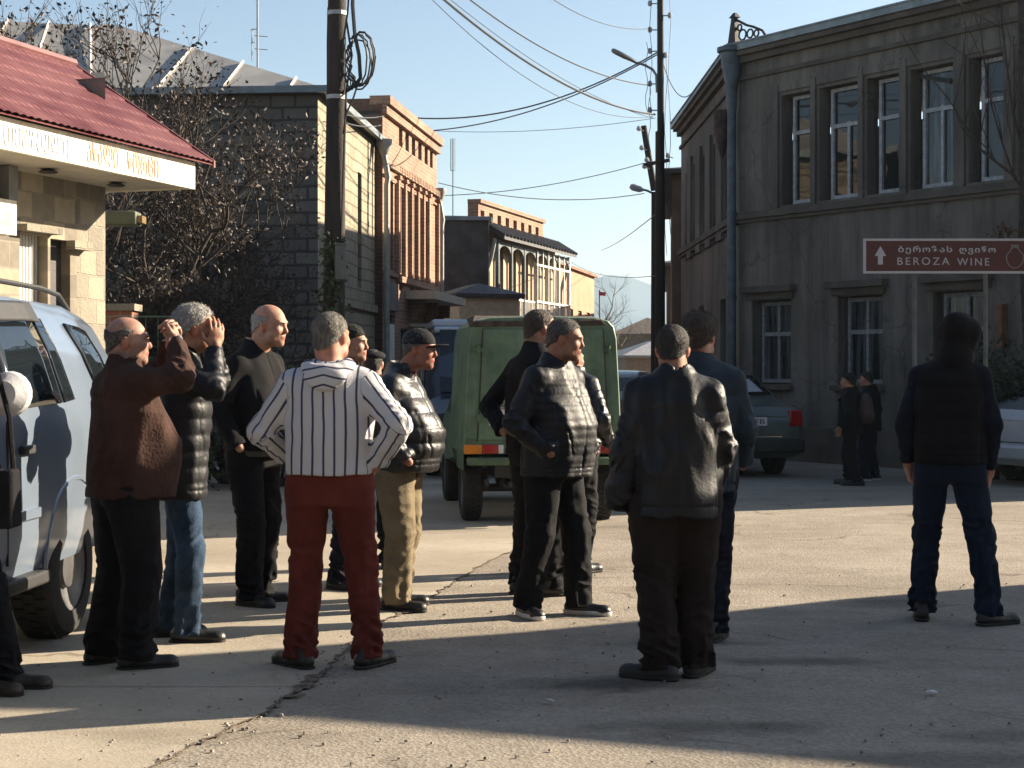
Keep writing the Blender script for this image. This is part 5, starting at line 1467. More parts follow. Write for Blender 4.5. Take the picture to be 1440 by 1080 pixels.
skin_m = attr_mat('skin', .58, .3, 150, .35)
cloth = lambda name, col, **k: M(name, col, **{**dict(rough=.9, var=.25, scale=9, bump=.35, bscale=140, spec=.2, sheen=.0), **k})
fab = dict(
    black=cloth('black_cloth', (.0075, .0075, .009)), blackw=cloth('black_wool', (.0095, .009, .010), bscale=220, bump=.5), nylon=cloth('black_nylon', (.0075, .008, .010), rough=.52, spec=.3, sheen=0, bscale=60, bump=.12),
    shiny=cloth('glossy_black_nylon', (.008, .008, .0095), rough=.42, spec=.5, sheen=0, bscale=50, bump=.15), brown=cloth('brown_suede', (.048, .024, .018), rough=.9, bscale=60), purple=cloth('plum_cloth', (.035, .02, .032)),
    navy=cloth('navy_cloth', (.007, .009, .017)), jeans=cloth('blue_denim', (.030, .055, .095), var=.4, scale=5), darkjeans=cloth('dark_denim', (.009, .015, .030), var=.3, scale=5), rust=cloth('rust_corduroy', (.115, .024, .017), var=.2, scale=6),
    khaki=cloth('khaki_cloth', (.17, .135, .085), var=.2, scale=5), browntr=cloth('dark_brown_cloth', (.018, .0125, .0105)), slate=cloth('slate_cloth', (.022, .034, .048), rough=.7), blue=cloth('blue_sleeve', (.010, .018, .05)),
    vest=cloth('dark_vest', (.0075, .0065, .007)), green=cloth('olive_cloth', (.03, .032, .02)), wine=cloth('wine_cloth', (.045, .016, .016)), greyshirt=cloth('grey_knit', (.10, .095, .085)), collar=cloth('pale_grey_lining', (.12, .115, .11)))
shoe_m = M('black_leather', (.012, .011, .011), rough=.45, var=.2, scale=20, bump=.2)
shoeb_m = M('brown_leather', (.03, .02, .014), rough=.5, var=.2, scale=20, bump=.2)
sole_dark = M('dark_sole', (.02, .018, .016), rough=.8)
sole_white = M('white_sole', (.55, .54, .52), rough=.7)
hair_m = dict(grey=M('grey_hair', (.13, .12, .105), rough=.75, var=.45, scale=60, bump=.6, bscale=160, stretch=(1, 1, .3)), dark=M('dark_hair', (.02, .016, .013), rough=.7, var=.4, scale=60, bump=.6, bscale=160),
              white=M('white_hair', (.30, .285, .26), rough=.8, var=.35, scale=60, bump=.6, bscale=160), salt=M('salt_and_pepper_hair', (.075, .068, .06), rough=.75, var=.6, scale=70, bump=.6, bscale=160), brown=M('brown_hair', (.05, .035, .024), rough=.7, var=.45, scale=40, bump=.8, bscale=110))
cap_m = cloth('cap_cloth', (.014, .014, .018)); knit_m = cloth('knitted_wool', (.018, .020, .016), bump=.8, bscale=90)
# striped sweatshirt: stripes follow the garment's own across-coordinate, kept per vertex
stripe_m, nt_, b_ = new_mat('striped_cotton'); L_n = nt_.links.new
at_ = node(nt_, 'ShaderNodeAttribute'); at_.attribute_name = 'across'
mm_ = node(nt_, 'ShaderNodeMath', operation='MULTIPLY'); mm_.inputs[1].default_value = 1 / .053; L_n(at_.outputs['Fac'], mm_.inputs[0])
fr2 = node(nt_, 'ShaderNodeMath', operation='FRACT'); L_n(mm_.outputs[0], fr2.inputs[0])
rp_s = node(nt_, 'ShaderNodeValToRGB'); e_ = rp_s.color_ramp.elements; e_[0].position = .74; e_[0].color = (.50, .49, .50, 1); e_[1].position = .795; e_[1].color = (.035, .04, .078, 1)
x_ = e_.new(.945); x_.color = (.035, .04, .078, 1); x_ = e_.new(1.0); x_.color = (.52, .51, .52, 1)
L_n(fr2.outputs[0], rp_s.inputs['Fac']); L_n(rp_s.outputs['Color'], b_.inputs['Base Color']); setin(b_, Roughness=.9)
tcs = node(nt_, 'ShaderNodeTexCoord'); n2s = node(nt_, 'ShaderNodeTexNoise'); setin(n2s, Scale=150, Detail=3); L_n(tcs.outputs['Object'], n2s.inputs['Vector'])
bps = node(nt_, 'ShaderNodeBump'); setin(bps, Strength=.3, Distance=.01); L_n(n2s.outputs['Fac'], bps.inputs['Height']); L_n(bps.outputs['Normal'], b_.inputs['Normal'])
fab['stripe'] = stripe_m
white_cot = cloth('white_cotton', (.5, .48, .48))


def rotz(a): c, s_ = math.cos(a), math.sin(a); return np.array([[c, -s_, 0], [s_, c, 0], [0, 0, 1]])
def rotx(a): c, s_ = math.cos(a), math.sin(a); return np.array([[1, 0, 0], [0, c, -s_], [0, s_, c]])
def roty(a): c, s_ = math.cos(a), math.sin(a); return np.array([[c, 0, s_], [0, 1, 0], [-s_, 0, c]])


def add_hand(sd, w, tip, palm, side, curl=.5, k=1.0, spread=1.0, thumb=.6):
    """w wrist, tip direction of the fingers, palm the way the palm looks, side +1 for a right hand"""
    w = np.array(w, float); Fm = frame(tip, -np.array(palm, float)); right, fwd, back_ = Fm
    lat = right * side * -1                       # towards the thumb
    P = lambda x, y, z: w + (lat * x + fwd * y + back_ * z) * k
    sd.cone(P(0, -.03, 0), P(0, .02, 0), .027 * k, .029 * k, .015)
    sd.ell(P(0, .055, 0), np.array([.042, .05, .0165]) * k, .015, rot=np.stack([lat, fwd, back_]))
    for (x, l, b0) in ((.030, .074, .092), (.010, .082, .098), (-.011, .077, .095), (-.030, .060, .086)):
        a0 = P(x, b0 - .012, 0); c1, c2 = curl * .9, curl * 1.9
        a1 = a0 + (fwd * math.cos(c1) - back_ * math.sin(c1) + lat * x * 2.0 * spread) * l * .52 * k
        a2 = a1 + (fwd * math.cos(c2) - back_ * math.sin(c2)) * l * .34 * k; a3 = a2 + (fwd * math.cos(c2 * 1.25) - back_ * math.sin(c2 * 1.25)) * l * .26 * k
        sd.cone(a0, a1, .0095 * k, .0088 * k, .005); sd.cone(a1, a2, .0088 * k, .008 * k, .004); sd.cone(a2, a3, .008 * k, .0066 * k, .004)
    t0 = P(.026, .022, -.004); t1 = t0 + (lat * .75 + fwd * .55 - back_ * .35 * thumb) * .042 * k; t2 = t1 + (lat * .35 + fwd * .85 - back_ * .35 * thumb) * .03 * k
    sd.cone(t0, t1, .014 * k, .0105 * k, .012); sd.cone(t1, t2, .0105 * k, .008 * k, .004)


def head_sdf(sd, Hc, Rh, k, fat=1.0):
    """Rh rows: right, forward, up of the head; Hc its centre"""
    P = lambda x, y, z: Hc + (np.array([x, y, z]) * k) @ Rh
    E = lambda c, r, kk=.02, rt=None: sd.ell(P(*c), np.array(r) * k, kk, rot=Rh if rt is None else rt @ Rh)
    E((0, -.012, .038), (.0765 * (1 + .3 * (fat - 1)), .097, .083)); E((0, .028, -.012), (.066 * fat, .070, .082), .03)
    E((0, .040, -.068), (.052 * fat, .052, .05), .03); E((0, .078, -.098), (.022, .018, .016), .03)
    E((0, -.045, -.05), (.06 * fat, .05, .07), .03)
    E((0, .084, .026), (.050, .016, .013), .02)
    for sx in (-1, 1):
        E((sx * .040, .068, -.022), (.022, .022, .018), .025)
        E((sx * .074, -.004, -.008), (.010, .019, .031), .006, rotz(sx * .35))
        E((sx * .080, -.012, .002), (.006, .017, .024), .005, rotz(sx * .5)); E((sx * .046 * fat, .03, -.075), (.022, .03, .025), .03)
    sd.cone(P(0, .092, .014), P(0, .109, -.022), .0085 * k, .0115 * k, .012); E((0, .103, -.028), (.0155, .011, .009), .008)
    E((0, .094, -.054), (.022, .009, .0065), .006); E((0, .092, -.066), (.021, .009, .007), .006)
    for sx in (-1, 1):
        sd.sub.append((P(sx * .030, .1, .006) - .04, P(sx * .030, .1, .006) + .04, (lambda c: lambda Q: np.linalg.norm((Q - c), axis=-1) - .013 * k)(P(sx * .030, .101, .006)), .012))
    return P


def skin_tone(V, Hc, Rh, k, base, scalp=None):
    q = (V - Hc) @ Rh.T / k; c = np.tile(np.array(base, np.float32), (len(V), 1)) * (1 + .08 * NZ(V * 18)[:, None])
    red = np.clip(1 - np.linalg.norm((q - [0, .1, -.02]) / [.05, .05, .035], axis=1), 0, 1); c *= (1 - red[:, None] * [0, .18, .22])
    for sx in (-1, 1):
        e = np.linalg.norm((q - [sx * .030, .089, .006]) / [.014, .016, .0065], axis=1) < 1
        c[e] = (.30, .28, .26)
        e = np.linalg.norm((q - [sx * .030, .089, .006]) / [.006, .02, .0065], axis=1) < 1; c[e] = (.02, .015, .012)
        e = np.linalg.norm((q - [sx * .078, -.01, -.005]) / [.02, .03, .04], axis=1) < 1; c[e] *= (1.05, .82, .78)
    lip = np.linalg.norm((q - [0, .098, -.060]) / [.025, .02, .0125], axis=1) < 1; c[lip] *= (.95, .6, .6)
    if scalp is not None:
        # shaved or fading hair roots on the scalp: above and behind the ears
        s_ = (.8 * q[:, 2] - .62 * q[:, 1] > .012) & (q[:, 2] > -.07) & (q[:, 2] < .115); f = np.clip((.062 - q[:, 2]) / .04, 0, 1) * s_
        c = c * (1 - f[:, None] * .8) + np.array(scalp) * f[:, None] * .8
    low = np.clip((-q[:, 2] - .045) / .04, 0, 1) * (q[:, 1] > .01) * (np.abs(q[:, 2]) < .13); c = c * (1 - .22 * low[:, None])
    return np.clip(c, 0, 1)


def person(label, px, foot_py, face, H=1.75, k_w=1.0, belly=0.0, jacket='black', hem=.86, trousers='black', hair='grey', hairstyle='short', headgear=None, skin=(.36, .20, .135), scalp=None,
           r_arm=None, l_arm=None, r_hand=None, l_hand=None, feet=None, lean=(0, 0), head_yaw=0.0, head_pitch=0.0, head_off=(0, 0, 0), quilt=0, qamp=.009, sleeve_quilt=None, jw=1.0, fold=.008, trouser_w=1.0, shoe=None, sole=None,
           collar=True, sleeves=None, waistband=True, legs_fold=.015, shoulder=1.0, extra=None, sleeve_w=1.0, Yoff=0.0, name='person', cat='person', group=None, vox=.0085, hips=1.0, collar_mat=None, knee_y=0.0):
    k = H / 1.75; Y = gy(foot_py) + Yoff; loc = (GX(px, Y), Y, 0); rz = R(face - 90)
    Sh = lambda sx: np.array([sx * .162 * k_w * shoulder + lean[0] * .55, lean[1] * .55 - .01, 1.405 * k])
    arms = {1: r_arm or ((.262, -.03, 1.14), (.25, .09, .90)), -1: l_arm or ((-.262, -.03, 1.14), (-.25, .09, .90))}
    arms = {s_: [np.array(p, float) * [1, 1, k] for p in a] for s_, a in arms.items()}
    hands = {1: r_hand, -1: l_hand}
    feet = feet or {1: (.11, .0, -12), -1: (-.11, .02, 12)}
    Rh = np.stack([(np.array([1, 0, 0])), np.array([0, 1, 0]), np.array([0, 0, 1])]) @ (rotx(R(head_pitch)).T) @ rotz(R(head_yaw)).T
    Hc = np.array([lean[0] * .74, lean[1] * .74 + .035, 1.628 * k]) + np.array(head_off)
    # ---------------- body: one blended skin
    sd = SDF(); P = head_sdf(sd, Hc, Rh, k)
    nb = np.array([lean[0] * .6, lean[1] * .6 - .015, 1.44 * k])
    sd.cone(P(0, -.025, -.06), nb, .057 * k, .066 * k, .03)
    hipz = .90 * k
    sd.stack([(.84 * k, 0, 0, .14 * k_w, .09), (1.0 * k, 0, belly * .4, .135 * k_w, .09), (1.25 * k, 0, 0, .15 * k_w, .095), (1.40 * k, 0, 0, .15 * k_w, .085), (1.46 * k, 0, 0, .075, .06)], .03, lean=lean)
    for sx in (-1, 1):
        e, w_ = arms[sx]; sd.cone(Sh(sx), e, .042, .036, .03); sd.cone(e, w_, .034, .025, .02)
        hd_ = hands[sx]
        if hd_ != 'hidden':
            if hd_ is None: hd_ = dict(tip=(0, .25, -1), palm=(-sx, .15, 0), curl=.55)
            add_hand(sd, w_, hd_['tip'], hd_['palm'], sx, hd_.get('curl', .5), 1.02 * k, hd_.get('spread', 1), hd_.get('thumb', .6))
        fx, fy, fyaw = feet[sx]; an = np.array([fx, fy - .03, .09]); kn = np.array([(fx * .55 + sx * .045), fy * .5 + .03 + knee_y, .49 * k]); hp = np.array([sx * .088 * k_w, 0, hipz])
        sd.cone(hp, kn, .062, .045, .03); sd.cone(kn, an, .042, .032, .02)
        fd = np.array([math.sin(R(-fyaw)), math.cos(R(-fyaw)), 0]); sd.cone(an - [0, 0, .035], an + fd * .13 - [0, 0, .05], .03, .024, .02)
    V, Q = sd.mesh(.0068)
    body = np_mesh(name, V, Q, skin_m); body.location = loc; body.rotation_euler = (0, 0, rz)
    tag(body, label, cat, group); vcol(body, skin_tone(V, Hc, Rh, k, skin, scalp))
    # ---------------- trousers
    tm = fab[trousers]; sd = SDF(); tw_ = trouser_w; wz = max(hem * k + .04, .93 * k)
    sd.stack([(.80 * k, 0, -.005, .158 * k_w * hips, .125), (.92 * k, 0, -.01, .178 * k_w * hips, .135), (wz, 0, belly * .4, .172 * k_w * hips, .128)], .02, lean=lean, z0=.9, fold=.003, seed=len(label))
    for sx in (-1, 1):
        fx, fy, fyaw = feet[sx]; an = np.array([fx, fy - .025, .045]); kn = np.array([(fx * .55 + sx * .048), fy * .5 + .025 + knee_y, .49 * k]); hp = np.array([sx * .088 * k_w * hips, -.005, .86 * k])
        sd.cone(hp, kn, .096 * tw_ * (.5 + .5 * k_w), .074 * tw_, .035, folds=legs_fold * .6, seed=sx + len(label)); sd.cone(kn, an, .074 * tw_, .068 * tw_, .02, flat=True, folds=legs_fold, fpos=.9, seed=2 * sx + len(label))
    sd.post.append(lambda P_, G: np.maximum(G + .0035 * NZ(P_ * [14, 14, 5]), .028 + .012 * NZ(P_ * 9) + .03 * (P_[..., 1] > 9) - P_[..., 2]))
    V, Q = sd.mesh(vox); np_mesh('trousers', V, Q, tm, body)
    # ---------------- shoes
    for sx in (-1, 1):
        fx, fy, fyaw = feet[sx]; c = np.array([fx, fy - .03, 0]); fd = np.array([math.sin(R(-fyaw)), math.cos(R(-fyaw)), 0]); rt = np.array([fd[1], -fd[0], 0])
        sd = SDF(); p_ = lambda f, h, l=0: c + fd * f + rt * l + np.array([0, 0, h])
        sd.cone(p_(-.045, .042), p_(.05, .036), .041, .040, .02); sd.cone(p_(.05, .034), p_(.17, .026), .042, .034, .02); sd.cone(p_(.0, .05), p_(-.02, .095), .040, .040, .02); sd.ell(p_(.165, .03), (.042, .045, .03), .02)
        sd.post.append(lambda P_, G: np.maximum(G, .012 - P_[..., 2]))
        V, Q = sd.mesh(.007); so_ = np_mesh('shoe', V, Q, shoe or shoe_m, body)
        sd = SDF(); sd.cone(p_(-.048, .02), p_(.06, .02), .044, .046, .01); sd.cone(p_(.06, .02), p_(.172, .02), .048, .042, .01)
        hz_ = .030 if sole is sole_white else .018
        sd.post.append(lambda P_, G: np.maximum(np.maximum(G, .001 - P_[..., 2]), P_[..., 2] - hz_))
        V, Q = sd.mesh(.006); np_mesh('sole', V, Q, sole or sole_dark, so_)
    # ---------------- jacket
    jm = fab[jacket]; sd = SDF(); hz_ = hem * k
    pr = [(hz_ - .0, 0, belly * .6 - .005, .192 * k_w * jw, .150 + belly * .4), (1.0 * k, 0, belly * .9, .196 * k_w * jw, .150 + belly * .6), (1.12 * k, 0, belly, .192 * k_w * jw, .148 + belly * .6), (1.26 * k, 0, belly * .4, .200 * k_w * jw, .148 + belly * .2), (1.36 * k, 0, -.005, .182 * k_w * shoulder, .137), (1.43 * k, 0, -.012, .132 * k_w * shoulder, .108), (1.48 * k, 0, -.012, .088, .085), (1.505 * k, 0, -.01, .07, .07)]
    jd = 1 + .55 * max(0, trouser_w * (.5 + .5 * k_w) - 1)
    pr = [(p[0], p[1], p[2], p[3], p[4] * (jd if p[0] < 1.2 * k else 1)) for p in pr if p[0] >= hz_ - 1e-6]; pr.sort()
    sd.stack(pr, .02, lean=lean, quilt=quilt, amp=qamp, fold=fold * .8, seed=len(label) * 1.3, n=2.4)
    sq = quilt if sleeve_quilt is None else sleeve_quilt
    def sleeve(sd_, sx, w0=1.0):
        e, w_ = arms[sx]; d_ = (w_ - e) / np.linalg.norm(w_ - e); cuff = w_ - d_ * .015; S_ = Sh(sx)
        sd_.cone(S_ * [.42, 1, 1] + [0, 0, .042], S_ - [0, 0, .012], .058 * w0, .069 * w0, .06)
        sd_.cone(S_ - [0, 0, .015], e, .069 * sleeve_w * w0, .059 * sleeve_w * w0, .035, quilt=sq, amp=qamp * .7, folds=fold, seed=sx * 2.1 + len(label))
        sd_.cone(e, cuff, .058 * sleeve_w * w0, .048 * sleeve_w * w0, .03, quilt=sq, amp=qamp * .7, folds=fold * 1.1, fpos=.15, seed=sx * 4.7 + len(label), flat=True, groove=True)
    if not sleeves:
        for sx in (-1, 1): sleeve(sd, sx)
    else:
        for sx in (-1, 1): sd.cone(Sh(sx) * [.3, 1, 1] + [0, 0, .02], Sh(sx) + [0, 0, -.01], .07, .066, .05)
    if collar:
        c0 = np.array([lean[0] * .6, lean[1] * .6 - .012, 1.475 * k]); c1 = c0 + [lean[0] * .06, .012, .065 * k]; sd.cone(c0, c1, .088, .080, .025, flat=True)
        sd.sub.append((c1 - [.07, .07, .035], c1 + [.07, .07, .09], lambda Q_: np.linalg.norm((Q_ - c1)[..., :2], axis=-1) - .068, .004))
    if fold:
        sd.post.append(lambda P_, G: G + fold * .7 * NZ(P_ * [14, 14, 4] + len(label)) * (np.abs(G) < .04))
    def seams(P_, G):
        x = P_[..., 0] - lean[0] * (P_[..., 2] - .9); y = P_[..., 1]; z = P_[..., 2]; e = lambda d, w=.007: np.exp(-(d / w) ** 2)
        g = e(z - hz_ - .05) * .006
        if not quilt: g = g + e(x - .004 * np.sin(z * 9)) * .005 * (y < 0) * (z < 1.35 * k) + e(z - 1.33 * k + .06 * np.abs(x)) * .005 * (y < -.02)
        g = g + e(x - .01) * .007 * (y > .02)
        for sx in (-1, 1): g = g + e(x - sx * (.125 + .3 * (z - 1.0 * k))) * .008 * (y > .04) * (z > .95 * k) * (z < 1.09 * k) + e(x - sx * .165 * k_w, .006) * .004 * (z < 1.25 * k)
        return G + g * (np.abs(x) < .19 * k_w * jw) * (np.abs(G) < .04)
    if jacket != 'stripe': sd.post.append(seams)
    V, Q = sd.mesh(vox); jo = np_mesh('jacket' if jacket != 'stripe' else 'sweatshirt', V, Q, jm, body)
    if jacket == 'stripe':
        # the across-coordinate: girth on the body, round the arm on the sleeves
        ac = np.arctan2(V[:, 0], np.maximum(.02, np.abs(V[:, 1] + .0))) * .0 + V[:, 0]; best = np.full(len(V), .105)
        for sx in (-1, 1):
            e, w_ = arms[sx]
            for (a, b) in ((Sh(sx), e), (e, w_)):
                ba = b - a; h = np.clip(((V - a) @ ba) / ba.dot(ba), 0.18 if a is not e else 0, 1); dist = np.linalg.norm(V - a - h[:, None] * ba, axis=1)
                fr_ = frame(ba, (0, 1, .1)); q = (V - a) @ fr_.T; ang = np.abs(np.arctan2(q[:, 0], q[:, 2]))
                m_ = dist < np.minimum(best, .088); ac[m_] = (ang * .0675)[m_] + .02; best[m_] = dist[m_]
        set_attr(jo, 'across', ac + .007 * NZ((V * [7, 7, 3.5]).astype(np.float32)) + .003 * NZ((V * 16).astype(np.float32)))
    if sleeves:
        sd = SDF()
        for sx in (-1, 1): sleeve(sd, sx, .88)
        V, Q = sd.mesh(vox); np_mesh('sleeve', V, Q, fab[sleeves], body)
    # ---------------- hair and headgear
    hp = lambda x, y, z: Hc + (np.array([x, y, z]) * k) @ Rh
    loc_ = lambda P_: (P_ - Hc.astype(np.float32)) @ Rh.T.astype(np.float32) / k
    if hairstyle:
        sd = SDF(); th = dict(short=.007, thick=.020, fringe=.006, crop=.004)[hairstyle]
        sd.ell(hp(0, -.014, .038), (np.array([.0765, .097, .083]) + th) * k, .02, rot=Rh); sd.ell(hp(0, -.050, -.045), (np.array([.06, .05, .065]) + th) * k, .03, rot=Rh)
        def cut(P_, G):
            q = loc_(P_); G = G + (.0015 + th * .16) * NZ(P_ * [60, 60, 38]) + .0015 * NZ(P_ * 110)
            line = .014 - (.8 * q[..., 2] - .62 * q[..., 1]) + .006 * NZ(P_ * 30)
            G = np.maximum(G, line * .9)
            ear = np.linalg.norm((q - [0, .0, -.012]) / [1, .026, .034], axis=-1) - 1; G = np.maximum(G, -ear * .02)
            G = np.maximum(G, -.085 - q[..., 2])
            if hairstyle == 'fringe': G = np.maximum(G, q[..., 2] - .052 - .012 * NZ(P_ * 14) + .25 * np.maximum(0, q[..., 1]))
            return G
        sd.post.append(cut); V, Q = sd.mesh(.0062)
        if len(V):
            # short strands combed down and back over the cap of hair
            rs = np.random.RandomState(len(label)); q_ = V[Q]; cen = q_.mean(1); nr = np.cross(q_[:, 2] - q_[:, 0], q_[:, 3] - q_[:, 1]); nr /= np.linalg.norm(nr, axis=1)[:, None] + 1e-9
            outw = cen - (Hc + np.array([0, -.01, .02]) @ Rh * k); nr *= np.sign((nr * outw).sum(1))[:, None]
            nS = {'short': 2600, 'thick': 3400, 'fringe': 900, 'crop': 1500}[hairstyle]; id_ = rs.randint(0, len(cen), nS); c = cen[id_] + rs.normal(0, .002, (nS, 3)); n_ = nr[id_]
            flow = np.array([0, -.55, -.75]) @ Rh + rs.normal(0, .55, (nS, 3)); flow -= n_ * (flow * n_).sum(1)[:, None]; flow /= np.linalg.norm(flow, axis=1)[:, None] + 1e-9
            ln_ = {'short': .012, 'thick': .017, 'fringe': .010, 'crop': .007}[hairstyle] * rs.uniform(.5, 1.3, (nS, 1)); tip = c + flow * ln_ + n_ * ln_ * rs.uniform(.15, .6, (nS, 1)); sd_w = np.cross(flow, n_) * .0013
            V2 = np.concatenate([V, np.stack([c - sd_w, c + sd_w, tip + sd_w * .3, tip - sd_w * .3], 1).reshape(-1, 3)]); Q2 = np.concatenate([Q, np.arange(4 * nS).reshape(-1, 4) + len(V)])
            np_mesh('hair', V2, Q2, hair_m[hair], body)
    eb = SDF()
    for sx in (-1, 1): eb.cone(hp(sx * .016, .101, .024), hp(sx * .044, .090, .026), .0052 * k, .004 * k, .003)
    V, Q = eb.mesh(.0035); np_mesh('eyebrow', V, Q, hair_m['salt' if hair in ('grey', 'white', 'salt') else 'dark'], body)
    if headgear == 'cap':
        sd = SDF(); sd.ell(hp(0, -.01, .040), np.array([.087, .107, .094]) * k, .02, rot=Rh)
        sd.post.append(lambda P_, G: np.maximum(G, .032 - loc_(P_)[..., 2] + .12 * loc_(P_)[..., 1]))
        V, Q = sd.mesh(.0065); co = np_mesh('cap', V, Q, cap_m, body)
        sd = SDF(); sd.ell(hp(0, .105, .030), np.array([.074, .085, .010]) * k, .01, rot=rotx(R(14)).T @ Rh if False else rotx(-R(14)) @ Rh); V, Q = sd.mesh(.005); np_mesh('visor', V, Q, cap_m, co)
    if headgear == 'beanie':
        sd = SDF(); sd.ell(hp(0, -.014, .045), np.array([.086, .106, .094]) * k, .02, rot=Rh); sd.ell(hp(0, -.05, -.02), np.array([.07, .064, .06]) * k, .03, rot=Rh)
        sd.post.append(lambda P_, G: np.maximum(G + .003 * NZ(P_ * 30), (.020 - (.92 * loc_(P_)[..., 2] - .38 * loc_(P_)[..., 1])) * .9))
        V, Q = sd.mesh(.0065); np_mesh('knitted_cap', V, Q, knit_m, body)
    if headgear == 'flatcap':
        sd = SDF(); sd.ell(hp(0, .005, .068), np.array([.105, .128, .045]) * k, .02, rot=Rh); sd.ell(hp(0, .1, .045), np.array([.07, .055, .012]) * k, .02, rot=Rh)
        V, Q = sd.mesh(.0065); np_mesh('cap', V, Q, cap_m, body)
    if headgear == 'hood':
        sd = SDF(); sd.ell(hp(.004, -.024, .040), np.array([.120, .136, .112]) * k, .02, rot=Rh); sd.cone(hp(0, -.055, -.03), hp(0, -.06, -.15), .088 * k, .10 * k, .05); sd.ell(hp(.02, -.13, .05), np.array([.05, .05, .07]) * k, .05, rot=Rh); sd.ell(hp(0, .03, -.1), np.array([.08, .085, .06]) * k, .04, rot=Rh)
        sd.sub.append((hp(0, .13, -.0) - .13, hp(0, .13, -.0) + .13, lambda P_: (np.linalg.norm((loc_(P_) - [0, .12, -.005]) / [.070, .075, .098], axis=-1) - 1) * .06, .012))
        sd.post.append(lambda P_, G: G + .010 * NZ(P_ * [8, 8, 13]) + .006 * NZ(P_ * [22, 22, 12]))
        V, Q = sd.mesh(.007); np_mesh('hood', V, Q, jm if not sleeves else fab['vest'], body)
    if extra: extra(body, dict(k=k, Hc=Hc, Rh=Rh, Sh=Sh, arms=arms, hp=hp, lean=lean, hem=hz_))
    return body
# ------------------------------------------------------------------ trees and plants
bark = M('dark_bark', (.045, .035, .028), rough=.95, var=.4, scale=12, bump=.6, bscale=40)
bark_pale = M('grey_bark', (.10, .085, .07), rough=.95, var=.4, scale=12, bump=.6, bscale=40)


def leaf_mat(name, c1, c2, c3):
    m, nt, b = new_mat(name); L = nt.links.new
    g_ = node(nt, 'ShaderNodeAttribute'); g_.attribute_name = 'tint'
    r = node(nt, 'ShaderNodeValToRGB'); e = r.color_ramp.elements
    e[0].color = rgba(c1); e[1].color = rgba(c3); x = e.new(.6); x.color = rgba(c2)
    L(g_.outputs['Fac'], r.inputs['Fac']); L(r.outputs['Color'], b.inputs['Base Color']); setin(b, Roughness=.6)
    b.inputs['Transmission Weight'].default_value = 0
    return m


leaf_brown = leaf_mat('dry_leaves', (.028, .017, .014), (.055, .034, .023), (.12, .085, .05))
leaf_green = leaf_mat('evergreen_leaves', (.012, .022, .010), (.03, .05, .02), (.10, .12, .05))
leaf_ivy = leaf_mat('ivy_leaves', (.03, .05, .015), (.07, .10, .03), (.20, .20, .06))
leaf_rust = leaf_mat('rust_leaves', (.03, .014, .008), (.08, .035, .015), (.16, .08, .03))


def grow(mb, rng, p, d, ln, r, depth, tips, up=.15, spread=.6, kids=(2, 3), shrink=.72):
    n = 4; pts = [p]; rs = [r]; q = p.copy(); dd = d.copy()
    for i in range(n):
        dd = (dd + Vector((rng.gauss(0, .16), rng.gauss(0, .16), rng.gauss(0, .10) + up * .3))).normalized()
        q = q + dd * ln / n; pts.append(q.copy()); rs.append(r * (1 - .45 * (i + 1) / n))
        if depth <= 1: tips.append((q.copy(), dd.copy()))
    mb.tube(pts, rs, 6 if r > .03 else 4, caps=False)
    if depth == 0:
        return
    for k in range(rng.randint(*kids)):
        a = rng.choice(pts[2:]) if k else pts[-1]
        v = (dd + Vector((rng.gauss(0, spread), rng.gauss(0, spread), rng.gauss(0, spread * .7) + up))).normalized()
        grow(mb, rng, a.copy(), v, ln * shrink * rng.uniform(.75, 1.15), r * .55 * rng.uniform(.8, 1.1), depth - 1, tips, up, spread, kids, shrink)


def leaves(name, mat, centres, sig, n, size, parent, seed, keep=None):
    """n leaf-shaped faces scattered about the given points"""
    rs = np.random.RandomState(seed); C_ = np.array([tuple(c) for c in centres], np.float32)
    c = C_[rs.randint(0, len(C_), n)] + rs.normal(0, 1, (n, 3)) * sig
    if keep is not None:
        c = c[keep(c)]; n = len(c)
    a = rs.normal(0, 1, (n, 3)); a /= np.linalg.norm(a, axis=1)[:, None]; b = np.cross(a, rs.normal(0, 1, (n, 3))); b /= np.linalg.norm(b, axis=1)[:, None]
    nrm = np.cross(a, b)
    s = size * rs.uniform(.6, 1.4, (n, 1)); wv = .5
    V = np.stack([c - a * s, c + b * s * wv + nrm * s * .15, c + a * s, c - b * s * wv + nrm * s * .15], 1).reshape(-1, 3)
    Q = np.arange(4 * n).reshape(-1, 4)
    o = np_mesh(name, V, Q, mat, parent, smooth=False)
    clump = NZ(c.astype(np.float32) * 1.8 + seed) * .35
    t = np.clip(rs.beta(1.6, 3.2, n) + clump, 0, 1)
    set_attr(o, 'tint', np.repeat(t, 4))
    return o


def tree(name, label, loc, h, r, crown_mat, seed, nleaf, size, sig, depth=4, d0=(0, 0, 1), bark_m=None, ln=None, up=.15, spread=.6, kids=(2, 3), cat='tree', group=None, forks=1, keep=None, shrink=.72):
    t = empty(name, loc); tag(t, label, cat, group); rng = random.Random(seed); tips = []; mb = MB()
    for f in range(forks):
        d = Vector(d0) + Vector((rng.gauss(0, .35), rng.gauss(0, .25), 0)) * (1 if forks > 1 else .2)
        grow(mb, rng, Vector((rng.gauss(0, .1) if forks > 1 else 0, 0, -.05)), d.normalized(), ln or h * .4, r, depth, tips, up, spread, kids, shrink)
    mb.build('trunk', bark_m or bark, t, smooth=True, angle=180)
    if nleaf: leaves('crown', crown_mat, [p for p, d in tips], sig, nleaf, size, t, seed, keep)
    return t, tips


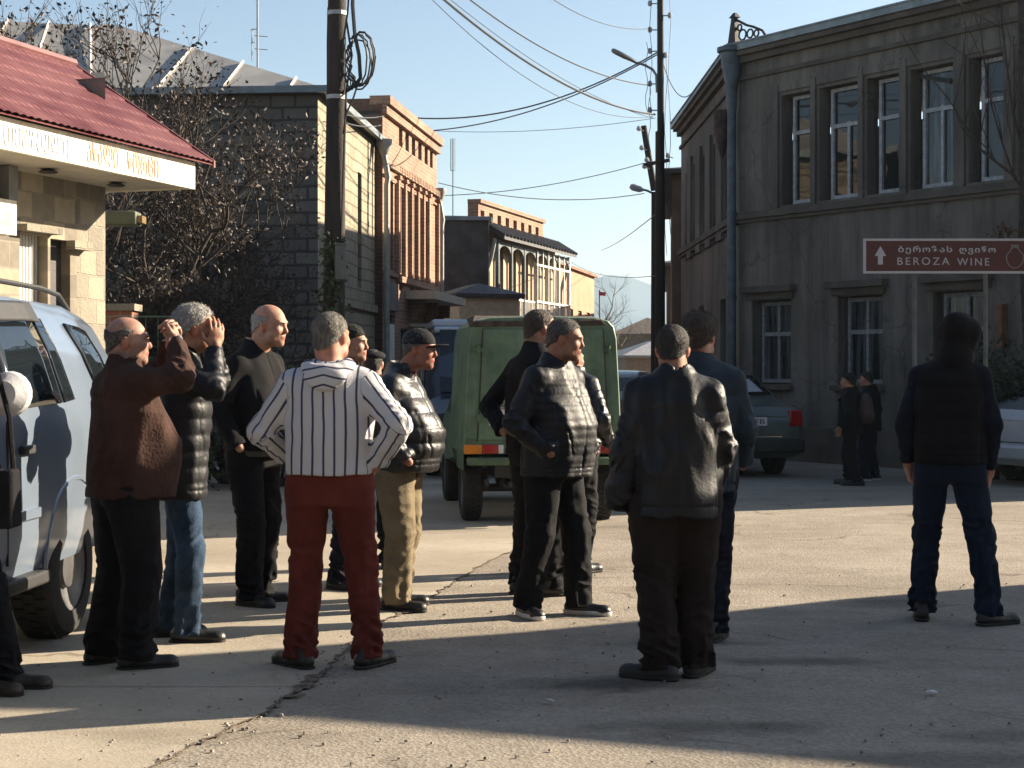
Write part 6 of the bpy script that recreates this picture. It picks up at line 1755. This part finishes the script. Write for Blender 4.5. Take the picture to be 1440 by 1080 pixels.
# the dry brown-leaved thicket between the shop and the block house
tree('tree', 'broad tree with dry dark brown leaves between the shop and the block house', (GX(232, 22.5), 22.5, 0), 5.2, .11, leaf_brown, 21, 8000, .030, .13, depth=5, ln=1.55, up=.14, spread=.75, kids=(3, 4), forks=3)
tree('tree', 'low tangled tree with brown leaves close behind the men in dark jackets', (GX(318, 20.8), 20.8, 0), 4, .06, leaf_brown, 5, 3800, .028, .13, depth=5, ln=.98, up=.07, spread=.85, kids=(3, 4), forks=4)
tree('tree', 'tall sparse tree rising behind the red roof with few dark leaves', (GX(70, 20.5), 20.5, 0), 7.5, .09, leaf_brown, 33, 5200, .034, .10, depth=5, ln=2.3, up=.3, spread=.55, kids=(3, 4), forks=2)
tree('tree', 'slender tree with thin dark leaved twigs above the brown thicket', (GX(205, 21.8), 21.8, 0), 6.5, .08, leaf_brown, 14, 5200, .034, .11, depth=5, ln=2.05, up=.25, spread=.6, kids=(3, 4), forks=2)
tree('bush', 'evergreen bush climbing round the brick pier behind the white car', (GX(185, 19.9), 19.9, 0), 2, .03, leaf_green, 8, 3200, .04, .16, depth=3, ln=.8, up=.2, spread=.8, kids=(3, 4), forks=4, cat='bush')
tree('bush', 'dark shrub under the low tangled tree behind the tall old man', (GX(395, 20.2), 20.2, 0), 1.6, .03, leaf_green, 18, 2600, .04, .18, depth=3, ln=.6, up=.15, spread=.8, kids=(3, 4), forks=4, cat='bush')
tree('bush', 'dark green shrub against the stuccoed wall beside the pale silver saloon', (GX(1408, 21.6), 21.6, 0), 1.7, .03, leaf_green, 28, 4200, .04, .2, depth=3, ln=.7, up=.2, spread=.7, kids=(3, 4), forks=4, cat='bush')
# ivy on the left pole
iv = [Vector((GX(467 + 6 * math.sin(k * 1.3), LY) - LX0 + .0, -.16, GZ(455 - k * 6, LY))) for k in range(20)]
ivt = empty('ivy', (LX0, LY, 0)); tag(ivt, 'sparse green ivy climbing the thick wooden pole', 'ivy')
q = MB(); q.tube([(p.x, p.y + .02, p.z) for p in [Vector((0, -.16, 0))] + iv], .012, 5); q.build('stem', bark, ivt)
leaves('foliage', leaf_ivy, iv[3:] + [Vector((.12, -.2, GZ(440, LY))), Vector((-.1, -.18, GZ(425, LY)))], .085, 260, .042, ivt, 3)
# bare tree at the right edge
TY_ = 20.3
bt = empty('bare_tree', (GX(1452, TY_), TY_, 0)); tag(bt, 'bare tree with thin upswept twigs in front of the stuccoed building', 'tree')
mb = MB(); rng = random.Random(9)
def bp3(px, py, dy=0): return Vector((GX(px, TY_) - GX(1452, TY_), dy, GZ(py, TY_)))
mb.tube([Vector((0, 0, -.05)), bp3(1449, 500), bp3(1444, 400), bp3(1440, 330), bp3(1442, 250), bp3(1440, 120), bp3(1436, 0), bp3(1440, -120)], [.1, .085, .08, .075, .07, .055, .04, .03], 8); mb.build('trunk', bark, bt, smooth=True)
for (pts, r) in (([bp3(1441, 268), bp3(1425, 246), bp3(1398, 225), bp3(1376, 208), bp3(1354, 182), bp3(1341, 150)], .026), ([bp3(1425, 246), bp3(1408, 196), bp3(1395, 150), bp3(1386, 95), bp3(1380, 50)], .016), ([bp3(1440, 215), bp3(1425, 160), bp3(1417, 100), bp3(1410, 40), bp3(1405, -30)], .02)):
    mb = MB(); mb.tube(pts, [r * (1 - .14 * k) for k in range(len(pts))], 5, caps=False)
    for p in pts[1:]:
        for k in range(2): grow(mb, rng, p.copy(), Vector((rng.gauss(-.05, .45), rng.gauss(0, .4), .8 + .3 * rng.random())).normalized(), .8 * rng.uniform(.6, 1.2), r * .35, 2, [], .25, .4, (1, 2), .65)
    mb.build('bough', bark, bt)
leaves('foliage', leaf_rust, [bp3(1412, 320), bp3(1420, 326), bp3(1405, 330)], .05, 90, .03, bt, 4)
# bare trees and scrub at the end of the street
tree('bare_tree', 'bare pale twiggy tree above the orange house at the end of the street', (GX(818, 72), 72, 0), 6, .12, None, 41, 0, .05, .2, depth=5, ln=2.5, up=.22, spread=.6, kids=(3, 3), bark_m=bark_pale, group='bare trees down the street')
tree('bare_tree', 'smaller bare tree with a red flag cloth low in its twigs', (GX(846, 80), 80, 0), 5, .1, None, 44, 0, .05, .2, depth=5, ln=1.7, up=.2, spread=.6, kids=(3, 3), bark_m=bark_pale, group='bare trees down the street')
rg_ = empty('flag', (GX(843, 79), 79, GZ(418, 79))); tag(rg_, 'tiny red flag on a thin staff at the end of the street', 'flag')
q = MB(); q.tube([(0, 0, -3.2), (0, 0, .35)], .03, 5); q.build('staff', iron, rg_)
q = MB(); q.hexa([(0, -.01, .08), (.3, -.03, .06), (.3, .0, .06), (0, .02, .08), (0, -.01, .27), (.3, -.03, .24), (.3, .0, .24), (0, .02, .27)]); q.build('cloth', M('flag_red', (.35, .03, .03)), rg_)
tree('bush', 'pale leafless scrub on the skyline between the flag and the tall pole', (GX(885, 95), 95, 1.2), 3, .05, leaf_brown, 51, 500, .05, .4, depth=4, ln=1.0, up=.2, spread=.8, kids=(3, 3), forks=5, bark_m=bark_pale, cat='bush')
HID = 'hidden'


# --- the man in the striped sweatshirt
def striped_extra(b, d):
    k = d['k']; sd = SDF()                       # the hood lying folded on the shoulders
    for t in range(9):
        a = R(-200 + 220 * t / 8); r = .098
        c0 = np.array([r * math.cos(a), -.035 + .085 * math.sin(a), 1.485 * k - .03 * max(0, -math.sin(a))])
        a2 = R(-200 + 220 * (t + 1) / 8); c1 = np.array([r * math.cos(a2), -.035 + .085 * math.sin(a2), 1.485 * k - .03 * max(0, -math.sin(a2))])
        if t < 8: sd.cone(c0, c1, .034, .034, .02)
    sd.ell((0, -.135, 1.43 * k), (.105, .04, .055), .04); sd.ell((.0, -.145, 1.39 * k), (.05, .03, .03), .03)
    sd.post.append(lambda P, G: G + .006 * NZ(P * [12, 12, 16]))
    V, Q = sd.mesh(.007); h = np_mesh('hood', V, Q, fab['stripe'], b); set_attr(h, 'across', V[:, 2] * 1.15 + .25 * np.abs(V[:, 0]) + .012 * NZ(V * 9))
    sd = SDF(); sd.stack([(.955 * k, 0, .0, .188, .150), (.985 * k, 0, .0, .192, .154)], .01, n=2.4); V, Q = sd.mesh(.007); np_mesh('waistband', V, Q, white_cot, b)
    sd = SDF(); sd.cone(d['Hc'] * [1, 1, 0] + [0, -.02, 1.47 * k], d['Hc'] * [1, 1, 0] + [0, -.01, 1.515 * k], .07, .066, .01, flat=True); V, Q = sd.mesh(.007); np_mesh('collar', V, Q, white_cot, b)


person('man from behind in a white striped hooded sweatshirt and rust red trousers, hands on hips', 464, 938, 86, H=1.73, k_w=1.10, jacket='stripe', hem=.955, trousers='rust', hair='grey', hairstyle='short', head_yaw=-22,
       r_arm=((.355, -.12, 1.20), (.225, .0, 1.005)), l_arm=((-.335, -.03, 1.16), (-.235, .13, 1.03)),
       r_hand=dict(tip=(-.35, .55, -.75), palm=(-1, .2, .1), curl=.45), l_hand=dict(tip=(.4, .8, -.35), palm=(.9, .1, .2), curl=.5), feet={1: (.185, .03, -28), -1: (-.135, -.02, 48)}, trouser_w=1.08, hips=1.1,
       jw=.98, collar=False, extra=striped_extra, skin=(.42, .20, .14), fold=.007, shoe=shoe_m, sleeve_w=1.08)


# --- the bald man in the brown jacket, hands raised to his face
def binoc(name_label, pos, fwd):
    t = empty('binoculars', tuple(pos), math.atan2(fwd[1], fwd[0]) - R(90)); tag(t, name_label, 'binoculars', 'binoculars held up to the eyes')
    for sx in (-1, 1):
        q = MB(); q.lathe([(.016, -.05), (.019, -.045), (.019, -.02), (.024, .0), (.027, .05), (.028, .075), (.024, .077)], (sx * .034, 0, 0), (0, 1, 0), 18); q.build('barrel', blackpl, t, smooth=True)
    q = MB(); q.box(-.02, .02, -.02, .03, -.008, .012); q.tube([(0, -.03, .006), (0, .02, .006)], .01, 10); q.build('bridge', blackpl, t, bevel=.003)


def watch(b, d):
    e, w_ = d['arms'][1]; u = (w_ - e) / np.linalg.norm(w_ - e); c = w_ + u * .012
    q = MB(); q.lathe([(.030, -.011), (.034, -.011), (.034, .011), (.030, .011)], tuple(c), tuple(u), 18, closed=True); wb = q.build('wrist_watch', chrome, b, smooth=True)


p2 = person('bald man in a brown jacket holding both hands at his eyes beside the silver car', 176, 936, 34, H=1.73, k_w=1.16, belly=.05, jacket='brown', hem=.84, trousers='black', hairstyle='fringe', hair='salt', scalp=(.12, .09, .075), skin=(.38, .22, .16),
            r_arm=((.33, .15, 1.43), (.16, .20, 1.60)), l_arm=((-.22, .26, 1.42), (-.02, .25, 1.60)), r_hand=dict(tip=(-.55, .15, .65), palm=(-.5, -.4, .1), curl=.8), l_hand=dict(tip=(.35, .1, .85), palm=(.4, -.6, 0), curl=.8),
            feet={1: (.13, .03, -14), -1: (-.10, -.06, 6)}, trouser_w=1.28, jw=1.06, fold=.010, legs_fold=.012, head_off=(-.03, -.01, -.02), lean=(0, .0), head_yaw=-26, extra=watch, sleeve_w=1.12)
# --- the grey haired man beside him
p3 = person('grey haired man in a black quilted coat and blue jeans, hands cupped at his face', 254, 900, 10, H=1.80, k_w=1.0, jacket='nylon', hem=.74, trousers='jeans', hair='white', hairstyle='thick', skin=(.42, .22, .14),
            r_arm=((.26, .18, 1.31), (.085, .18, 1.52)), l_arm=((-.25, .20, 1.36), (-.075, .15, 1.60)), r_hand=dict(tip=(-.05, .12, 1), palm=(-.85, -.3, 0), curl=.35, spread=1.6), l_hand=dict(tip=(.6, .5, .45), palm=(.3, -.6, -.7), curl=.85),
            feet={1: (.10, .06, -8), -1: (-.10, -.04, 8)}, quilt=.085, qamp=.008, jw=1.02, fold=.009, legs_fold=.012, head_off=(0, .02, -.01), lean=(0, .03))
# --- the old man facing us
def shirt(b, d):
    k = d['k']; q = SDF(); q.ell((0, .045, 1.475 * k), (.035, .03, .045), .02); V, Q = q.mesh(.007); np_mesh('shirt', V, Q, fab['greyshirt'], b)
    q = SDF(); q.stack([(d['hem'] - .035, 0, .03, .186, .150), (d['hem'] + .01, 0, .03, .188, .152)], .01); V, Q = q.mesh(.008); np_mesh('waistband', V, Q, fab['greyshirt'], b)


person('tall bald old man in a dark jacket facing the street, arms at his sides', 357, 850, -28, H=1.86, k_w=1.06, belly=.05, jacket='blackw', hem=.90, trousers='black', hair='white', hairstyle='fringe', scalp=(.22, .17, .14), skin=(.46, .25, .17), head_yaw=8, head_pitch=-6,
       r_arm=((.30, -.04, 1.13), (.27, .10, .92)), l_arm=((-.30, -.05, 1.13), (-.28, .08, .90)), l_hand=HID, r_hand=HID, feet={1: (.09, .05, -4), -1: (-.10, .0, 30)}, jw=1.03, fold=.008, extra=shirt, trouser_w=1.15, shoe=shoe_m, head_off=(0, .065, -.01), lean=(0, .03))
# --- knitted cap man and the one behind
person('man in a dark knitted cap, mostly hidden behind the striped sweatshirt', 488, 828, -18, H=1.74, jacket='navy', hem=.85, trousers='navy', hairstyle='crop', hair='dark', headgear='beanie', skin=(.40, .22, .15), feet={1: (.09, .0, -10), -1: (-.09, .02, 10)})
person('person in a round black cap, only the cap showing between two men', 524, 800, 95, H=1.60, jacket='black', hem=.85, trousers='black', hairstyle='crop', hair='dark', headgear='flatcap', skin=(.36, .2, .14))


# --- the man with the peaked cap
def scarf(b, d):
    k = d['k']; q = SDF(); q.cone((0, .05, 1.43 * k), (0, .06, 1.50 * k), .05, .055, .02); V, Q = q.mesh(.007); np_mesh('scarf', V, Q, fab['wine'], b)
    q = SDF()
    for sx in (-1, 1): q.cone((sx * .03, .13, d['hem'] - .03), (sx * .02, .135, d['hem'] + .03), .012, .012, .01)
    V, Q = q.mesh(.006); np_mesh('drawstring', V, Q, fab['khaki'], b)


person('man in a black peaked cap, glossy black puffer jacket and khaki trousers', 561, 856, -14, H=1.70, k_w=1.08, belly=.06, jacket='shiny', hem=.86, trousers='khaki', hair='grey', headgear='cap', skin=(.34, .15, .10), quilt=.092, qamp=.010, fold=.006, jw=1.04,
       r_arm=((.29, -.02, 1.14), (.24, .14, .93)), l_arm=((-.30, -.03, 1.14), (-.25, .12, .92)), r_hand=HID, l_hand=HID, feet={1: (.10, .03, -4), -1: (-.11, -.03, 24)}, trouser_w=1.22, legs_fold=.012, extra=scarf, head_yaw=-4, head_pitch=-6, head_off=(0, .075, -.01), lean=(0, .03), collar=True)
# --- the two men before the van
person('man in black seen half from behind against the green van, hands behind him', 754, 836, 38, H=1.84, k_w=1.10, jacket='black', hem=.86, trousers='black', hair='brown', hairstyle='crop', skin=(.36, .19, .125), scalp=(.05, .035, .025),
       r_arm=((.30, -.08, 1.14), (.14, -.16, .98)), l_arm=((-.34, -.12, 1.15), (-.10, -.19, 1.00)), r_hand=HID, l_hand=HID, feet={1: (.12, .05, -20), -1: (-.11, -.02, 15)}, head_yaw=-18, trouser_w=1.12, fold=.008)
person('dark haired man in a glossy black jacket and white soled shoes, hands in pockets', 779, 864, -36, H=1.76, k_w=1.14, belly=.04, jacket='nylon', hem=.82, trousers='black', hair='salt', hairstyle='short', skin=(.33, .165, .105), quilt=.05, qamp=.0045, fold=.011, jw=1.05,
       r_arm=((.32, -.06, 1.13), (.22, .13, .96)), l_arm=((-.31, -.05, 1.13), (-.22, .13, .95)), r_hand=HID, l_hand=HID, feet={1: (.16, -.06, -30), -1: (-.09, .14, 12)}, sole=sole_white, head_pitch=-8, head_yaw=22, trouser_w=1.15, legs_fold=.011, lean=(0, .02), head_off=(0, .03, -.01))
person('man in a dark quilted jacket, largely hidden behind the white soled man', 806, 806, 45, H=1.68, head_off=(0, -.06, -.04), jacket='shiny', hem=.86, trousers='black', hair='salt', quilt=.06, qamp=.010, fold=.008, r_hand=HID, l_hand=HID, r_arm=((.29, -.03, 1.14), (.24, .13, .95)), l_arm=((-.31, -.04, 1.14), (-.24, .12, .95)), feet={1: (.06, .03, -6), -1: (-.14, .0, 6)}, trouser_w=1.15)
# --- the heavy man in black and the one behind him
def loose(b, d):
    q = SDF(); q.cone((-.20, -.02, 1.10), (-.245, .0, .88), .07, .075, .03, folds=.010); q.cone((-.245, .0, .90), (-.275, .0, .79), .075, .055, .03, flat=True, folds=.01)
    q.post.append(lambda P, G: G + .008 * NZ(P * [14, 14, 7])); V, Q = q.mesh(.008); np_mesh('loose_sleeve', V, Q, fab['nylon'], b)


person('heavy man seen from behind in a creased black jacket and dark brown trousers', 948, 952, 92, H=1.67, k_w=1.06, belly=.04, jacket='nylon', hem=.80, trousers='browntr', hair='dark', hairstyle='short', skin=(.36, .18, .12), jw=1.10, fold=.014, shoulder=.95,
       r_arm=((.235, .03, 1.12), (.20, .14, .88)), l_arm=((-.235, -.02, 1.12), (-.262, .02, .86)), r_hand=HID, l_hand=HID, feet={1: (.10, .05, -30), -1: (-.07, -.04, 62)}, trouser_w=1.30, hips=1.05, sleeve_w=1.1, head_yaw=-14, head_pitch=-8, extra=loose, head_off=(0, .02, -.01), shoe=M('dusty_shoe', (.035, .036, .038), rough=.8))
person('brown haired man in a slate blue jacket behind the heavy man in black', 982, 900, 76, H=1.75, k_w=1.12, jacket='slate', hem=.80, trousers='navy', hair='brown', hairstyle='thick', skin=(.40, .21, .14), r_arm=((.255, .0, 1.13), (.22, .15, .93)), l_arm=((-.26, .0, 1.13), (-.22, .15, .92)), l_hand=HID, r_hand=HID, head_yaw=-10, fold=.008, feet={1: (.08, .0, -10), -1: (-.12, .0, 10)}, jw=1.0, trouser_w=1.1, sleeve_w=1.0)
# --- the hooded man walking off
person('hooded man in a dark vest, blue sleeves and jeans walking away alone', 1336, 874, 72, H=1.77, k_w=1.04, jacket='vest', hem=.90, trousers='darkjeans', hairstyle=None, hair='dark', headgear='hood', sleeves='navy', skin=(.38, .20, .14), quilt=.09, qamp=.006, fold=.006, jw=1.02,
       r_arm=((.235, -.02, 1.13), (.215, .05, .86)), l_arm=((-.25, -.04, 1.13), (-.235, .02, .89)), r_hand=dict(tip=(-.1, .1, -1), palm=(-1, .2, 0), curl=1.0), l_hand=dict(tip=(.1, .1, -1), palm=(1, .1, 0), curl=.7), feet={1: (.22, -.05, -48), -1: (-.16, .04, 6)}, head_pitch=-12, head_yaw=-14, head_off=(.045, .03, -.015), shoe=shoe_m, trouser_w=1.05, hips=1.05, collar=False)
# --- the person cut by the left edge
def bag(b, d): pass


person('person at the left edge in a plum jacket and dark shoes, half out of frame', -76, 975, -6, H=1.72, k_w=1.05, jacket='purple', hem=.86, trousers='black', hair='dark', hairstyle='thick', skin=(.4, .22, .15), r_arm=((.27, -.04, 1.12), (.24, .10, .90)), l_arm=((-.27, .02, 1.12), (-.24, .16, .90)), feet={1: (.03, .20, -6), -1: (-.12, .26, 4)}, fold=.008, r_hand=HID, l_hand=HID, shoe=shoeb_m)
bgx = gp(8, 975)
hb_ = empty('shoulder_bag', (bgx[0], bgx[1] - .0, .74)); tag(hb_, 'black shoulder bag hanging at the side of the person in the plum jacket', 'bag')
q = MB(); q.hexa([(-.09, -.05, 0), (.05, -.06, 0), (.05, .10, 0), (-.09, .1, 0), (-.08, -.035, .25), (.045, -.045, .27), (.045, .08, .27), (-.08, .08, .25)]); q.build('pouch', fab['black'], hb_, bevel=.02)
q = MB(); q.tube([(.03, .02, .25), (.0, .05, .5), (-.06, .06, .72)], .012, 6); q.build('strap', fab['black'], hb_)


# --- two boys by the wall
def pack(b, d):
    k = d['k']; q = SDF(); q.ell((0, -.19, 1.20 * k), (.15, .09, .20), .03); q.ell((0, -.25, 1.10 * k), (.11, .05, .10), .03); q.post.append(lambda P, G: G + .004 * NZ(P * 20)); V, Q = q.mesh(.009)
    np_mesh('backpack', V, Q, M('wine_backpack', (.04, .02, .02), rough=.7), b)
    q = SDF()
    for sx in (-1, 1):
        q.cone((sx * .09, -.13, 1.38 * k), (sx * .10, .0, 1.47 * k), .018, .018, .01); q.cone((sx * .10, .0, 1.47 * k), (sx * .11, .13, 1.33 * k), .018, .018, .01)
    V, Q = q.mesh(.009); np_mesh('strap', V, Q, fab['black'], b)


person('boy in black with a wine coloured backpack, walking left along the stuccoed wall', 1196, 682, 158, H=1.40, k_w=.92, jacket='black', hem=.80, trousers='black', hair='dark', hairstyle='thick', skin=(.36, .2, .14), extra=pack, feet={1: (.10, .06, -10), -1: (-.10, -.08, 10)}, vox=.011, head_yaw=10)
person('second boy in dark clothes close behind the one with the backpack', 1222, 676, 150, H=1.42, k_w=.9, jacket='black', hem=.80, trousers='navy', hair='dark', hairstyle='short', skin=(.36, .2, .14), feet={1: (.10, -.02, -10), -1: (-.10, .04, 10)}, vox=.011, sole=sole_white)
